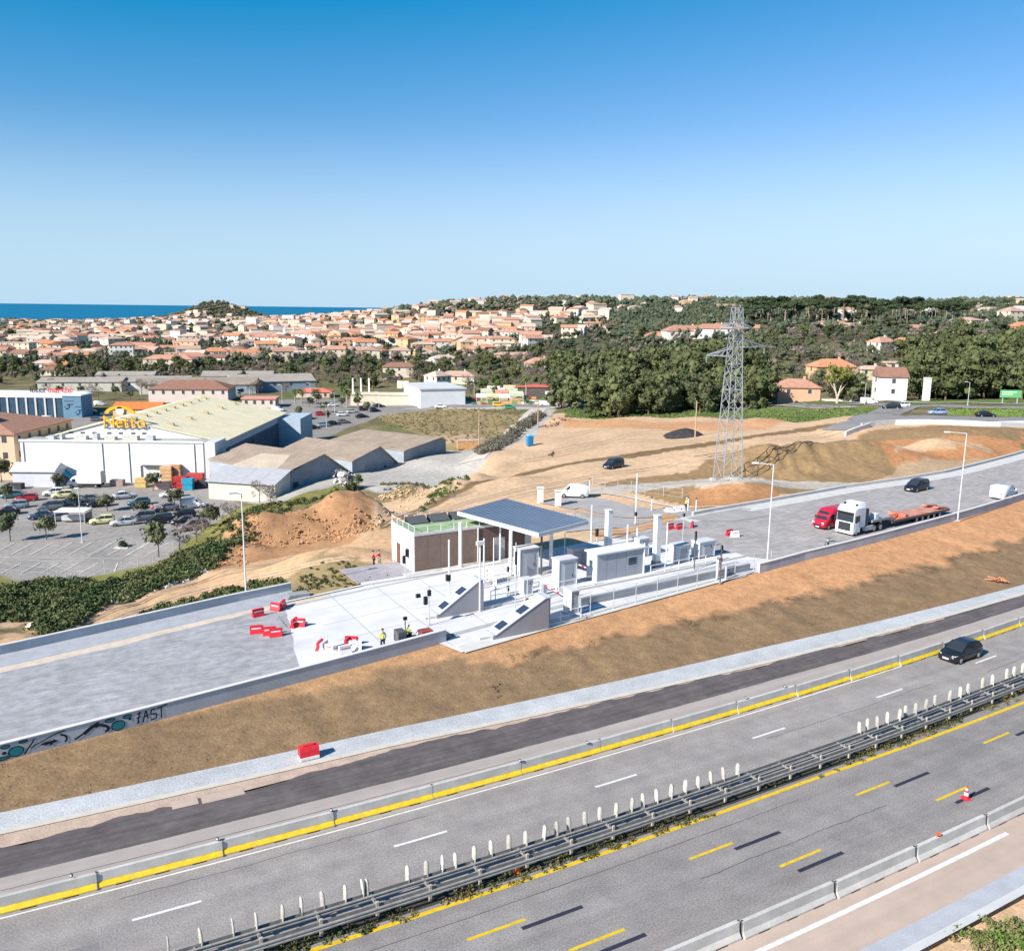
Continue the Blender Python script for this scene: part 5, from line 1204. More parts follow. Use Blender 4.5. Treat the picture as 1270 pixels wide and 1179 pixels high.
TUSED = set(); TREES = []
def tree(kind, x, y, z, label, grp=None, sc=1.0, cat='tree'):
    i = random.randrange(len(TP[kind])); o = TP[kind][i]; key = (kind, i)
    scl = (sc*random.uniform(.93,1.07),)*2+(sc*random.uniform(.93,1.07),)
    if key not in TUSED:
        TUSED.add(key); o.location = (x,y,z); o.rotation_euler = (0,0,random.uniform(0,6.3)); o.scale = scl; o['label'] = label; o['category'] = cat
        if grp: o['group'] = grp
    else: o = copy_tree(o, (x,y,z), random.uniform(0,6.3), label, grp, scale=scl); o['category'] = cat
    return o
def tp(kind, px, py, label, grp=None, sc=1.0, cat='tree'):
    x, y, z = place(px, py); return tree(kind, x, y, z-.05, label, grp, sc, cat)
# car park trees
for px, py, sc, lab in ((13,671,1.1,'small round tree at the left end of the empty parking rows'),(58,669,1.0,'small round tree among the empty parking rows, second from left'),(133,634,.9,'small round tree behind the cream hatchback'),(197,690,1.25,'small round tree on a thin trunk beside the sapling stakes'),
  (176,640,.8,'small tree between the teal hatchback and the dark people carrier'),(190,609,1.0,'small round tree in front of the pallets'),(217,632,1.0,'small olive tree right of the two pedestrians'),(261,655,1.1,'small tree near the right edge of the car park'),(73,607,.8,'small bush-like tree left of the box lorry cab'),(92,629,.7,'small tree in front of the red hatchback'),(8,622,.9,'small tree at the left edge of the back row'),(2,598,1.2,'dark small tree by the shed'),(45,600,.7,'low tree behind the back row by the shed')):
    tp('car_park_tree', px, py, lab, 'small trees in the car park', sc)
for px, py, lab in ((223,682,'bare sapling nearest the scrub bank, left one'),(244,672,'bare twiggy sapling in front of the maroon people carrier'),(287,652,'bare sapling below the hangar lean-to'),(322,622,'bare sapling in front of the hangar lean-to wall'),(336,628,'second bare sapling in front of the hangar lean-to')):
    tp('bare_tree', px, py, lab, 'bare saplings', .55)
for i, (px, py, sc) in enumerate(((405,545,1),(402,512,1),(424,506,1.1),(443,505,1.0),(455,512,1.0),(395,500,1.),(384,505,1.),(470,497,.9),(372,520,1.1),(412,498,.9))):
    tp('car_park_tree', px, py-22 if i == 0 else py, 'round clipped tree in the upper car park, %s' % ['nearest','by the road island','third along','behind the black carrier','beside the black saloon','by the palms','near the white car','by the entrance','nearest the blue wall','behind the long white car'][i], 'round clipped trees of the upper car park', sc)
# the flowering bush by the hangar
x, y, z = place(425, 610)
t = thing('flowering_bush', 'large white-blossomed bush beside the hangar wall', 'bush', (x,y,z))
q = MB(); q.bar((0,0,-.2),(0,0,1.6),.15,6,.08); q.obj('trunk', BARK, t)
child('blossom', crownmesh('blossom', blobs_round(random.Random(4), 9, 1.8, 2.5, 1.3, 1.1), 60, .17, BLOSS, 5), t)
child('crown', crownmesh('crown', [(1.6,-.6,1.5,1.6,1.3,1.4),(.6,-1.3,.9,1.6,1.2,1.0),(-1.2,-1.2,.7,1.1,1,.8)], 55, .18, BUSH, 6), t)
tp('leafy_tree', 445, 607, 'dark green bush leaning behind the white-blossomed bush', None, .45, 'bush')
# scrub bank
def scatter(poly, n, name, r, size, m, label, cat, nl, dens=None, zr=.5, world=None, sc=6, thr=-9):
    P = [place(px, py)[:2] for px, py in poly]; xs = [p[0] for p in P]; ys = [p[1] for p in P]
    X = RNG.uniform(min(xs), max(xs), n*6); Y = RNG.uniform(min(ys), max(ys), n*6)
    k = pinpoly(X, Y, P) & (fbm(X, Y, sc, 3, 55) > thr); X = X[k][:n]; Y = Y[k][:n]; Z = T(X, Y)
    rr = RNG.uniform(.6,1.3,len(X))*r
    return leafmass(name, np.stack([X,Y,Z+rr*.15],1), nl, rr, size, m, label, cat, zr)
scatter([(-30,775),(-30,738),(60,722),(130,728),(200,705),(262,676),(275,690),(262,706),(200,728),(130,752),(50,790),(40,770)], 900, 'scrub', .80, .11, BUSH, 'dense dark green scrub on the bank below the car park', 'scrub', 64, zr=.9, thr=-.2)
scatter([(0,730),(130,722),(200,700),(262,662),(290,640),(400,615),(430,625),(300,655),(262,690),(180,722),(60,735)], 650, 'scrub', .5, .10, WEED, 'olive and dry weeds on the bank between car park and scrub', 'scrub', 36, zr=.8, thr=-.12)
scatter([(262,690),(330,640),(420,612),(430,622),(330,652),(280,690)], 260, 'scrub', .8, .12, BUSH, 'green scrub above the orange pit', 'scrub', 50, zr=.9, thr=-.1)
scatter([(165,770),(200,752),(262,735),(345,715),(352,722),(345,733),(300,745),(210,763)], 220, 'scrub', .55, .10, BUSH, 'green weeds between the dirt track and the grey wall', 'scrub', 50, zr=.9)
scatter([(520,628),(560,600),(585,590),(575,602),(540,622),(525,640)], 110, 'scrub', .5, .10, LEAFG, 'bright green scrub beside the earth heaps', 'scrub', 40, zr=.9)
scatter([(590,560),(620,545),(668,512),(676,516),(648,538),(615,560),(596,566)], 240, 'hedge', 1.2, .16, mat('grey_hedge_leaves', (.10,.10,.07), .9, .3, .5, col2=(.17,.14,.11), c2sc=.3, c2amt=.8), 'grey green hedge along the pale lane', 'hedge', 50, zr=1, thr=-.3)
scatter([(470,516),(565,506),(640,508),(650,515),(630,540),(600,552),(545,548),(520,536),(475,528)], 700, 'dry_grass', .6, .12, mat('dry_grass_blades', (.27,.20,.11), .95, .25, .3, col2=(.17,.17,.07), c2sc=.08, c2amt=.8), 'dry brown grass of the open field', 'grass', 24, zr=.8)
scatter([(700,507),(1085,506),(1070,516),(985,524),(900,516),(700,518)], 1000, 'grass', .5, .12, mat('fresh_grass', (.10,.15,.04), .95, .3, .2, col2=(.18,.19,.07), c2sc=.06, c2amt=.8), 'green grass verge below the far road', 'grass', 22, zr=.8)
scatter([(1170,507),(1290,506),(1290,516),(1190,515)], 260, 'grass', .35, .10, mat('bright_grass', (.16,.22,.04), .95, .3, .2), 'bright green grass inside the roundabout', 'grass', 20, zr=.6)
scatter([(470,600),(520,598),(560,604),(540,612),(480,610)], 90, 'scrub', .5, .1, WEED, 'weeds along the yard fence', 'scrub', 36, zr=.9)
scatter([(375,702),(410,694),(470,704),(486,716),(440,728),(366,736)], 160, 'dry_grass', .25, .07, WEED, 'thin weeds on the small grassy mound', 'grass', 20, zr=.7)
# dead tufts where the orange soil meets the lower bank
pts = []
for _ in range(520):
    s = RNG.uniform(28, 165); fr = float(np.interp(s, [12,25,45,60,90,130,300], [.18,.30,.45,.47,.50,.52,.52])); t_ = fr+RNG.normal()*.035+.02*math.sin(s*.8)
    if fbm(s, 0, 3, 3, 77) < -.02: continue
    d = float(wal(s)*(1-t_)+gut_t(s)*t_); X, Y, _z = P3(s, d); pts.append((X, Y, T1(X, Y)))
leafmass('dead_tufts', pts, 16, .34, .035, mat('dead_tuft_blades', (.20,.15,.095), .95, .3, 1.5), 'dead grey brown tufts along the middle of the embankment', 'grass', .7)
pts = []
for _ in range(1800):
    s = RNG.uniform(-30, 150); t_ = RNG.uniform(.05, .98); d = float(wal(s)*(1-t_)+gut_t(s)*t_)
    fr = float(np.interp(s, [-60,0,12,25,45,60,90,130,300], [.05,.08,.18,.30,.45,.47,.50,.52,.52]))
    if t_ < fr and RNG.random() < .75: continue
    X, Y, _z = P3(s, d); pts.append((X, Y, 0))
pts = np.array(pts); pts[:,2] = T(pts[:,0], pts[:,1])
leafmass('bank_stubble', pts, 6, .18, .025, mat('stubble_blades', (.24,.18,.105), .95, .3, 1.2, col2=(.13,.12,.06), c2sc=.4, c2amt=.8), 'short dry stubble on the embankment beside the motorway', 'grass', .6)

# ---- white stones edging the track, clods on the heaps
STONE = mat('pale_limestone', (.58,.53,.46), .9, .15, 2, 9, .1)
def rocks(name, pts, label, m, cat='rocks', smin=.15, smax=.5):
    q = MB()
    for (x, y, z) in pts:
        r = random.uniform(smin, smax); P = []
        for p in ((1,0,0),(-1,0,0),(0,1,0),(0,-1,0),(0,0,1),(0,0,-1)): k = r*random.uniform(.6,1.3); P.append((x+p[0]*k+random.uniform(-.3,.3)*r, y+p[1]*k+random.uniform(-.3,.3)*r, z+p[2]*k*.7))
        q.add(P, [(0,2,4),(2,1,4),(1,3,4),(3,0,4),(2,0,5),(1,2,5),(3,1,5),(0,3,5)])
    o = q.obj(name, m); o['kind'] = 'stuff'; o['label'] = label; o['category'] = cat; return o
def along(path, n, spread):
    P = [place(*p)[:2] for p in path]; out = []
    for _ in range(n):
        k = random.randrange(len(P)-1); t = random.random(); x = P[k][0]*(1-t)+P[k+1][0]*t+random.gauss(0,spread); y = P[k][1]*(1-t)+P[k+1][1]*t+random.gauss(0,spread); out.append((x,y,T1(x,y)+.05))
    return out
rocks('stones', along([(40,778),(90,764),(120,750),(150,745),(200,728),(260,705)], 260, .35), 'pale stones heaped along the edge of the dirt track', STONE)
rocks('stones', along([(118,750),(135,745),(142,742)], 45, .4), 'cluster of larger white stones at the foot of the scrub', STONE, smin=.3, smax=.65)
CLOD = mat('orange_clods', (.40,.22,.11), .95, .2, 2, 9, .2)
rocks('clods', along([(300,668),(330,650),(360,648),(400,655),(430,668),(445,640),(440,655),(265,690),(290,700)], 700, 1.2), 'orange earth clods on the dug heaps', CLOD, smax=.30, smin=.08)
rocks('clods', along([(440,640),(448,650),(436,660),(450,660)], 160, .9), 'reddish lumps piled on the steep heap', mat('dark_clods', (.30,.17,.09), .95, .2, 2), smax=.6)
rocks('clods', along([(470,618),(500,612),(530,614),(470,650),(520,640)], 160, .9), 'scattered clods beside the track', mat('sand_clods', (.52,.36,.22), .95, .2, 2), smax=.35)
rocks('rubble', along([(676,530),(690,524),(705,520)], 60, .9), 'reddish rubble at the corner of the works field', mat('rubble_red', (.28,.15,.10), .9, .2, 2), smin=.2, smax=.7)
rocks('rubble', along([(684,566),(686,561)], 22, .3), 'small pile of dark rubble on the sandy field', mat('dark_rubble', (.08,.06,.05), .9, .2, 2), smin=.15, smax=.4)
rocks('rubble', along([(608,857),(630,854)], 10, .5), 'few dark stones on the embankment above the gutter', mat('dark_rubble2', (.10,.07,.05), .9, .2, 2), smin=.08, smax=.22)
x, y, z = place(850, 541)
q = MB()
for k_ in range(16):
    a = k_/16*2*math.pi
secs = [[(math.cos(2*math.pi*i/16)*r_*(1+.12*math.sin(i*2.3+r_)), math.sin(2*math.pi*i/16)*r_*.8, h_) for i in range(16)] for r_, h_ in ((5.2,-.2),(4.2,.5),(2.9,1.2),(1.4,1.7),(.3,1.95))]
q.loft(secs); tag(q.obj('gravel_heap', mat('black_gravel', (.035,.033,.035), .95, .3, 1, 6, .3, bump=.1, bsc=2), None, (x,y,z), 0, True), 'heap of black gravel on the orange works field', 'gravel heap')
tp_ = thing('portable_toilet', 'bright blue portable toilet cabin on the sandy works field', 'portable toilet', (*place(657,553),), .4)
BLT = mat('blue_plastic', (.02,.20,.42), .5, .06, 2)
q = MB(); q.box(-.6,.6,-.6,.6,.1,2.3); q.obj('cabin', BLT, tp_); q = MB(); q.loft([[(-.64,-.64,2.3),(.64,-.64,2.3),(.64,.64,2.3),(-.64,.64,2.3)],[(-.4,-.4,2.55),(.4,-.4,2.55),(.4,.4,2.55),(-.4,.4,2.55)]]); q.obj('roof', mat('pale_blue_plastic', (.2,.4,.55), .5, .06, 2), tp_)
q = MB(); q.box(-.4,.4,-.63,-.605,.2,2.1); d_ = q.obj('door', BLT, tp_); q = MB(); q.box(.25,.32,-.67,-.635,1.0,1.2); q.obj('handle', BLACK, d_)
tp_.scale = (1.05,1.05,1.05)
# ---------------------------------------------------------------- houses
def tile(name, c): return mat(name, c, .9, .14, 1.0, 6, .15, hue=.12, wave=(1.6,.05,'X'), spec=.1)
ROOFS = {'terracotta':tile('terracotta_tiles', (.46,.25,.175)), 'pink-brown':tile('pink_brown_tiles', (.47,.31,.245)), 'orange':tile('orange_tiles', (.50,.235,.13)), 'brown':tile('brown_tiles', (.27,.145,.105)), 'pale':tile('pale_tiles', (.56,.43,.34))}
WALLS = {'cream':mat('cream_render', (.60,.53,.41), .9, .08, .5, hue=.06), 'white':mat('white_render', (.66,.64,.60), .9, .06, .5, hue=.05), 'pink':mat('pink_render', (.58,.40,.31), .9, .08, .5, hue=.06), 'ochre':mat('ochre_render', (.56,.38,.22), .9, .08, .5, hue=.06)}
SHUT = mat('window_dark', (.06,.065,.07), .5, .2, 1); FRAMEW = mat('window_frame_white', (.62,.60,.57), .7, .05, 1)
def roofmb(L_, W_, h, rh, kind, ov=.4):
    q = MB(); x0, x1, y0, y1 = -L_/2-ov, L_/2+ov, -W_/2-ov, W_/2+ov; t = .22
    if kind == 'gable':
        q.add([(x0,y0,h),(x1,y0,h),(x1,y1,h),(x0,y1,h),(x0,0,h+rh),(x1,0,h+rh),(x0,y0,h-t),(x1,y0,h-t),(x1,y1,h-t),(x0,y1,h-t)],
          [(0,1,5,4),(2,3,4,5),(0,6,7,1),(2,8,9,3),(1,7,8,2,5),(3,9,6,0,4),(6,9,8,7)])
    elif kind == 'hip':
        k = min(W_/2, L_/2)*.95; q.add([(x0,y0,h),(x1,y0,h),(x1,y1,h),(x0,y1,h),(x0+k,0,h+rh),(x1-k,0,h+rh),(x0,y0,h-t),(x1,y0,h-t),(x1,y1,h-t),(x0,y1,h-t)],
          [(0,1,5,4),(1,2,5),(2,3,4,5),(3,0,4),(0,6,7,1),(1,7,8,2),(2,8,9,3),(3,9,6,0),(6,9,8,7)])
    else:
        q.box(x0,x1,y0,y1,h-.1,h+.35)
    return q
def wallmb(L_, W_, h, rh, kind):
    q = MB(); q.box(-L_/2,L_/2,-W_/2,W_/2,-3,h-.02)
    if kind == 'gable': q.prism([(-W_/2,h-.02),(W_/2,h-.02),(0,h+rh*(1-.0)-.12)], -L_/2, L_/2, 'x') if False else q.add([(sx,-W_/2,h-.03) for sx in (-L_/2,L_/2)]+[(sx,W_/2,h-.03) for sx in (-L_/2,L_/2)]+[(sx,0,h+rh-.15) for sx in (-L_/2,L_/2)], [(0,2,4),(1,5,3)])
    return q
wm = MB(); wm.box(-.5,.5,-.04,.04,0,1.3); WINM = wm.mesh('window', SHUT)
wm = MB(); wm.box(-.62,.62,-.06,-.0,-.12,-.02); wm.box(-.62,.62,-.06,-.0,1.32,1.42); WFRM = wm.mesh('frame', FRAMEW)
def house(name, x, y, z, rz, L_, W_, h, rh, kind, wallm, roofm, label, cat='house', grp=None, win=True, storeys=1, chim=True, wcols=3, sills=False, dz=3.0, wmats=None):
    t = thing(name, label, cat, (x,y,z), rz, grp)
    wallmb(L_, W_, h, rh, kind).obj('wall', wallm, t); ro = roofmb(L_, W_, h, rh, kind).obj('roof', roofm, t)
    if chim: q = MB(); q.box(L_*.18,L_*.18+.7,.4,1.1,h+rh*.3,h+rh+.7); q.obj('chimney', wallm, ro)
    if win:
        n = max(1, wcols)
        for f in range(storeys):
            zz = h-1.9-f*dz
            if zz < -2: break
            for i in range(n):
                xx = -L_/2+(i+.5)*L_/n; c = child('window', WINM, t, (xx,-W_/2-.02,zz))
                if sills: child('frame', WFRM, c)
            for i in range(max(1, int(n*W_/L_))):
                yy = -W_/2+(i+.5)*W_/max(1,int(n*W_/L_)); child('window', WINM, t, (L_/2+.02,yy,zz), math.pi/2); child('window', WINM, t, (-L_/2-.02,yy,zz), -math.pi/2)
    return t
# ---- named buildings near the works
WC = WALLS
def bx(name, label, x0, x1, y0, y1, z0, z1, m, cat='building', roof=None, parent=None, over=.3, rz=0):
    cx, cy = (x0+x1)/2, (y0+y1)/2; t = thing(name, label, cat, (cx,cy,z0), rz)
    q = MB(); q.box(x0-cx,x1-cx,y0-cy,y1-cy,-1,z1-z0); q.obj('wall', m, t)
    q = MB(); q.box(x0-cx-over,x1-cx+over,y0-cy-over,y1-cy+over,z1-z0+.003,z1-z0+.35); q.obj('roof', roof or CONC, t)
    return t
def ctext(body, size, depth, m, parent, loc, rot, name='letter', adv=.62):
    """each letter a mesh of its own"""
    x = 0
    for ch_ in body:
        cu = bpy.data.curves.new('t', 'FONT'); cu.body = ch_; cu.size = size; cu.extrude = depth
        ob = bpy.data.objects.new('t', cu); me = bake(ob); wd = max([v.co.x for v in me.vertices] or [.3])
        bpy.data.curves.remove(cu); me.materials.clear(); me.materials.append(m); me.name = name
        o = child(name, me, parent); r3 = Matrix.Rotation(rot[2], 3, 'Z') @ Matrix.Rotation(rot[0], 3, 'X')
        o.location = Vector(loc)+r3 @ Vector((x,0,0)); o.rotation_euler = rot; x += wd+size*.06
    return x
# supermarket
zb = -9.0
t = thing('supermarket', 'big white supermarket hall with pale yellow low gabled roof', 'building', (-84,184.6,zb))
ox, oy = -84, 184.6
SWH = mat('supermarket_white_cladding', (.70,.70,.70), .7, .05, .2, 4, .04, wave=(6,.01,'X')); YROOF = mat('pale_yellow_roof_sheet', (.80,.70,.46), .7, .06, .25, 3, .06, wave=(2.2,.03,'Y'))
DBL = mat('dark_blue_cladding', (.10,.125,.17), .7, .08, .4, 4, .06, wave=(5,.02,'Y'))
q = MB(); q.box(-19.7,18.8,0,6,-1,8.6)
q.obj('front_wing', SWH, t); q = MB(); q.box(-19.9,19,-.1,6.1,8.6,8.8); q.obj('front_wing_roof', mat('wing_roof_grey', (.33,.34,.32), .9, .1, 1), t)
q = MB(); q.box(-19.9,19,-.12,.1,8.8,9.15); q.obj('parapet', WHITE, t)
y0, y1 = 6.2, 60; xl, xr, xm = -19, 21, -1.5; ze, zr_ = 8.2, 12.9
q = MB(); q.add([(xl,y0,-1),(xr,y0,-1),(xr,y0,ze),(xm,y0,zr_),(xl,y0,ze)], [(0,1,2,3,4)]); q.add([(xl,y1,-1),(xr,y1,-1),(xr,y1,ze),(xm,y1,zr_),(xl,y1,ze)], [(4,3,2,1,0)]); q.obj('gable_wall', SWH, t)
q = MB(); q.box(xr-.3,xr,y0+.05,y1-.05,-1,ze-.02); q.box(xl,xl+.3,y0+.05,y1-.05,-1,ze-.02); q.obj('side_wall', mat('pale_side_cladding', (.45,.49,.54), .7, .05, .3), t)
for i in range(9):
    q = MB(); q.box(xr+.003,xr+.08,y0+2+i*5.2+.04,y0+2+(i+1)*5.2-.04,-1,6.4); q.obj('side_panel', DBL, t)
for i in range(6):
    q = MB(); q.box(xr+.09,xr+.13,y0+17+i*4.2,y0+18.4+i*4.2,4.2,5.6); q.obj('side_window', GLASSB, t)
for side in (0,1):
    n = 9
    for i in range(n):
        a = y0-.4+i*(y1-y0+.8)/n; b2 = a+(y1-y0+.8)/n-.04
        q = MB()
        if side: q.add([(xm,a,zr_+.12),(xm,b2,zr_+.12),(xr+.5,b2,ze+.05),(xr+.5,a,ze+.05),(xm,a,zr_-.02),(xm,b2,zr_-.02),(xr+.5,b2,ze-.1),(xr+.5,a,ze-.1)], [(0,3,2,1),(4,5,6,7),(0,4,7,3),(1,2,6,5),(2,3,7,6)])
        else: q.add([(xm,a,zr_+.12),(xl-.5,a,ze+.05),(xl-.5,b2,ze+.05),(xm,b2,zr_+.12),(xm,a,zr_-.02),(xl-.5,a,ze-.1),(xl-.5,b2,ze-.1),(xm,b2,zr_-.02)], [(0,3,2,1),(4,5,6,7),(0,1,5,4),(3,7,6,2),(1,2,6,5)])
        q.obj('roof_panel', YROOF, t)
for i in range(9):
    for xx, zz in ((xm+2.2,zr_-.55),(xm+9.5,zr_-2.0)):
        yy = y0+3+i*5.6+(2 if xx > 5 else 0)
        q = MB(); q.box(xx-.7,xx+.7,yy-.35,yy+.35,zz,zz+.6) if xx < 5 or i % 2 == 0 else None
        if q.v: q.obj('roof_vent', mat('vent_beige', (.40,.33,.20), .8, .1, 2), t)
for xx, w_, h_ in ((-15,1.2,.8),(-12.5,.5,1.2),(-9.5,2.6,.8),(-5.5,1.0,1.3),(-3,2.2,.7),(1.0,3.0,.9),(5.8,1.6,1.0)):
    q = MB(); q.box(xx,xx+w_,2.5,4.0,8.8,8.8+h_); q.obj('rooftop_unit', STEEL if w_ < 2 else mat('rooftop_unit_cream', (.5,.48,.42), .7, .1, 2), t)
for xx in (-14.5,-12.3,-9.8,-7.2,-4,-1.5,1.2,3.6):
    q = MB(); q.box(xx,xx+.9,y0-.06,y0-.02,9.6,10.0); q.obj('wall_vent', DGREY, t)
q = MB(); q.box(6.0,8.8,-.06,-.003,-.2,3.6); q.obj('loading_door', mat('pale_shutter', (.62,.62,.60), .7, .05, 1), t); q = MB(); q.box(5.4,5.9,-.05,-.004,-.2,3.8); q.box(5.9,13.5,-.9,-.004,3.8,4.0); q.obj('door_surround', DGREY, t)
for xx in (-2.4,-19.0,3.2,17):
    q = MB(); q.bar((xx,-.12,-.2),(xx,-.12,8.5),.09,6); q.obj('downpipe', mat('downpipe_grey', (.35,.35,.35), .6, .1, 2), t)
q = MB(); q.box(19.2,21.4,-.2,7,-1,8.9); q.obj('corner_tower', mat('tower_white', (.55,.55,.56), .7, .05, .5), t)
q = MB(); q.box(21.1,27,52,66,-1,7.6); q.obj('rear_block', mat('blue_rear_wall', (.36,.43,.50), .8, .1, .4), t)
sg = thing('shop_sign', 'orange yellow Netto lettering standing on the supermarket gable', 'sign', (-84,190.2,zb+11.2))
sg['label'] = 'orange and yellow shop lettering standing on the supermarket gable'
SIGY = mat('sign_orange_yellow', (.75,.38,.02), .5, .05, 2)
sgo = MB(); sgo.box(-4.9,5.2,.30,.42,-.2,.05); sgo.obj('rail', STEEL, sg)
ctext('Netto', 3.6, .18, SIGY, sg, (-4.6,.1,0), (math.pi/2,0,0))
q = MB(); q.loft([[(math.cos(a)*r_-.9, yy, math.sin(a)*r_*.62+3.3) for a in [i*math.pi/8 for i in range(9)]] for r_, yy in ((3.1,.0),(3.1,.35))], closed=False, cap=False)
q2 = MB(); q2.loft([[(math.cos(i*math.pi/10)*3.3-.7, 0, math.sin(i*math.pi/10)*1.7+2.9), (math.cos(i*math.pi/10)*3.3-.7, .3, math.sin(i*math.pi/10)*1.7+2.9), (math.cos(i*math.pi/10)*2.5-.7, .3, math.sin(i*math.pi/10)*1.1+2.9), (math.cos(i*math.pi/10)*2.5-.7, 0, math.sin(i*math.pi/10)*1.1+2.9)] for i in range(11)]); q2.obj('emblem_arch', SIGY, sg)
q3 = MB(); q3.bar((-.7,.0,3.5),(-.7,.25,3.5),.9,12); q3.obj('emblem_disc', mat('sign_pale', (.75,.68,.55), .5, .05, 2), sg)
# shed, crates and skips by the wall
x, y, z = place(50, 601); t = house('shed', x, y, z, .02, 8.5, 5, 3.4, 1.4, 'gable', mat('shed_grey_white', (.52,.53,.56), .7, .05, 1), mat('shed_roof', (.5,.51,.53), .6, .05, 1), 'grey white shed with dark doorway beside the supermarket wall', 'shed', None, win=False, chim=False)
q = MB(); q.box(4.26,4.3,-1.9,-.4,-.5,2.6); q.obj('doorway', BLACK, t)
x, y, z = place(84, 599); t = thing('awning', 'bright blue tarpaulin awning between shed and box lorry', 'awning', (x,y,z)); q = MB(); q.add([(-1.6,-1,2.9),(1.6,-1,1.0),(1.9,2,1.0),(-1.6,2,4.3),(-1.6,-1,.2),(-1.6,2,.2)], [(0,1,2,3),(0,3,5,4)]); q.obj('tarpaulin', mat('blue_tarp', (.03,.30,.50), .6, .1, 2), t)
for i, (px, py, L_, h_, c, lab) in enumerate(((176,604,2.2,2.0,(.52,.36,.14),'stack of yellow wooden pallets by the supermarket wall'),(146,602,2.6,1.3,(.30,.22,.20),'brownish heap container left of the yellow pallets'),(208,601,2.4,4.0,(.52,.33,.18),'tall stack of cardboard bales by the loading door'),(219,600,2.2,4.2,(.42,.25,.14),'second tall stack of bales, browner, by the loading door'),(203,606,3.0,1.6,(.62,.40,.33),'pink pallets low in front of the bales'),(225,606,2.8,2.6,(.38,.03,.03),'red roll-container row left of the blue bin'),(234,607,2.0,2.4,(.02,.25,.38),'turquoise blue bin between the red containers'),(243,604,3.2,3.0,(.42,.06,.05),'red container at the supermarket corner'),(20,606,3.0,1.2,(.05,.05,.05),'black rubbish containers left of the shed'),(251,605,2.0,1.8,(.05,.05,.06),'dark bin at the supermarket corner pillar'))):
    x, y, z = place(px, py); t = thing('pallet_stack' if 'pallet' in lab or 'bale' in lab else 'container', lab, 'pallets' if 'pallet' in lab or 'bale' in lab else 'container', (x,y,z), .05)
    m_ = mat('container_colour_%d' % i, c, .8, .15, 1.5); n_ = max(1, int(h_/.8))
    for k_ in range(n_):
        q = MB(); q.box(-L_/2+random.uniform(-.1,.1),L_/2+random.uniform(-.1,.1),-.8,.8,k_*h_/n_+.03,(k_+1)*h_/n_-.04); q.obj('layer', m_, t)
# hangar with three saw-tooth gables
ux, uy = math.cos(rad(57)), math.sin(rad(57)); A = (-44.0, 170.0); za_ = -8.2
t = thing('hangar', 'old grey-brown hangar with three saw-tooth gables and pale lean-to', 'building', (A[0],A[1],za_), rad(57))
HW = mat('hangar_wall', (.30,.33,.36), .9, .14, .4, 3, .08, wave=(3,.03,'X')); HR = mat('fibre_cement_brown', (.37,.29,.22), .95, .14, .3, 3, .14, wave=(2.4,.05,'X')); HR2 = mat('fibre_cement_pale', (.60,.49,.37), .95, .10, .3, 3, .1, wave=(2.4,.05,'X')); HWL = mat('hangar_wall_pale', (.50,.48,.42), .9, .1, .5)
for i, (xa, xp, xb, ea, pk, eb, off) in enumerate(((0,10,17.5,4.7,6.9,2.0,0),(17.5,26,32.5,4.6,6.6,1.6,-.9),(32.5,45.5,48,5.0,6.4,5.4,-2.4))):
    dy = 21+ (2 if i == 0 else 0)
    q = MB(); q.add([(xa,off,-1),(xb,off,-1),(xb,off,eb),(xp,off,pk),(xa,off,ea)], [(4,3,2,1,0)][:1]); q.add([(xa,dy,-1),(xb,dy,-1),(xb,dy,eb),(xp,dy,pk),(xa,dy,ea)], [(0,1,2,3,4)]); q.box(xa,xa+.2,off+.02,dy-.02,-1,ea-.02); q.box(xb-.2,xb,off+.02,dy-.02,-1,eb-.02); q.obj('gable_wall', HW if i != 2 else HW, t)
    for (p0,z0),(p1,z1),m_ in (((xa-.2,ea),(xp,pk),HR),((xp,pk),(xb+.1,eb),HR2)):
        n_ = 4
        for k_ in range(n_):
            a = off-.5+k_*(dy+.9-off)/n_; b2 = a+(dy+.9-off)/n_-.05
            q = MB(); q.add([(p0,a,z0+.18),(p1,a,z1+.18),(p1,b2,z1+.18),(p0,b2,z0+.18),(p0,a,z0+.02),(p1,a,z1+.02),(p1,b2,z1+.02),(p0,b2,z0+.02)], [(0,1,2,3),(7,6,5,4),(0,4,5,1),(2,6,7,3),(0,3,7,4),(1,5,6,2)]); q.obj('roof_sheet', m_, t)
q = MB(); q.box(4.5,6.0,-.05,-.003,-.3,2.6); q.obj('door', mat('blue_door', (.12,.26,.34), .7, .1, 1), t); q = MB(); q.box(1.6,3.0,-.05,-.003,1.2,2.4); q.obj('window', GLASSB, t); q = MB(); q.box(21.5,25,-.96,-.903,-.3,3.0); q.obj('door', mat('grey_sliding_door', (.24,.26,.28), .7, .1, 1), t); q = MB(); q.box(38,42.5,-2.46,-2.403,-.3,3.8); q.obj('door', MATS['grey_sliding_door'], t); q = MB(); q.box(27.5,28.3,-.96,-.903,.5,2.2); q.obj('window', SHUT, t)
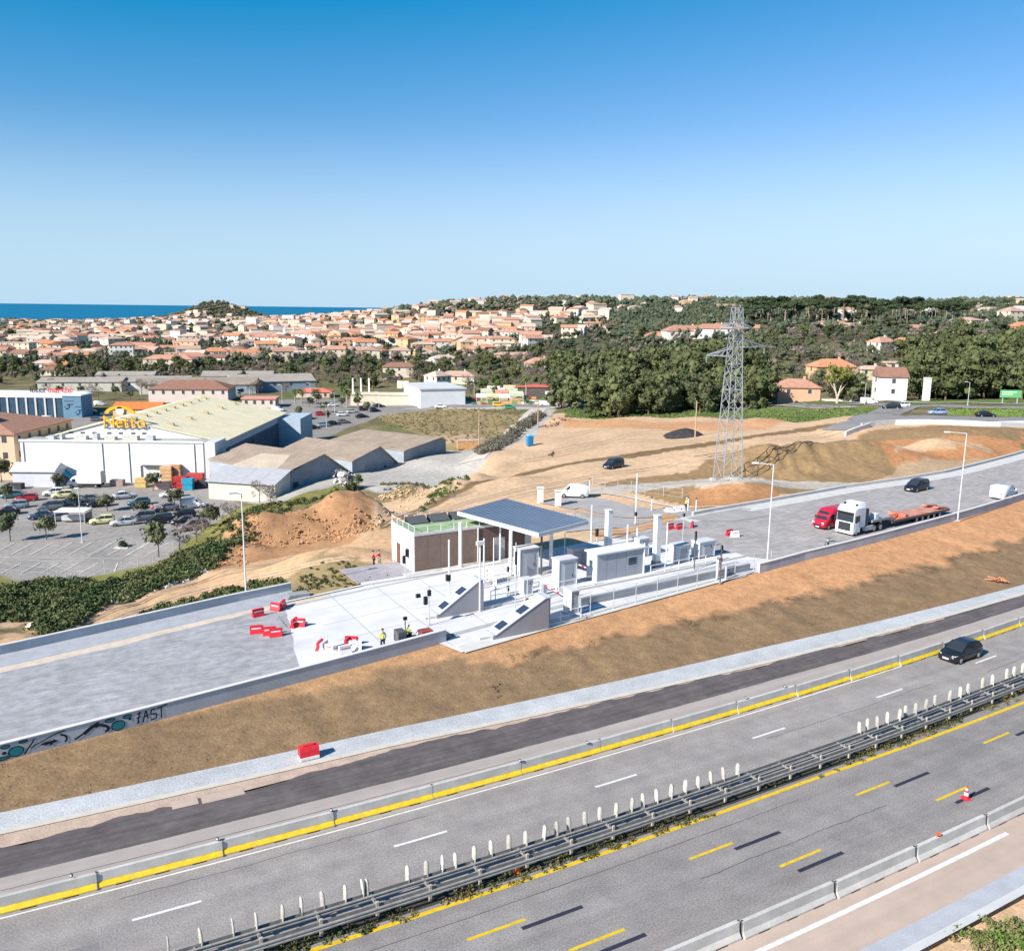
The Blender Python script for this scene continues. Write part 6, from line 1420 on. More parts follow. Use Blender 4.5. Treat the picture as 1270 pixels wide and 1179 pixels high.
# lean-to facing the camera
la = thing('lean_to', 'low pale lean-to with grey roof in front of the hangar', 'shed', (-58.5,167.5,-8.3), math.atan2(-3.5,14.0))
q = MB(); q.add([(0,0,-1),(14.2,0,-1),(14.2,0,3.4),(0,0,3.4),(0,6,-1),(14.2,6,-1),(14.2,6,5.0),(0,6,5.0)], [(0,1,2,3),(1,5,6,2),(4,0,3,7),(5,4,7,6)]); q.obj('wall', HWL, la)
for k_ in range(4):
    a = -.3+k_*3.7; q = MB(); q.add([(a,-.5,3.35),(a+3.66,-.5,3.35),(a+3.66,6.3,5.15),(a,6.3,5.15),(a,-.5,3.5),(a+3.66,-.5,3.5),(a+3.66,6.3,5.3),(a,6.3,5.3)], [(3,2,1,0),(4,5,6,7),(0,1,5,4),(1,2,6,5),(2,3,7,6),(3,0,4,7)]); q.obj('roof_sheet', mat('lean_to_roof', (.36,.36,.38), .8, .08, 1), la)
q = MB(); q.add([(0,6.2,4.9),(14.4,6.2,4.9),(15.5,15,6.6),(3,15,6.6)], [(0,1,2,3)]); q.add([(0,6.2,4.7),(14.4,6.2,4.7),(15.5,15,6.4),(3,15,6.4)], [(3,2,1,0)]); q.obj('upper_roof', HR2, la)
# left terracotta block
t = house('apartment_house', -118.5, 199, -9.3, math.pi/2, 25, 25, 10.3, 3.2, 'hip', mat('peach_render', (.62,.45,.31), .9, .06, .3), ROOFS['terracotta'], 'peach rendered block with terracotta hipped roof and dark roof opening at left', 'building', None, storeys=2, wcols=6, chim=False, sills=True, dz=3.4)
q = MB(); q.add([(-7,-6.5,11.9),(-3,-6.5,11.9),(-3,-3.5,12.75),(-7,-3.5,12.75)], [(0,1,2,3)]); q.obj('roof_opening', BLACK, t)
# blue building and store with roof sign
BLW = mat('blue_cladding', (.13,.24,.34), .7, .06, .4, wave=(4,.02,'X'))
t = bx('blue_building', 'blue clad shop building with dark leaping emblem on its end', -152.8, -146.5, 300, 308, -10.3, -2.4, BLW, roof=WHITE)
q = MB(); q.loft([[(-1.6,-6.07,4.2),(-.9,-6.07,5.0),(-1.1,-6.07,4.3)],[(-1.6,-6.04,4.2),(-.9,-6.04,5.0),(-1.1,-6.04,4.3)]]); q.box(-.6,1.4,-6.07,-6.04,5.0,5.35); q.box(-1.5,1.8,-6.07,-6.04,6.2,6.4); q.box(-.2,.3,-6.07,-6.04,3.9,5.2); q.box(-1.2,-.2,-6.07,-6.04,3.5,4.0); q.obj('emblem', BLACK, t)
t = bx('glazed_shop', 'long shop with white flat roof and dark blue glazed front', -205, -153.4, 301, 322, -10.3, -3.2, mat('blue_glazing', (.04,.075,.12), .25, .2, .4, spec=.6), roof=WHITE)
for i in range(12):
    q = MB(); q.box(25.9-i*3.2-3.0,25.9-i*3.2-2.4,-10.8,-10.5,-1,7.0); q.obj('pilaster', mat('pale_pilaster', (.5,.52,.55), .7, .05, 1), t)
sg = thing('roof_sign', 'black and red lettering on the white roof of the glazed shop', 'sign', (-171,314,-2.8))
q = MB(); q.box(-1,14,.3,.45,-.1,.2); q.obj('rail', STEEL, sg)
n_ = ctext('Inter', 2.9, .15, BLACK, sg, (-.2,0,.2), (math.pi/2,0,0)); ctext('march\u00e9', 2.9, .15, REDP, sg, (n_,0,.2), (math.pi/2,0,0))
x, y, z = place(110, 515); t = thing('totem_sign', 'tall red and white advertising totem beside the blue building', 'sign', (x-3,y,z)); q = MB(); q.box(-.9,.9,-.3,.3,0,7); q.obj('panel', REDP, t); q = MB()
for k_ in range(4): q.box(-.6,.6,-.33,-.305,1.2+k_*1.5,1.9+k_*1.5)
q.obj('white_marks', WHP, t)
house('red_roofed_annex', -190, 270, -10, .1, 24, 10, 5.6, 1.6, 'gable', WC['white'], ROOFS['terracotta'], 'low annex with dull red roof at the left edge behind the peach block', 'building', None, chim=False, wcols=4)
# row of workshops behind
house('workshop', -127, 352, -10.4, .1, 30, 15, 6.6, 3.0, 'hip', mat('pinkish_wall', (.62,.52,.47), .9, .06, .4), ROOFS['brown'], 'long pale pink workshop with brown tiled hipped roof and dark windows', 'building', None, wcols=8, chim=False, sills=True)
house('small_shed_house', -118, 280, -9.8, .1, 14, 9, 6.2, 1.6, 'gable', WC['ochre'], mat('bright_orange_tiles', (.62,.17,.05), .8, .08, 1), 'small building with bright orange roof behind the yellow supermarket roof', 'building', None, chim=False, wcols=2)
house('white_gabled_shed', -142, 395, -11, .0, 14, 12, 5.6, 2.2, 'hip', WC['white'], mat('grey_sheet', (.34,.31,.28), .9, .1, .4, wave=(2,.03,'X')), 'white walled shed behind the bare trees with small dark window', 'shed', None, chim=False, wcols=1)
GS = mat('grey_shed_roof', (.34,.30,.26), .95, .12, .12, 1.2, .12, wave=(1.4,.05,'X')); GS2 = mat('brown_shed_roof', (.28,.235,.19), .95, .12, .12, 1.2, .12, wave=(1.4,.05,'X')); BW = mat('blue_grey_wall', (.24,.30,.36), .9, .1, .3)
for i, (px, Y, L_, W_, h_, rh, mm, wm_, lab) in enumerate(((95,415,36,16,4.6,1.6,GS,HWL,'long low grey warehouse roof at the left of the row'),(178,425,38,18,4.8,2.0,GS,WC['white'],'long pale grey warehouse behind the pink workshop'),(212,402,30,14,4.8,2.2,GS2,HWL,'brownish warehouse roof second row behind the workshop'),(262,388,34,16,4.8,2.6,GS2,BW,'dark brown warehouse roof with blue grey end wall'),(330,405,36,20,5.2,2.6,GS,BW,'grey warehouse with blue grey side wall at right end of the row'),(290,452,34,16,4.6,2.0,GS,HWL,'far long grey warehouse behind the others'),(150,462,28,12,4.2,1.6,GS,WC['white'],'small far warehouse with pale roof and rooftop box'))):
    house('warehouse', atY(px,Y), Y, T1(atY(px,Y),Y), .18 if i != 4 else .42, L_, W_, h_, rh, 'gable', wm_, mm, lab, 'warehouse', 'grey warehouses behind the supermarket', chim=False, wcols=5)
house('canopy_building', atY(316,330), 330, -10, .1, 12, 8, 4.6, .3, 'flat', mat('cream_front', (.6,.5,.42), .8, .05, 1), mat('salmon_fascia', (.60,.26,.20), .7, .05, 1), 'small building with salmon red flat canopy roof by the white vans', 'building', None, chim=False, wcols=4)
house('canopy_building', atY(385,365), 365, -10, .1, 14, 9, 4.2, 1.2, 'hip', mat('cream_front2', (.55,.45,.38), .8, .05, 1), mat('coral_roof', (.62,.17,.11), .7, .05, 1), 'small building with coral red roof left of the palm trees', 'building', None, chim=False, wcols=3)
# white warehouse and long cream wall
t = house('white_warehouse', -30, 336, -8.8, rad(20), 17, 26, 8.0, .4, 'flat', mat('white_cladding2', (.68,.69,.70), .7, .05, .3), mat('pale_roof_sheet', (.52,.53,.53), .7, .06, .3), 'white flat-roofed warehouse with grey shaded side at the far road', 'warehouse', None, win=False, chim=False)
for k_ in range(5):
    q = MB(); q.box(8.52,8.58,-11+k_*4.6,-8.5+k_*4.6,-.5,6.2); q.obj('side_door', mat('grey_blue_door', (.20,.22,.27), .7, .1, 1), t)
t = bx('garden_wall', 'long cream wall and low building left of the white warehouse', -62, -40, 338, 346, -9, -4.6, WC['cream'], cat='building', roof=WC['cream'])
for i, (px, lab) in enumerate(((438,'leftmost tall white flagpole by the blue stand'),(448,'middle tall white flagpole by the blue stand'),(458,'rightmost tall white flagpole by the blue stand'))):
    x, y, z = place(px, 500); t = thing('flagpole', lab, 'flagpole', (x,y,z), 0, 'white flagpoles'); q = MB(); q.box(-.28,.28,-.12,.12,0,9.8); q.obj('mast', WHITE, t)
t = bx('blue_stand', 'small blue sales stand behind the white flagpoles', atY(445,345)-3.5, atY(445,345)+3.5, 345, 349, -9.5, -5.8, mat('stand_blue', (.03,.18,.34), .6, .15, .5), cat='kiosk', roof=WHITE)
# hoardings
x, y, z = place(500, 498); t = thing('billboard', 'two-panel cream billboard on a post by the long wall', 'billboard', (x,y,z)); q = MB(); q.box(-.15,.15,-.15,.15,0,6); q.obj('post', DGREY, t)
for sx in (-1.2,1.2): q = MB(); q.box(sx-1.1,sx+1.1,-.1,.1,5.2,8.2); q.obj('panel', mat('billboard_cream', (.62,.57,.45), .7, .08, .5), t)
x, y, z = place(581, 556); t = thing('rusty_tank', 'orange brown box container beside the wooden pole on the field', 'container', (x,y,z), .2); q = MB(); q.box(-2.8,2.8,-1,1,0,2.0); q.obj('body', mat('orange_brown_sheet', (.50,.27,.13), .8, .2, 1), t); q = MB(); q.box(-2.9,2.9,-1.1,1.1,2.003,2.1); q.obj('lid', mat('sand_lid', (.5,.4,.3), .8, .1, 1), t)
# pink house, white house, tall villas on the wooded slope
def hp(px, py, *a, **k): x, y, z = place(px, py); return house(a[0], x, y+a[3]/2*.6, z, a[1], a[2], a[3], *a[4:], **k)
hp(989, 499, 'pink_house', -.06, 13.0, 9, 4.9, 2.4, 'hip', mat('pink_house_render', (.62,.36,.24), .9, .06, .4), ROOFS['terracotta'], 'salmon pink house with terracotta roof beside the yellowish eucalyptus', storeys=1, wcols=2, sills=True)
hp(1106, 497, 'white_house', rad(-8), 7.8, 8.5, 7.2, 2.6, 'gable', WC['white'], ROOFS['brown'], 'two-storey white house with brown tiled roof and red chimney', storeys=2, wcols=1, sills=True)
for i, (px, Y, L_, W_, h_, rh, wl_, rf_, lab, rz_) in enumerate((
  (820,560,22,12,4.5,2.6,'white','terracotta','white villa, leftmost of the row above the pine wood',.0),(848,552,26,13,5.5,3.4,'white','terracotta','largest villa with terracotta hipped roof above the pine wood',.1),(884,548,24,12,6.0,2.8,'white','terracotta','third white villa of the row above the pine wood',-.1),(870,575,18,11,4.5,2.4,'cream','pink-brown','cream villa half behind the largest villa',.2),
  (900,600,24,12,6,2.8,'cream','terracotta','cream villa just left of the pylon head',0),(936,585,18,12,5,2.5,'pink','terracotta','pink villa right of the pylon head',.1),
  (1004,590,26,12,5,2.2,'cream','pale','pale roofed villa in the clearing below the umbrella pines',.0),(1030,600,24,12,5.5,2.2,'cream','terracotta','long terracotta villa in the clearing below the umbrella pines',.1),(1058,585,20,12,5,2.2,'white','pink-brown','white villa right in the clearing below the umbrella pines',.0),(1107,605,26,10,5.5,.4,'pink','brown','flat dark roofed school-like building below the umbrella pines',.0),(1150,590,22,10,4.6,2,'cream','pale','pale villa right of the flat dark roofed building',.1),(1135,560,16,10,4,2,'cream','terracotta','low cream villa before the flat dark roofed building',0),
  (1252,640,14,12,13,3,'cream','pink-brown','tall cream block of flats standing high at the right edge',.3),(1245,690,20,14,10,3,'cream','pink-brown','cream block behind the tall one at the right edge',.1),(1268,560,16,12,6,3,'ochre','orange','orange roofed house cut by the right edge',.1),(1218,720,18,12,8,3,'white','pale','white house high on the right skyline',.2),
  (1095,440,12,8,6,2.4,'white','terracotta','small white house with red roof among round trees',.5),(1122,450,12,8,5,2.4,'white','orange','white bungalow with red roof right of the round trees',-.2),(1083,350,11,8,4,1.2,'cream','pale','cream flat house behind the white house',.1),(1034,345,16,10,6.5,2.8,'ochre','orange','house with orange roof behind the eucalyptus',.1),(1118,365,14,8,3.5,1.0,'cream','pale','low cream outbuilding behind the white house',.1),
  (1180,395,12,9,4.5,2,'cream','pale','cream house between the woods at right',.1),(548,560,16,10,5,2,'white','pale','white gabled house right of centre left among scrub',.4),(492,470,17,9,5.6,2.2,'cream','brown','cream house with dark red roof in the belt of bare trees',.1),(540,420,10,8,5,2.2,'white','pale','small white gabled house before the reeds',.9),(565,440,18,10,4.0,2.2,'cream','pink-brown','low pink brown roofed farmhouse before the reeds',-.1),(668,470,14,10,5,3,'cream','terracotta','sandy terracotta house left of the pine wood',.3),(633,640,24,12,4.5,1,'cream','pale','long pale wall-like building left of the pine wood',.0),(640,560,30,10,4,1.5,'ochre','pink-brown','long low ochre building left of the pine wood',.05))):
    X = atY(px, Y); house('villa', X, Y, T1(X, Y), rz_, L_, W_, h_, rh, 'hip' if rh > 1 else 'flat', WC[wl_], ROOFS[rf_], lab, 'house', None, wcols=3, storeys=2 if h_ > 5 else 1)
# left foreground town blocks seen large
for i, (px, Y, L_, W_, h_, rh, wl_, rf_, lab, rz_) in enumerate((
  (15,720,24,12,11,.4,'cream','pale','cream three-storey flats at the left edge of the town',.0),(33,960,42,14,12,.4,'cream','pale','wide cream apartment block below the sea at left',.0),(45,760,26,12,9,.4,'white','pale','white low flats right of the cream three-storey flats',.05),(82,700,16,10,6.5,2.5,'pink','orange','pink house with orange roof in the trees at left',.1),(85,1300,30,16,16,.5,'cream','pale','tall pale block with flat roof before the sea',.2),(48,560,14,9,4.5,2.0,'white','pale','white house group with pergola in the left scrub',.1),(66,545,16,9,4.5,1.6,'pink','orange','long low house with orange roof beside the white house group',.1),(60,510,14,8,3.4,2.0,'cream','brown','small bungalow with brown roof in front of the white house group',0.1),
  (145,640,16,11,12,2.0,'white','terracotta','tall white stepped apartment house left of centre town',.3),(163,655,14,11,9,2.0,'cream','terracotta','lower cream apartment house beside the stepped one',.3),(205,560,30,12,6.5,2.4,'cream','terracotta','long cream block with terracotta roof above the warehouses',.05),(228,585,24,12,6.5,2.6,'white','terracotta','long block with blue grey shaded end above the warehouses',.3),
  (262,620,18,12,8,2.6,'white','orange','white house with bright roof left of the reed trees',.2),(300,640,26,12,6,2.4,'cream','orange','wide orange roofed row right of the long block',.0),(530,1050,26,14,17,.4,'ochre','pale','tall ochre apartment tower in the town centre',.1),(555,1060,14,12,13,2,'pink','terracotta','pink block beside the ochre tower',.1))):
    X = atY(px, Y); house('apartment_block', X, Y, T1(X, Y), rz_, L_, W_, h_, rh, 'hip' if rh > 1 else 'flat', WC[wl_], ROOFS[rf_], lab, 'building', None, wcols=5, storeys=3 if h_ > 8 else 2, chim=rh > 1)

# ---- the town: individuals first (nearest), the far remainder as one mass
cand = []
R = random.Random(99)
Y = 600.0
while Y < 2380:
    stp = 15 if Y < 1000 else 17; X = -.62*Y
    while X < .62*Y:
        x = X+R.uniform(-6,6); y = Y+R.uniform(-7,7); px = IW/2+x/(y*math.cos(PIT))*F
        if px < 300: p = .55 if Y > 900 else .38
        elif px < 470: p = .95 if Y > 850 else (.25 if Y < 760 else .7)
        elif px < 660: p = .92 if Y < 1250 and Y > 800 else (.35 if Y > 1250 else .30)
        elif px < 760: p = .45 if Y < 1200 and Y > 900 else .10
        elif px > 1190: p = .40 if Y > 750 else .1
        else: p = .13 if Y > 700 else 0
        p *= 1.0 if fbm(x, y, 160, 2, 31) > -.05 else .55
        if abs(x-_hx) < 130 and y > 2050: p = .42 if y < 2190 else .03
        if 470 < px < 720 and y > 1150: p = .36 if fbm(x, y, 120, 2, 8) > -.05 else .05
        if R.random() < p: cand.append((x, y, px))
        X += stp*R.uniform(.9,1.2)
    Y += stp*(1.0 if Y < 1200 else 1.25)
cz = T(np.array([c[0] for c in cand]), np.array([c[1] for c in cand]))
cand = [(c[0], c[1], c[2], float(z)) for c, z in zip(cand, cz)]
cand.sort(key=lambda c: c[1])
near = cand[:250]; far = cand[250:]
wl_n = ['cream','white','pink','cream','ochre','white','cream']; rf_n = ['terracotta','pink-brown','terracotta','orange','pale','pink-brown','brown','pale']
hprot = {}
def hmesh(i):
    R_ = random.Random(i); L_ = R_.uniform(11,19); W_ = R_.uniform(9,12); h = R_.choice([4.2,5.8,6.5,8.5]); rh = R_.uniform(1.8,2.8); kd = R_.choice(['gable','gable','hip'])
    return L_, W_, h, rh, kd
CB = {}
rows = {}
for c in near:
    band = 'nearest' if c[1] < 800 else ('second' if c[1] < 900 else ('third' if c[1] < 1000 else 'fourth'))
    side = 'left town' if c[2] < 300 else ('middle town' if c[2] < 470 else ('centre hillside' if c[2] < 760 else 'right slope'))
    i = R.randrange(10); wn = R.choice(wl_n); rn = R.choice(rf_n); rows.setdefault((band, side, wn, rn), []).append((c, i))
for (band, side, wn, rn), lst in rows.items():
    lst.sort(key=lambda q_: q_[0][2])
    for k_, (c, i) in enumerate(lst):
        key = (i, wn, rn); lab = '%s house with %s roof, %s from the left, %s band of the %s' % (wn, rn, nth(k_+1), band, side)
        if key not in CB:
            L_, W_, h, rh, kd = hmesh(i)
            o = house('town_house', c[0], c[1], c[3], R.uniform(-.5,.5)+(math.pi/2 if R.random() < .4 else 0), L_, W_, h, rh, kd, WC[wn], ROOFS[rn], lab, 'house', 'houses of the town', wcols=3, storeys=1 if h < 5 else 2, chim=False)
            CB[key] = snap(o)
        else: copy_tree(CB[key], (c[0],c[1],c[3]), R.uniform(-.5,.5)+(math.pi/2 if R.random() < .4 else 0), lab, 'houses of the town')
# far remainder
q = MB(); MIX = [WC['cream'],WC['white'],WC['pink'],WC['ochre'],ROOFS['terracotta'],ROOFS['pink-brown'],ROOFS['pale'],ROOFS['orange'],SHUT]
for (x, y, px, z) in far:
    L_ = R.uniform(10,20); W_ = R.uniform(9,13); h = R.choice([4.5,6,7.5,10]); rh = R.uniform(1.6,2.6); a = R.uniform(-.6,.6)+(math.pi/2 if R.random() < .4 else 0); ca, sa = math.cos(a), math.sin(a)
    if R.random() < .04: h = 14; rh = .3
    def tf(m_): return [(x+p[0]*ca-p[1]*sa, y+p[0]*sa+p[1]*ca, z+p[2]) for p in m_.v]
    m_ = wallmb(L_, W_, h, rh, 'gable'); q.mi = R.choice([0,0,1,1,2,0,3]); q.add(tf(m_), m_.f)
    m_ = roofmb(L_, W_, h, rh, 'gable'); q.mi = R.choice([4,4,5,5,6,6,7,6]); q.add(tf(m_), m_.f)
o = q.obj('distant_houses', MIX); o['kind'] = 'stuff'; o['label'] = 'distant mass of cream and pink houses with terracotta roofs towards the sea'; o['category'] = 'houses'

# ---------------------------------------------------------------- woods
HB = [(c[0], c[1]) for c in near]
hx = np.array([c[0] for c in cand]); hy = np.array([c[1] for c in cand])
bl_ = [(o.location.x, o.location.y, max(8, 6)) for o in bpy.data.objects if o.get('category') in ('house','building','warehouse') and o.location.y > 250]
bX = np.array([b[0] for b in bl_]); bY = np.array([b[1] for b in bl_])
def clear(x, y, r=9): return np.min((bX-x)**2+(bY-y)**2) > r*r
def zone_trees(kind_fn, x0, x1, y0, y1, spacing, thr=None, seed=0, keep=1.0):
    """sites given by photo columns x0..x1 and distances y0..y1"""
    out = []; R = random.Random(seed); Y = y0
    while Y < y1:
        X = atY(x0, Y)
        while X < atY(x1, Y):
            x = X+R.uniform(-.35,.35)*spacing; y = Y+R.uniform(-.35,.35)*spacing
            if R.random() < keep and clear(x, y): out.append((x, y))
            X += spacing
        Y += spacing*.9
    return out
sites = []   # (y, x, kind, zone)
def addz(z_, kinds, *a, **k):
    R = random.Random(len(sites))
    for (x, y) in zone_trees(None, *a, **k): sites.append((y, x, R.choice(kinds), z_))
addz('front pine wood', ['low_pine_tree'], 745, 968, 262, 286, 7.0, seed=1, keep=.72)
addz('front pine wood', ['pine_tree','low_pine_tree'], 700, 962, 290, 350, 9.0, seed=2, keep=.65)
addz('front pine wood', ['low_pine_tree'], 690, 945, 352, 400, 11, seed=22)
addz('right pine wood', ['low_pine_tree'], 1150, 1300, 262, 290, 7.0, seed=3)
addz('right pine wood', ['pine_tree','low_pine_tree'], 1140, 1310, 294, 370, 9.5, seed=4)
addz('trees behind the pink house', ['low_pine_tree','olive_tree','bare_tree'], 935, 1085, 280, 335, 9, seed=5, keep=.8)
addz('trees by the white house', ['low_pine_tree','olive_tree'], 1060, 1090, 262, 290, 6, seed=6)
addz('trees by the white house', ['low_pine_tree','olive_tree','bare_tree'], 1122, 1150, 262, 320, 7, seed=61)
addz('umbrella pines on the ridge', ['umbrella_pine'], 925, 1200, 626, 660, 8.5, seed=7)
addz('bare trees behind the clearing', ['bare_tree','bare_tree','olive_tree'], 940, 1140, 320, 430, 9.5, seed=8, keep=.8)
addz('trees above the bare trees', ['low_pine_tree','leafy_tree','bare_tree','olive_tree'], 930, 1230, 430, 600, 12, seed=9, keep=.75)
addz('tree belt behind the warehouses', ['bare_tree','olive_tree','low_pine_tree','bare_tree'], 290, 700, 425, 600, 10.5, seed=10, keep=.8)
addz('tree belt at the left', ['bare_tree','low_pine_tree','pine_tree','olive_tree'], -20, 300, 480, 620, 12, seed=11, keep=.75)
addz('bare trees among the warehouses', ['bare_tree','bare_tree','bare_tree','olive_tree'], 60, 360, 352, 425, 13, seed=14, keep=.5)
addz('scrub trees near the market', ['olive_tree','leafy_tree','bare_tree'], 590, 700, 345, 430, 9.5, seed=12, keep=.7)
sites.sort(key=lambda s_: (s_[3] != 'umbrella pines on the ridge', s_[0]))
NT = 900
cnt = {}
tops = sites[:NT]; rest = sites[NT:]
tops.sort(key=lambda s_: s_[1]/s_[0])
XS = np.array([s_[1] for s_ in tops]); YS = np.array([s_[0] for s_ in tops]); ZS = T(XS, YS)
KN = {'pine_tree':'tall pine','low_pine_tree':'dense low-branched pine','umbrella_pine':'umbrella pine','bare_tree':'bare grey-brown tree','olive_tree':'grey-green tree','leafy_tree':'green leafy tree'}
for (y, x, kd, zn), z in zip(tops, ZS):
    cnt[(kd,zn)] = cnt.get((kd,zn),0)+1
    sc = {'front pine wood':1.35,'right pine wood':1.5,'umbrella pines on the ridge':1.25}.get(zn, .85)
    if zn == 'front pine wood' : sc *= (1.0 if y < 300 else 1.15)
    tree(kd, x, y, float(z)-.2, '%s, %s from the left, %s' % (KN[kd], nth(cnt[(kd,zn)]), zn), zn, sc*random.uniform(.85,1.12))
# distant woods as low-poly masses
def lowcrown(R, s):
    P = []; Fq = []
    for b in range(3):
        cx, cy, cz_ = R.uniform(-.5,.5)*s, R.uniform(-.5,.5)*s, s*R.uniform(.7,1.3); r = s*R.uniform(.45,.75); o_ = len(P)
        P += [(cx+p[0]*r*R.uniform(.7,1.25), cy+p[1]*r*R.uniform(.7,1.25), cz_+p[2]*r*R.uniform(.6,1.1)) for p in ((1,0,.1),(.31,.95,-.1),(-.81,.59,.1),(-.81,-.59,-.1),(.31,-.95,.1),(0,0,1),(0,0,-1))]
        Fq += [(o_+i,o_+(i+1)%5,o_+5) for i in range(5)]+[(o_+(i+1)%5,o_+i,o_+6) for i in range(5)]
    for b in range(9):
        d = (R.gauss(0,1),R.gauss(0,1),abs(R.gauss(0,1))+.2); l = math.sqrt(sum(k*k for k in d)); c = [k/l*s*R.uniform(.6,1.0) for k in d]; c[2] += s*.5; o_ = len(P); e = s*.28
        P += [(c[0]+R.uniform(-e,e),c[1]+R.uniform(-e,e),c[2]+R.uniform(-e,e)) for _ in range(3)]; Fq.append((o_,o_+1,o_+2))
    return P, Fq
def midcrown(R, s):
    P = []; Fq = []
    for b in range(7):
        a = R.uniform(0,6.3); k_ = R.uniform(.1,.75)*s; cx, cy, cz_ = math.cos(a)*k_, math.sin(a)*k_, s*R.uniform(.35,1.45); r = s*R.uniform(.30,.48); o_ = len(P)
        P += [(cx+p[0]*r*R.uniform(.7,1.25), cy+p[1]*r*R.uniform(.7,1.25), cz_+p[2]*r*R.uniform(.6,1.1)) for p in ((1,0,.1),(.31,.95,-.1),(-.81,.59,.1),(-.81,-.59,-.1),(.31,-.95,.1),(0,0,1),(0,0,-1))]
        Fq += [(o_+i,o_+(i+1)%5,o_+5) for i in range(5)]+[(o_+(i+1)%5,o_+i,o_+6) for i in range(5)]
        for _ in range(16):
            d = (R.gauss(0,1),R.gauss(0,1),R.gauss(0,1)+.3); l = math.sqrt(sum(k*k for k in d)); c = [cx+d[0]/l*r*1.12,cy+d[1]/l*r*1.12,cz_+d[2]/l*r]; o_ = len(P); e = s*.13
            P += [(c[0]+R.uniform(-e,e),c[1]+R.uniform(-e,e),c[2]+R.uniform(-e,e)) for _k in range(3)]; Fq.append((o_,o_+1,o_+2))
    return P, Fq
LCF = [lowcrown(random.Random(i), 1.0) for i in range(12)]; LCN = [midcrown(random.Random(i+50), 1.0) for i in range(10)]
def mass(name, pts, label, mats, seed=0):
    R = random.Random(seed); V = []; Fq = []; MI = []; off = 0
    LVF = [np.array(p) for p, f in LCF]; LVN = [np.array(p) for p, f in LCN]
    for (x, y, z, s, mi) in pts:
        nr_ = y < 1150; LC = LCN if nr_ else LCF; k = R.randrange(len(LC)); a = R.uniform(0,6.3); ca, sa = math.cos(a), math.sin(a); v = (LVN if nr_ else LVF)[k]*s
        V.append(np.stack([x+v[:,0]*ca-v[:,1]*sa, y+v[:,0]*sa+v[:,1]*ca, z+v[:,2]*R.uniform(.8,1.3)],1)); f = LC[k][1]; Fq += [tuple(i+off for i in t_) for t_ in f]; MI += [mi]*len(f); off += len(v)
    me = bpy.data.meshes.new(name); me.from_pydata(np.concatenate(V).tolist(), [], Fq)
    for m_ in mats: me.materials.append(m_)
    me.polygons.foreach_set('material_index', MI); me.update()
    o = bpy.data.objects.new(name, me); COL.objects.link(o); o['kind'] = 'stuff'; o['label'] = label; o['category'] = 'wood'; return o
FM = [leafmat('far_pine', (.062,.080,.052), (.095,.105,.065), 0, .05), leafmat('far_olive', (.075,.085,.045), (.10,.10,.05), 0, .05), leafmat('far_bare', (.15,.12,.10), (.19,.15,.12), 0, .05)]  # crown colours lightened and greyed: distance haze is painted into them
pts = []; R = random.Random(5)
for yy in np.arange(360, 560, 8.5):
    for xx in np.arange(atY(765,yy), atY(1240,yy), 8.5):
        if yy < 430 and not (atY(930,yy) < xx < atY(1150,yy)): continue
        if R.random() < .72: pts.append((xx+R.uniform(-4,4), yy+R.uniform(-4,4), R.uniform(2.4,4.0), 500))
for yy in np.arange(430, 560, 9.0):
    for xx in np.arange(atY(-60,yy), atY(765,yy), 9.0):
        if R.random() < .5: pts.append((xx+R.uniform(-4,4), yy+R.uniform(-4,4), R.uniform(1.6,3.2), 400))
HX = np.array([c[0] for c in cand]); HY = np.array([c[1] for c in cand])
Y = 560.0
while Y < 2450:
    sp = 9 if Y < 1300 else 13; X = -.62*Y
    while X < .62*Y:
        x = X+R.uniform(-5,5); y = Y+R.uniform(-5,5); px = IW/2+x/(y*math.cos(PIT))*F
        if px > 760: p = .95
        elif px > 470: p = .85 if y > 1150 else .42
        elif px > 300: p = .42 if y > 850 else .8
        else: p = .6 if y > 800 else .8
        if abs(x-_hx) < 150 and y > 2120: p = .95
        if 925 < px < 1205 and 600 < y < 690: p = 0 if y < 622 or y < 665 else p
        if 760 < px < 1180 and 530 < y < 600: p *= .8
        if 470 < px < 1200 and y > 1500 and y < 2200: p *= .8
        if R.random() < p: pts.append((x, y, R.uniform(2.4,4.6) if px < 760 and y < 1150 else R.uniform(4,6.8), px))
        X += sp*R.uniform(.8,1.2)
    Y += sp
for s_ in rest: pts.append((s_[1], s_[0], 4.5, 700))
PX = np.array([p[0] for p in pts]); PY = np.array([p[1] for p in pts]); PZ = T(PX, PY)
ok = np.ones(len(pts), bool)
for i0 in range(0, len(pts), 500):
    dd = (PX[i0:i0+500,None]-HX[None,:])**2+(PY[i0:i0+500,None]-HY[None,:])**2; ok[i0:i0+500] &= dd.min(1) > 45
    dd = (PX[i0:i0+500,None]-bX[None,:])**2+(PY[i0:i0+500,None]-bY[None,:]-0)**2; ok[i0:i0+500] &= dd.min(1) > 90
lft = []; rgt = []
for i, p in enumerate(pts):
    if not ok[i]: continue
    mi = (0 if R.random() < .62 else (1 if R.random() < .5 else 2)) if p[3] < 760 else (0 if R.random() < .86 else 1)
    (lft if p[3] < 470 else rgt).append((PX[i], PY[i], PZ[i], p[2], mi))
mass('distant_trees', lft, 'distant trees scattered through the town on the left', FM, 1)
mass('distant_wood', rgt, 'distant wood covering the hills on the right', FM, 2)
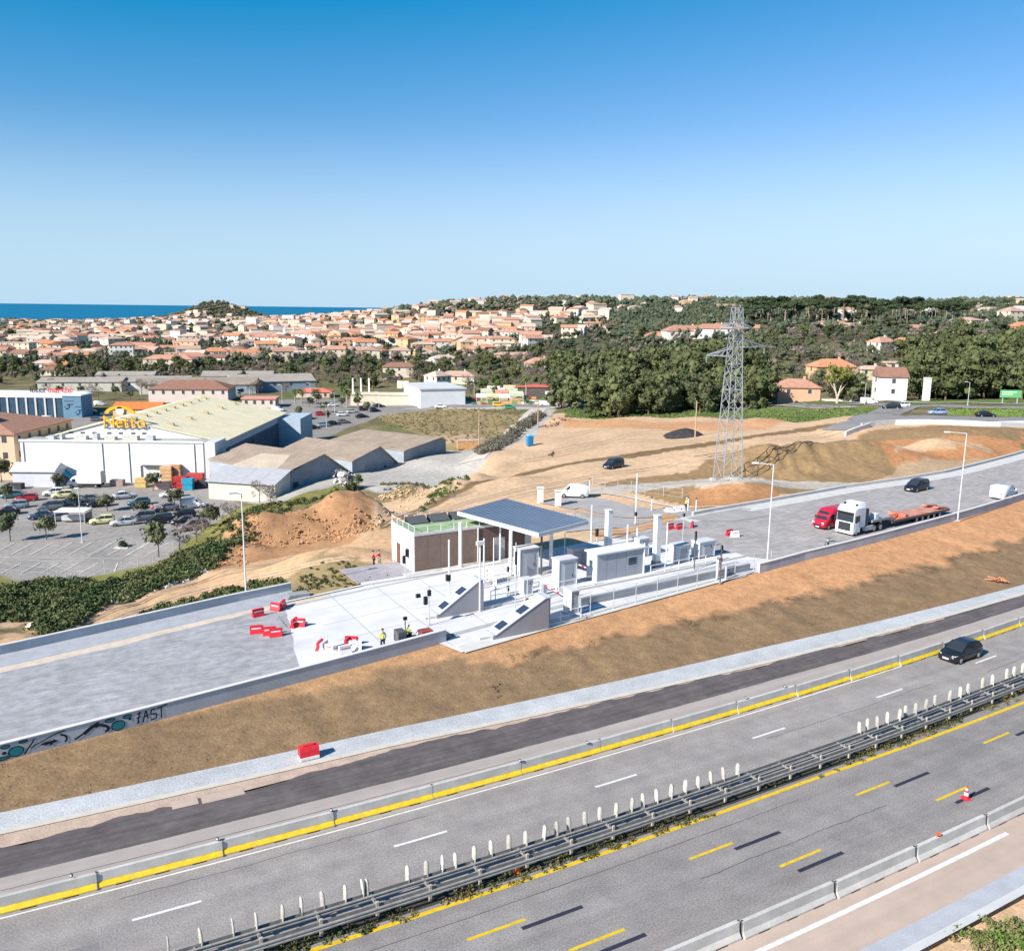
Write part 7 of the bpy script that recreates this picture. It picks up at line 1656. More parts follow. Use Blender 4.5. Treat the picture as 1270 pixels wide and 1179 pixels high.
# ---------------------------------------------------------------- far road, kerbs, parapets, parking lines
ROADM = mat('local_road_asphalt', (.22,.21,.205), .9, .1, .3, 6, .1)
drape('road', [(470,503),(560,503),(650,503),(730,503),(800,503),(900,502.5),(1000,502),(1100,502.5),(1200,505),(1290,507)], 7.0, ROADM, .12)
drape('road', [(1040,534),(1075,524),(1095,519),(1150,517.5),(1220,520),(1300,523)], 8.0, ROADM, .14)
drape('road', [(1075,522),(1090,514),(1110,508),(1125,504)], 9.0, ROADM, .13)
drape('pavement', [(745,507),(800,506.5),(900,506),(1000,505.2),(1060,505)], 1.6, CONC, .16)
drape('pavement', [(790,498.5),(900,498.5),(1000,498),(1100,498),(1200,500),(1290,502)], 1.6, mat('pale_pavement', (.55,.52,.48), .85, .08, 1), .26)
drape('pavement', [(1085,527),(1110,524),(1150,523),(1220,525.5),(1300,529)], 3.6, mat('pale_pavement2', (.58,.56,.54), .85, .08, .5), .30)
drape('lane', [(668,507),(655,520),(638,537),(610,556),(585,572)], 6.0, mat('pale_lane', (.48,.43,.36), .9, .12, .4, 5, .1), .09)
def lowwall(name, label, pts, h, th, m, cat='wall'):
    P = [Vector(place(*p)) for p in pts]; o_ = P[len(P)//2].copy(); t = thing(name, label, cat, o_)
    q = MB(); secs = []
    for i, p in enumerate(P):
        d = (P[min(i+1,len(P)-1)]-P[max(i-1,0)]); d.z = 0; d.normalize(); n = Vector((-d.y,d.x,0))*th/2; b_ = p-o_
        secs.append([b_-n+Vector((0,0,-.8)), b_+n+Vector((0,0,-.8)), b_+n+Vector((0,0,h)), b_-n+Vector((0,0,h))])
    q.loft(secs); q.obj('wall_body', m, t); return t
lowwall('parapet', 'white curved parapet above the brown excavation on the right', [(1068,531),(1085,528.5),(1110,526.5),(1150,526),(1200,527.5),(1240,529.5),(1290,532)], 1.1, .3, CONCW)
lowwall('retaining_wall', 'white slanted wall where the sandy track meets the curved road', [(1048,541),(1060,536),(1078,530)], 1.0, .5, CONCW)
lowwall('road_barrier', 'long pale barrier along the far road in front of the pine wood', [(735,499),(800,499),(900,498.5),(1000,498),(1060,498)], .8, .25, mat('pale_barrier', (.60,.57,.52), .8, .08, 1), 'barrier')
# tyre tracks pressed into the sandy ground
TRK = mat('pressed_sand', (.40,.28,.18), .95, .15, 1.2, 8, .2); TRK2 = mat('pressed_pale_sand', (.44,.315,.20), .95, .15, 1.2, 8, .2)
for pts_, m_ in (([(500,652),(560,628),(640,606),(740,588),(840,574)],TRK2),([(520,660),(590,632),(660,610),(745,594)],TRK),([(60,792),(150,762),(260,728),(360,705),(440,690)],TRK2),([(30,790),(140,755),(260,716),(360,694),(450,680)],TRK),([(680,560),(740,548),(800,545),(870,546)],TRK),([(650,570),(720,556),(790,536),(860,530)],TRK2),([(860,566),(940,550),(1010,540),(1060,528)],TRK2),([(470,655),(520,630),(590,604)],TRK),([(700,540),(760,528),(840,527),(930,524)],TRK)):
    for dy in (0, 3.2): drape('tyre_track', [(px, py+dy) for px, py in pts_], .38, m_, .035, sub=1)
# stall lines
LINEM = mat('parking_line_paint', (.60,.58,.55), .8, .12, 3)
q = MB()
def pline(q, a, b_, wd=.16):
    A_ = Vector(place(*a)); B_ = Vector(place(*b_)); d = B_-A_; n = Vector((-d.y,d.x,0)).normalized()*wd/2
    k_ = max(1, int(d.length/2)); 
    for i in range(k_):
        p = A_+d*(i/k_); r_ = A_+d*((i+1)/k_); zp_ = T1(p.x,p.y)+.06; zr2 = T1(r_.x,r_.y)+.06
        q.add([(p.x-n.x,p.y-n.y,zp_),(r_.x-n.x,r_.y-n.y,zr2),(r_.x+n.x,r_.y+n.y,zr2),(p.x+n.x,p.y+n.y,zp_)], [(3,2,1,0)])
for i in range(10):
    x0 = -10+24*i
    if x0 < 190: pline(q, (x0,688), (x0+28,673))
for i in range(7):
    x0 = -22+24*i; pline(q, (x0,711), (x0+24,698))
pline(q, (-10,691), (150,693)); pline(q, (110,690), (150,667)); pline(q, (150,692), (205,665)); pline(q, (0,628),(160,634)); pline(q, (200,655),(262,648))
struct(q.obj('parking_lines', LINEM))

# ---------------------------------------------------------------- lattice pylon
bxp, byp, bzp = *un(902, 600, .6), .6
gz = T1(bxp, byp); t = thing('pylon', 'tall galvanised lattice electricity pylon standing on the spoil ground', 'pylon', (bxp,byp,gz), rad(16))
PYS = mat('pylon_steel', (.36,.38,.40), .55, .08, 2, metal=.2)
H_ = 27.8; HB_ = 1.7
def half(z): return HB_*(1-z/17.5)+1.0*(z/17.5) if z < 17.5 else 1.0-(z-17.5)/(H_-17.5)*.35
lv = [0,3.6,7.0,10.0,12.6,14.9,17,19,21,23,25,H_]
for sx in (-1,1):
    for sy in (-1,1):
        q = MB()
        for a, c in zip(lv[:-1], lv[1:]): q.bar((sx*half(a),sy*half(a),a-(.6 if a == 0 else 0)),(sx*half(c),sy*half(c),c),.085 if a < 15 else .06,4)
        q.obj('leg', PYS, t)
for i, (a, c) in enumerate(zip(lv[:-1], lv[1:])):
    ha, hc = half(a), half(c)
    for ax in (0,1):
        for sg in (-1,1):
            f = (lambda u, w_, z: (u, sg*w_, z)) if ax == 0 else (lambda u, w_, z: (sg*w_, u, z))
            q = MB(); q.bar(f(-ha,ha,a), f(hc,hc,c), .04, 4); q.obj('brace', PYS, t)
            q = MB(); q.bar(f(ha,ha,a), f(-hc,hc,c), .04, 4); q.obj('brace', PYS, t)
            if i % 2 == 0: q = MB(); q.bar(f(-hc,hc,c), f(hc,hc,c), .06, 4); q.obj('strut', PYS, t)
def arm(z, ln, sg, up=1.3):
    h0 = half(z); q = MB(); tipx = sg*(h0+ln)
    for sy in (-1,1):
        q.bar((sg*h0,sy*h0,z),(tipx,0,z+.15),.10,4); q.bar((sg*h0,sy*h0,z+up),(tipx,0,z+.2),.09,4)
        for k_ in (.25,.5,.75): q.bar((sg*(h0+ln*k_),sy*h0*(1-k_),z+.1*k_),(sg*(h0+ln*max(0,k_-.2)),sy*h0*(1-max(0,k_-.2)),z+up*(1-max(0,k_-.2))),.045,4)
    q.obj('cross_arm', PYS, t); q = MB()
    for k_ in range(6): q.bar((tipx,0,z-.1-k_*.16),(tipx,0,z-.2-k_*.16),.11,6)
    q.obj('insulator', mat('insulator_glass', (.25,.30,.30), .3, .1, 2), t)
arm(20.2, 4.0, -1); arm(21.6, 4.4, 1); arm(24.6, 2.0, 1, .9); arm(24.6, 2.0, -1, .9)
q = MB(); q.box(-1.5,1.5,-1.4,1.4,24.55,24.75); q.obj('platform', PYS, t)
for sx in (-1,1):
    for sy in (-1,1): q = MB(); q.box(sx*HB_-.4,sx*HB_+.4,sy*HB_-.4,sy*HB_+.4,-.8,.25); q.obj('footing', CONC, t)

# ---------------------------------------------------------------- lamp posts
LAMPM = mat('lamp_post_grey', (.58,.585,.59), .5, .05, 2)
def lamp(px, py, h, label, armlen=2.0, rz=None, r=.085, z=None, grp='tall lamp posts of the plaza', wht=True, m=None):
    if z is None: x, y, z = place(px, py)
    else: x, y = un(px, py, z)
    t = thing('street_lamp', label, 'lamp post', (x,y,z-.05), rz if rz is not None else 0, grp); mm = m or LAMPM
    q = MB(); q.bar((0,0,0),(0,0,h),r,8,r*.6); q.obj('pole', mm, t)
    if armlen: q = MB(); q.bar((0,0,h-.05),(-armlen,0,h+.12),.05,6); q.obj('arm', mm, t)
    q = MB(); q.box(-armlen-.55,-armlen+.15,-.16,.16,h+.05,h+.2); q.obj('lamp_head', mm, t)
    q = MB(); q.box(-.25,.25,-.25,.25,0,.12); q.obj('base_plate', STEEL, t); return t
lamp(305.5,745,10.4,'tall lamp post rising from the weeds beyond the left road',.6,rad(30),z=.9)
lamp(951,704,11.2,'tall lamp post with side arm at the edge of the orange embankment',1.7,rad(0),z=1.6)
lamp(1187.5,646,11.5,'tall lamp post with side arm on the embankment near the right edge',2.3,rad(0),z=2.0)
lamp(102,672,8.6,'white lamp post standing in the car park',.0,0,grp='lamp posts in the car park')
for i, (px, py, h) in enumerate(((350,500,7),(385,497,7),(415,512,7.),(405,530,7),(470,508,6.5),(175,490,8),(310,500,6),(575,500,6.5),(588,497,6.5),(745,503,6.5),(868,500,6),(1072,502,6),(1200,503,6.2))):
    lamp(px, py, h, 'thin lamp post along the far streets, %s in order' % nth(i+1), .8, 0, .08, grp='thin lamp posts along the far streets')
WOOD = mat('wooden_pole', (.42,.31,.20), .9, .15, 2)
for px, py, h, lab in ((594,556,9.5,'weathered wooden pole on the dry field'),(862,542,8.5,'wooden pole beside the black gravel heap'),(667,530,7,'thin wooden pole beside the pale lane'),(177,470,9,'wooden pole behind the warehouses')):
    x, y, z = place(px, py); t = thing('wooden_pole', lab, 'pole', (x,y,z)); q = MB(); q.bar((0,0,-.3),(0,0,h),.17,7,.11); q.obj('mast', WOOD, t); q = MB(); q.bar((-.6,0,h-.5),(.6,0,h-.5),.05,5); q.obj('crossbar', WOOD, t)
for px, py, lab in ((731,609,'left thin post by the parked white van'),(808,634,'thin post on the service road'),(853,634,'thin post beside the hi-vis worker'),(863,636,'short thin post right of the hi-vis worker')):
    x, y, z = place(px, py); t = thing('marker_post', lab, 'post', (x,y,z)); q = MB(); q.bar((0,0,-.1),(0,0,1.9),.07,6); q.obj('rod', WHITE, t); q = MB(); q.box(-.12,.12,-.12,.12,1.9,2.1); q.obj('cap', DGREY, t)
for px, py, lab in ((670,623,'white block pillar left of the white van'),(692,627,'second white block pillar left of the white van')):
    x, y, z = place(px, py); t = thing('gate_pillar', lab, 'pillar', (x,y,z)); q = MB(); q.box(-.45,.45,-.45,.45,-.3,2.2); q.obj('shaft', CONCW, t); q = MB(); q.box(-.55,.55,-.55,.55,2.203,2.35); q.obj('cap', CONCW, t)
# white stone gate columns in front of the woods
for px, py, h, lab in ((948,498,6.0,'thick white chimney-like pillar in front of the pine wood'),(787,499,6.5,'grey white pillar at the left end of the pine wood'),(1148,499,6.5,'white pillar with dark side beside the right wood')):
    x, y, z = place(px, py-2); t = thing('pillar', lab, 'pillar', (x,y,z)); q = MB(); q.box(-.8,.8,-.8,.8,-.3,h); q.obj('shaft', WC['white'], t); q = MB(); q.box(-.9,.9,-.9,.9,h+.003,h+.25); q.obj('cap', CONCW, t)
x, y, z = place(1252, 500); t = thing('road_sign', 'green direction sign board on posts at the right', 'sign', (x,y,z))
for sx in (-2,2): q = MB(); q.box(sx-.1,sx+.1,-.1,.1,0,3.4); q.obj('post', STEEL, t)
q = MB(); q.box(-2.9,2.9,-.18,-.1,1.5,3.6); b2 = q.obj('board', mat('sign_green', (.13,.42,.16), .5, .06, 2), t); q = MB(); q.box(-2.4,1.6,-.2,-.184,2.9,3.1); q.box(-2.4,.6,-.2,-.184,2.3,2.5); q.obj('lettering', WHP, b2)

# ---------------------------------------------------------------- water-filled barriers, cones, red box
def rbar(px, py, rz, label, c='red', ln=1.15, z=1.25, grp='red and white water-filled barriers'):
    x, y = un(px, py, z); s, d = SDof(x, y); z = float(zpl(s))+.01
    t = thing('plastic_barrier', label, 'barrier', (x,y,z), rz, grp); m_ = REDP if c == 'red' else WHP
    q = MB(); q.prism([(-.26,0),(.26,0),(.20,.22),(.11,.45),(.11,.88),(-.11,.88),(-.11,.45),(-.20,.22)], -ln/2, ln/2, 'x'); q.obj('body', m_, t)
    q = MB(); q.box(-ln/2+.15,ln/2-.15,-.125,.125,.5,.62); q.obj('groove', WHP if c == 'red' else mat('pink_plastic', (.6,.2,.2), .5, .1, 3), t)
    q = MB(); q.bar((ln/2-.02,0,.2),(ln/2+.07,0,.2),.09,8); q.bar((ln/2-.02,0,.7),(ln/2+.07,0,.7),.09,8); q.obj('coupling', BLACK, t); t.scale = (.9,.85,.8); return t
TG = tang(18)
for i, (px, py, rz, c) in enumerate(((320,764,.2,'red'),(342,757,-.9,'red'),(351,754,1.0,'red'),(318,785,-.2,'red'),(334,787,-.2,'red'),(342,789,-.15,'red'),(365,777,.9,'red'),(371,777,-.5,'red'),(397,805,.9,'red'),(402,806,.8,'white'),(411,809,-.3,'white'),(419,810,.2,'white'),(428,811,.1,'white'),(431,802,.9,'red'),(436,800,-.6,'red'),(441,806,-.6,'white'))):
    rbar(px, py, TG+rz, '%s plastic barrier on the unfinished slab, %s from the left' % (c, nth(i+1)), c)
for i, (px, py, rz, c) in enumerate(((831,661,.1,'red'),(842,661,.1,'red'),(858,659,.6,'red'),(904,669,.0,'red'),(911,671,-.3,'white'))):
    rbar(px, py, tang(70)+rz, '%s plastic barrier right of the toll islands, %s from the left' % (c, nth(i+1)), c)
t = thing('red_box_barrier', 'single red and white box barrier on the gutter beside the dark lane', 'barrier', (*W2(9.9,-11.4),.06), tang(9.8)); t.location = (float(W2(9.9,-11.4)[0]), float(W2(9.9,-11.4)[1]), .06)
q = MB(); q.prism([(-.34,.18),(.34,.18),(.30,.55),(.22,.80),(-.22,.80),(-.30,.55)], -.62, .62, 'x'); q.obj('body', REDP, t); q = MB(); q.box(-.60,.60,-.38,.38,0,.18); q.obj('base', WHP, t); q = MB(); q.add([(-.42,-.312,.36),(.42,-.312,.36),(.42,-.262,.66),(-.42,-.262,.66)], [(0,1,2,3)]); q.obj('white_plate', WHP, t); q = MB(); q.box(-.35,.35,-.12,.12,.80,.90); q.obj('handle', REDP, t)
def cone(x, y, z, label, sc=1.0):
    t = thing('traffic_cone', label, 'cone', (x,y,z), .3); q = MB(); q.box(-.22,.22,-.22,.22,0,.04); q.obj('base', REDP, t)
    for (a, c, r0, r1, m_) in ((.04,.22,.155,.125,REDP),(.22,.38,.125,.098,WHP),(.38,.50,.098,.076,REDP),(.50,.62,.076,.054,WHP),(.62,.75,.054,.03,REDP)): q = MB(); q.bar((0,0,a),(0,0,c),r0,14,r1); q.obj('band' if m_ is WHP else 'body', m_, t)
    t.scale = (sc,)*3; return t
x, y = un(1198,990,0); cone(x, y, .004, 'red and white traffic cone on a yellow dash of the motorway', 1.1)
x, y = un(1160,1040,0); 
t = thing('barrier_reflector', 'small orange reflector fixed on top of the plain barrier', 'reflector', (*[float(v) for v in W2(36.6, 14.08)],.86)); q = MB(); q.box(-.12,.12,-.03,.03,0,.16); q.obj('plate', ORP, t); q = MB(); q.box(-.05,.05,-.05,.05,-.02,.02); q.obj('foot', BLACK, t)
t = thing('orange_reflector_ball', 'small orange reflector among the median weeds', 'reflector', (*[float(v) for v in W2(16.1, 5.1)],.1)); q = MB(); q.bar((0,0,0),(0,0,.3),.13,8,.09); q.obj('body', ORP, t)
for i, px in enumerate((120,273,640,952,1176,1035)):
    pass
# beacons along the left barrier top
for i, s in enumerate((-4.0,2.9,9,21,26,40,44)):
    x, y = W2(s, -3.45); t = thing('barrier_lamp', 'small dark clip lamp on the barrier top, %s from the left' % nth(i+1), 'lamp', (float(x),float(y),.84)); q = MB(); q.box(-.06,.06,-.05,.05,0,.18); q.obj('housing', DGREY, t); q = MB(); q.box(-.04,.04,-.065,-.052,.06,.15); q.obj('lens', LAMPG, t)
# patch plates in the worn edge
for i, (a, c) in enumerate((((213,1000),(245,991)),((250,993),(302,979)))):
    s0, d0 = pxs(*a, 0); s1, d1 = pxs(*c, 0); strip('concrete_patch', d0-.55, d0+.35, .012, A_PINK, s0=s0, s1=s1, ds=.5)
# orange debris at far right bank
x, y, z = place(1236, 722); pts_ = [(x+random.gauss(0,.9), y+random.gauss(0,.5), T1(x,y)+.1) for _ in range(14)]
t = thing('orange_net_heap', 'crumpled heap of orange netting on the bank near the right edge', 'netting', (x,y,z)); q = MB()
for k_ in range(10):
    a = [random.uniform(-1.3,1.3), random.uniform(-.7,.7), random.uniform(.05,.5)]; b3 = [random.uniform(-1.3,1.3), random.uniform(-.7,.7), random.uniform(.05,.6)]; q.bar(a, b3, .06, 5)
q.obj('strands', mat('faded_orange', (.55,.22,.13), .8, .15, 2), t)
# small items on the right ramp
x, y = W2(77.5,-25.6); t = thing('motor_scooter', 'small grey scooter standing by the wall left of the red van', 'scooter', (float(x),float(y),float(zpl(77))), 1.0)
for sx in (-.6,.6): q = MB(); q.bar((sx,-.06,.24),(sx,.06,.24),.24,12); q.obj('wheel', TYRE, t)
q = MB(); q.loft([[(-.6,-.15,.35),(-.6,.15,.35),(-.6,.12,.75),(-.6,-.12,.75)],[(-.1,-.16,.3),(-.1,.16,.3),(-.1,.12,.8),(-.1,-.12,.8)],[(.1,-.16,.28),(.1,.16,.28),(.1,.14,.36),(.1,-.14,.36)],[(.4,-.15,.3),(.4,.15,.3),(.4,.18,.9),(.4,-.18,.9)]]); q.obj('body', mat('scooter_grey', (.2,.21,.22), .5, .1, 2), t); q = MB(); q.bar((.45,-.3,1.05),(.45,.3,1.05),.03,6); q.bar((.42,0,.85),(.45,0,1.05),.03,6); q.obj('handlebar', BLACK, t)

# ---------------------------------------------------------------- people (one continuous body each)
def skinmesh(verts, edges, radii, root=0, sub=2):
    me = bpy.data.meshes.new('sk'); me.from_pydata(verts, edges, []); o = bpy.data.objects.new('sk', me)
    sk = o.modifiers.new('s','SKIN'); sk.use_smooth_shade = True
    sv = me.skin_vertices[0].data
    for i, r in enumerate(radii): sv[i].radius = r if hasattr(r,'__len__') else (r, r); sv[i].use_root = (i == root)
    ss = o.modifiers.new('u','SUBSURF'); ss.levels = sub; ss.render_levels = sub
    return bake(o)
def person(x, y, z, rz, label, top, legs, hat=None, bend=0.0, stride=.12, arms=(.0,.0), grp=None, hair=(.05,.035,.025)):
    t = thing('person', label, 'person', (x,y,z), rz, grp); b_ = bend
    hipz = .90; sh = Vector((math.sin(b_)*.5, 0, hipz+math.cos(b_)*.5)); nk = sh+Vector((math.sin(b_)*.10+.01,0,math.cos(b_)*.10)); hd = nk+Vector((math.sin(b_)*.16+.02,0,.15))
    V = [(0,0,hipz),(math.sin(b_)*.25,0,hipz+math.cos(b_)*.25),tuple(sh),tuple(nk),tuple(nk+(hd-nk)*.45),tuple(hd),(hd.x,0,hd.z+.08)]
    E_ = [(0,1),(1,2),(2,3),(3,4),(4,5),(5,6)]; Rr = [(.14,.10),(.13,.10),(.16,.10),.052,.06,.10,.07]
    for sg, st_ in ((1,stride),(-1,-stride)):
        i = len(V); V += [(0,sg*.10,hipz-.06),(st_*.5+.04,sg*.10,.48),(st_,sg*.10,.09),(st_+.09,sg*.11,.035),(st_+.18,sg*.12,.03)]; E_ += [(0,i),(i,i+1),(i+1,i+2),(i+2,i+3),(i+3,i+4)]; Rr += [.092,.062,.045,.042,.03]
    ci = None
    hands = []
    for sg, ar in ((1,arms[0]),(-1,arms[1])):
        i = len(V); s_ = sh+Vector((0,sg*.19,-.02)); el = s_+Vector((math.sin(ar)*.28,sg*.05,-math.cos(ar)*.28)); wr = el+Vector((math.sin(ar+.5)*.25,sg*.0,-math.cos(ar+.5)*.25)); dv = (wr-el).normalized(); pm_ = wr+dv*.07
        V += [tuple(s_),tuple(el),tuple(wr),tuple(pm_)]; E_ += [(2,i),(i,i+1),(i+1,i+2),(i+2,i+3)]; Rr += [.055,.043,.03,(.035,.018)]
        for k_ in range(4):
            j = len(V); off = Vector((.022*(k_-1.5),0,0)); V += [tuple(pm_+off+dv*.05), tuple(pm_+off+dv*(.085+.01*(k_ in (1,2)))+Vector((.0,-sg*.015,0)))]; E_ += [(i+3,j),(j,j+1)]; Rr += [.010,.008]
        j = len(V); V += [tuple(wr+dv*.035+Vector((.03,0,0))), tuple(wr+dv*.06+Vector((.055,0,0)))]; E_ += [(i+3,j),(j,j+1)]; Rr += [.011,.009]
    me = skinmesh(V, E_, Rr, 0, 1); me.materials.append(SKIN); child('body', me, t)
    # clothes: same skeleton, a little larger
    me = skinmesh(V[:3]+[V[12+5],V[13+5],V[17+5+0] if False else V[12+5]][:0]+[], [(0,1),(1,2)], [(.155,.125),(.15,.125),(.185,.115)], 0, 2); me.materials.append(top); child('jacket', me, t)
    ia = 17; na = 4+8+2
    for n_ in (0,1):
        k0 = 17+n_*na; me = skinmesh([V[2],V[k0],V[k0+1],tuple(Vector(V[k0+1])*.25+Vector(V[k0+2])*.75)], [(0,1),(1,2),(2,3)], [.09,.068,.056,.045], 0, 1); me.materials.append(top); child('sleeve', me, t)
    me = skinmesh([V[0],V[7],V[8],tuple(Vector(V[8])*.1+Vector(V[9])*.9),V[12],V[13],tuple(Vector(V[13])*.1+Vector(V[14])*.9)], [(0,1),(1,2),(2,3),(0,4),(4,5),(5,6)], [(.15,.115),.105,.078,.068,.105,.078,.068], 0, 1); me.materials.append(legs); child('trousers', me, t)
    for k0 in (9,14):
        me = skinmesh([V[k0],V[k0+1],V[k0+2]], [(0,1),(1,2)], [.056,.055,.042], 0, 1); me.materials.append(BLACK); child('boot', me, t)
    # face and hair
    q = MB()
    for sg in (-1,1): q.box(hd.x+.088,hd.x+.10,sg*.036-.012,sg*.036+.012,hd.z+.0,hd.z+.014)
    q.obj('eyes', BLACK, t); q = MB(); q.bar((hd.x+.085,0,hd.z+.0),(hd.x+.118,0,hd.z-.03),.010,5,.014); q.obj('nose', SKIN, t); q = MB(); q.box(hd.x+.080,hd.x+.094,-.024,.024,hd.z-.062,hd.z-.054); q.obj('mouth', REDC, t)
    q = MB(); q.loft([[(hd.x-.012+math.cos(a)*r_, math.sin(a)*r_*.95, hd.z+zz) for a in [i*math.pi/6 for i in range(12)]] for r_, zz in ((.108,.03),(.112,.07),(.092,.115),(.05,.145))]); q.obj('helmet' if hat else 'hair', hat or mat('dark_hair', hair, .8, .15, 8), t)
    return t
HELM = mat('white_helmet', (.7,.7,.68), .4, .05, 4)
def pz(px, py, z): x, y = un(px, py, z); s, d = SDof(x, y); return x, y, float(zpl(s))+.01
person(*pz(475,806,1.3), 2.2, 'worker in yellow hi-vis vest and dark trousers walking left of the black machine', HIVIS, CLOTH, None, 0, .14, (.3,-.2), 'road workers')
person(*pz(503,801,1.3), .6, 'worker in yellow hi-vis vest bending over the black machine', HIVIS, CLOTH, HELM, .35, .10, (.9,.7), 'road workers')
x, y, z = place(464,703); person(x, y, z+.05, 3.4, 'worker in red jacket, left of the pair by the toll building', REDC, CLOTH, None, .1, .08, (.4,.2)); x, y, z = place(471,702); person(x, y, z+.05, 2.8, 'worker in red jacket and pale trousers, right of the pair by the toll building', REDC, mat('pale_cloth', (.5,.5,.5), .9, .1, 6), None, .1, .08, (.5,.1))
x, y, z = place(850,634); person(x, y, z+.15, .5, 'worker in hi-vis jacket beside the white pallet on the service road', HIVIS, CLOTH, HELM, .2, .1, (.6,.5))
x, y, z = place(190,640); person(x, y, z+.03, -1.5, 'shopper in red coat walking through the car park', REDC, CLOTH, None, 0, .16, (.3,-.3)).scale = (1.25,)*3
x, y, z = place(202,641); person(x, y, z+.03, -1.4, 'shopper in dark coat beside the one in red', CLOTH, CLOTH, None, 0, .16, (-.3,.3)).scale = (1.25,)*3
x, y, z = place(693,507); person(x, y, z+.1, -1.4, 'dark dressed pedestrian at the lane mouth, left one', CLOTH, CLOTH, None, 0, .1, (.2,-.2)).scale = (1.4,)*3; x, y, z = place(698,507.5); person(x, y, z+.1, -1.4, 'dark dressed pedestrian at the lane mouth, right one', mat('grey_cloth', (.12,.12,.13), .9, .1, 6), CLOTH, None, 0, .1, (.2,-.2)).scale = (1.4,)*3
person(*pz(892,708,1.6), 1.2, 'dark dressed man standing at the end of the toll lane', CLOTH, CLOTH, None, 0, .08, (.2,.1))
# black road-marking machine
x, y, z = pz(517,799,1.3); t = thing('road_machine', 'black ride-on road machine with red engine and large wheel by the wall', 'machine', (x,y,z), tang(23))
q = MB(); q.box(-1.3,1.5,-.45,.45,.35,.55); q.obj('chassis', BLACK, t)
for px_, r_ in ((-.85,.42),(.95,.30)):
    for sg in (-1,1):
        q = MB(); q.bar((px_,sg*.5-.1,r_),(px_,sg*.5+.1,r_),r_,16); w_ = q.obj('wheel', TYRE, t); q = MB(); q.bar((px_,sg*.5-.11,r_),(px_,sg*.5+.11,r_),r_*.5,10); q.obj('rim', RIM, w_)
q = MB(); q.box(.3,1.3,-.4,.4,.56,1.05); q.obj('engine', mat('dull_red_paint', (.30,.06,.05), .6, .15, 3), t); q = MB(); q.box(-1.8,-1.1,-.5,.5,.5,1.4); q.obj('hopper', DGREY, t); q = MB(); q.box(-.6,0,-.3,.3,.56,.7); q.box(-.65,-.55,-.3,.3,.7,1.15); q.obj('seat', BLACK, t); q = MB(); q.bar((-1.0,0,1.3),(-1.0,0,2.2),.04,6); q.box(-1.15,-.85,-.1,.1,2.2,2.45); q.obj('beacon_post', BLACK, t)
q = MB(); q.bar((1.5,0,.5),(3.4,.1,.18),.08,6); q.box(2.0,2.9,-.35,.35,.1,.45); q.obj('drawbar', DGREY, t); q = MB(); q.bar((-.1,0,.9),(.1,0,1.1),.03,6); q.bar((.1,-.2,1.1),(.1,.2,1.1),.03,6); q.obj('steering', BLACK, t)
# white pallet with material by the third worker
x, y, z = place(840,635); t = thing('material_pallet', 'white pallet with boxes beside the service road worker', 'pallet', (x,y,z+.1), .2); q = MB(); q.box(-1.8,1.8,-.5,.5,.0,.25); q.obj('pallet', WHP, t)
for k_ in range(3): q = MB(); q.box(-1.6+k_*1.1,-.7+k_*1.1,-.4,.4,.26,.55+.1*k_); q.obj('box', CONCW, t)
# stacked slabs near the corner of the left wall
x, y = un(368,742,1.2); t = thing('slab_stack', 'stack of pale slabs at the end of the footway wall', 'slabs', (x,y,1.1), tang(15))
for k_ in range(4): q = MB(); q.box(-1.1+.1*k_,1.1,-.5,.5,.16*k_+.01,.16*k_+.14); q.obj('slab', CONCG, t)

# ---------------------------------------------------------------- garden market by the junction
def stall(px, py, L_, W_, h, c, label, cat='market stall', crates=3, name='market_stall', cc=None):
    x, y, z = place(px, py); t = thing(name, label, cat, (x,y,z), random.uniform(-.05,.05), 'market stalls by the junction')
    m_ = mat('awning_'+'_'.join(str(int(k*100)) for k in c), c, .8, .08, 1)
    for sx in (-1,1):
        for sy in (-1,1): q = MB(); q.bar((sx*(L_/2-.2),sy*(W_/2-.2),-.3),(sx*(L_/2-.2),sy*(W_/2-.2),h),.07,5); q.obj('leg', WHITE, t)
    q = MB(); q.add([(-L_/2,-W_/2,h),(L_/2,-W_/2,h),(L_/2,W_/2,h),(-L_/2,W_/2,h),(-L_/2,0,h+.9),(L_/2,0,h+.9)], [(0,1,5,4),(2,3,4,5),(1,2,5),(3,0,4)]); q.obj('awning', m_, t); q = MB(); q.box(-L_/2,L_/2,-W_/2-.03,-W_/2,h-.4,h); q.obj('valance', m_, t)
    q = MB(); q.box(-L_/2+.4,L_/2-.4,-W_/2+.2,-W_/2+1.0,-.2,.9); q.obj('counter', mat('counter_wood', (.45,.33,.20), .9, .1, 2), t)
    return x, y, z
cs = [((.62,.60,.56),'white'),((.62,.50,.38),'cream'),((.55,.22,.16),'red'),((.36,.42,.30),'green'),((.66,.66,.64),'bright white'),((.60,.42,.28),'sand')]
k_i = 0
for row, (py, xs_) in enumerate(((500,(598,612,627,641)),(496,(604,622,640,683,700)),(492.5,(600,617,636,654,690,706)),(489.5,(612,632,684,702)))):
    for px in xs_:
        c, cn = cs[(k_i*5+row) % 6]; k_i += 1
        stall(px, py, random.uniform(4,6.4), 4, random.uniform(2.4,3.2), c, '%s market stall by the junction, %s row from the road, %s along' % (cn, nth(row+1), nth(xs_.index(px)+1)))
CRM = MB(); CRM.box(-.6,.6,-.4,.4,0,.6); CRM_ = CRM.mesh('crate', CARP)
i = 0
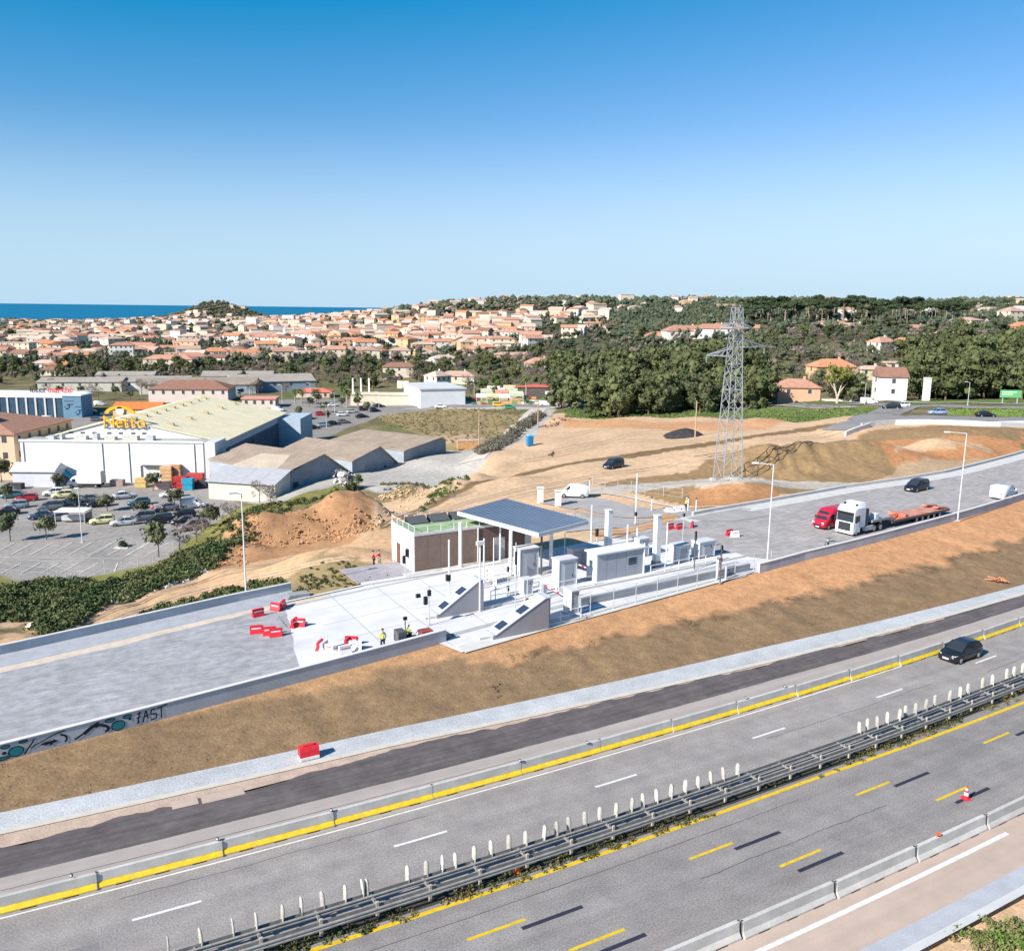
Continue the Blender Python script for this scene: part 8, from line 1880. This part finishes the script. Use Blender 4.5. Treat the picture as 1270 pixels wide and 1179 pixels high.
for row in range(3):
    for px in range(584, 712, 6):
        if random.random() < .25: continue
        x, y, z = place(px+random.uniform(-2,2), 501.5-row*3.2); o = bpy.data.objects.new('goods_crate', CRM_); COL.objects.link(o); o.location = (x,y,z+.15); o.scale = (random.uniform(.8,1.8),1,random.uniform(1,2.6)); i += 1
        c = random.choice([((.10,.20,.06),'green planter'),((.16,.26,.10),'leaf-green planter'),((.55,.30,.10),'orange goods'),((.6,.57,.5),'white goods'),((.35,.05,.05),'red goods'),((.08,.16,.05),'dark green planter')]); o.color = (*c[0],1)
        tag(o, '%s crate in the market yard, %s box of the %s row' % (c[1], nth(i), nth(row+1)), 'crate', 'crates of the market yard')
x, y, z = place(663, 496); house('market_hall', x, y+8, z, .0, 13, 8, 4.6, .8, 'flat', mat('dark_open_front', (.10,.09,.08), .9, .2, 1), mat('brick_red_roof', (.50,.13,.10), .7, .1, 1), 'dark fronted market hall with brick red flat roof', 'building', None, win=False, chim=False)
x, y, z = place(727, 503); t = thing('arcade_building', 'white building with three dark arches and shallow tiled roof by the junction', 'building', (x,y+4,z)); q = MB(); q.box(-6.5,6.5,-3,3,-1,4.8); q.obj('wall', WC['white'], t); roofmb(13,6,4.8,1.4,'hip',.5).obj('roof', ROOFS['pale'], t)
for k_ in range(3):
    q = MB(); q.prism([(-1.2,0),(1.2,0),(1.2,2.4),(.85,3.1),(0,3.4),(-.85,3.1),(-1.2,2.4)], -.06, 0, 'y'); q.obj('arch', BLACK, t, (-4+k_*4,-3.003,0))
x, y, z = place(724, 492); t = thing('red_flag_sign', 'bright red banner sign above the white arcade building', 'sign', (x,y+2,z+4)); q = MB(); q.box(-1.9,1.9,-.1,.1,1.5,4.2); q.obj('banner', REDP, t); q = MB(); q.box(-.08,.08,-.08,.08,-4,4.4); q.obj('post', WHITE, t)
x, y, z = place(763, 494); t = thing('red_flag_sign', 'small red and white flag sign before the pine wood', 'sign', (x,y,z+1.5)); q = MB(); q.box(-.9,.9,-.05,.05,3.2,4.8); q.obj('banner', REDP, t); q = MB(); q.box(-.3,.3,-.07,-.052,3.5,4.5); q.obj('white_mark', WHP, t); q = MB(); q.box(-.07,.07,.06,.16,-2,4.8); q.obj('post', WHITE, t)
for px, py, h, w_, lab in ((703,498,5.5,2.2,'large white upright panel sign in the market yard'),(700,494,6.5,1.8,'second white panel sign behind the first in the market yard')):
    x, y, z = place(px, py); t = thing('panel_sign', lab, 'sign', (x,y,z)); q = MB(); q.box(-w_,w_,-.1,.1,h-2.6,h); q.obj('panel', WHP, t)
    for sx in (-1,1): q = MB(); q.box(sx*w_*.7-.07,sx*w_*.7+.07,.11,.22,-.2,h-.1); q.obj('post', STEEL, t)
def palm(px, py, h, label):
    x, y, z = place(px, py); t = thing('palm_tree', label, 'tree', (x,y,z)); q = MB(); q.bar((0,0,-.3),(.1,0,h*.5),.28,8,.24); q.bar((.1,0,h*.5),(0,0,h),.24,8,.2); q.obj('trunk', BARKP, t)
    q = MB(); R_ = random.Random(px)
    for i_ in range(34):
        a = R_.uniform(0,6.3); e = R_.uniform(-.7,1.2); ln = R_.uniform(1.8,2.6); prev = None
        for k_ in range(6):
            u = k_/5; rr_ = ln*u*math.cos(e*.6); zz = h+ln*(math.sin(e)*u-.75*u*u*(1 if e > -.2 else .4)); wd = .28*(1-u)**.5+.04; c_ = (math.cos(a)*rr_, math.sin(a)*rr_, zz); n_ = (-math.sin(a)*wd, math.cos(a)*wd)
            cur = [(c_[0]-n_[0],c_[1]-n_[1],c_[2]-.1),(c_[0],c_[1],c_[2]+.05),(c_[0]+n_[0],c_[1]+n_[1],c_[2]-.1)]
            if prev: q.add(prev+cur, [(0,3,4,1),(1,4,5,2)])
            prev = cur
    q.obj('crown', LEAFG, t); return t
palm(652,500,9.5,'tall palm tree rising over the market yard'); palm(366,500,5.0,'leftmost palm by the upper car park'); palm(374,502,5.5,'second palm by the upper car park'); palm(392,500,5.0,'third palm by the upper car park'); palm(430,505,6.0,'palm beside the white flagpoles'); palm(444,505,5.5,'palm right of the palm beside the flagpoles'); palm(425,498,5.5,'palm behind the upper car park bushes')
# eucalyptus by the pink house
x, y, z = place(1038, 500); t = thing('eucalyptus', 'yellowish green eucalyptus with forked pale trunk beside the pink house', 'tree', (x,y,z))
q = MB(); q.bar((0,0,-.3),(0,0,1.5),.4,8,.34); q.bar((0,0,1.4),(-1.4,0,6),.3,7,.18); q.bar((0,0,1.4),(1.2,.2,6.5),.28,7,.16); q.bar((.5,0,3.2),(2.8,0,6.5),.15,6,.08); q.bar((-.6,0,3.4),(-3.0,.2,7),.15,6,.07); q.obj('trunk', mat('eucalyptus_bark', (.50,.42,.32), .9, .15, 1), t)
child('crown', crownmesh('crown', blobs_round(random.Random(8), 22, 3.8, 8.0, 4.0, 1.4, .9), 30, .24, LEAFY, 77, core=.55), t)
tp('cypress_tree', 539, 470, 'single dark cypress near the small white gabled house', None, 1.0); tp('cypress_tree', 276, 425, 'dark cypress standing in the town centre', None, 1.6)
# car park trolley shelter, street furniture
x, y, z = place(92, 648); t = thing('trolley_shelter', 'white flat-roofed trolley shelter among the parked cars', 'shelter', (x,y,z), .05)
q = MB(); q.box(-2.6,2.6,-1.6,1.6,2.2,2.34); q.obj('roof', WHITE, t)
for sx in (-1,1):
    for sy in (-1,1): q = MB(); q.box(sx*2.45-.05,sx*2.45+.05,sy*1.5-.05,sy*1.5+.05,0,2.2); q.obj('post', STEEL, t)
q = MB(); q.box(2.48,2.52,-1.4,1.4,.2,1.9); q.obj('glass_panel', GLASSB, t); q = MB(); q.box(-2.2,2.2,.2,1.3,.3,1.1); q.obj('trolleys', STEEL, t)
x, y, z = place(151, 679); t = thing('shrub', 'small dark conical shrub alone on the empty parking rows', 'shrub', (x,y,z)); child('foliage', crownmesh('foliage', [(0,0,.7,.8,.7,.8),(.3,.1,.4,.8,.7,.5)], 90, .12, PINE2, 3), t); q = MB(); q.box(-1.1,1.1,-.5,.5,-.1,.12); q.obj('planter', CONC, t)
# fence along the bottom of the car park and yard
def pfence(pts, h, label, sp=3.0):
    P = [Vector(place(*p)) for p in pts]; o_ = P[0].copy(); t = thing('mesh_fence', label, 'fence', o_); pm_ = MB(); pm_.bar((0,0,-.2),(0,0,h),.045,5); pme_ = pm_.mesh('post', STEEL)
    prev = None
    for a, c in zip(P[:-1], P[1:]):
        n_ = max(1, int((c-a).length/sp))
        for i_ in range(n_):
            p = a+(c-a)*(i_/n_); p.z = T1(p.x,p.y); child('post', pme_, t, p-o_)
            if prev is not None:
                q = MB()
                for zz in (h*.95,h*.5,.15): q.bar(prev-o_+Vector((0,0,zz)), p-o_+Vector((0,0,zz)), .014, 4)
                q.obj('wire', STEEL, t)
            prev = p.copy()
pfence([(-5,706),(60,712),(130,709),(190,695),(230,676),(262,655)], 2.0, 'thin wire fence along the lower edge of the car park')
pfence([(470,606),(520,603),(560,603)], 2.0, 'thin wire fence along the hangar yard')
pfence([(735,602),(800,612),(870,622)], 1.6, 'thin wire fence below the pylon ground')
# unused prototypes out of the scene
dead = [o for o in bpy.data.objects if o.get('label') == 'x' and o.parent is None]
names = [c.name for o in dead for c in o.children_recursive]+[o.name for o in dead]
for n_ in names:
    if n_ in bpy.data.objects: bpy.data.objects.remove(bpy.data.objects[n_])
bpy.data.scenes.remove(TMP)
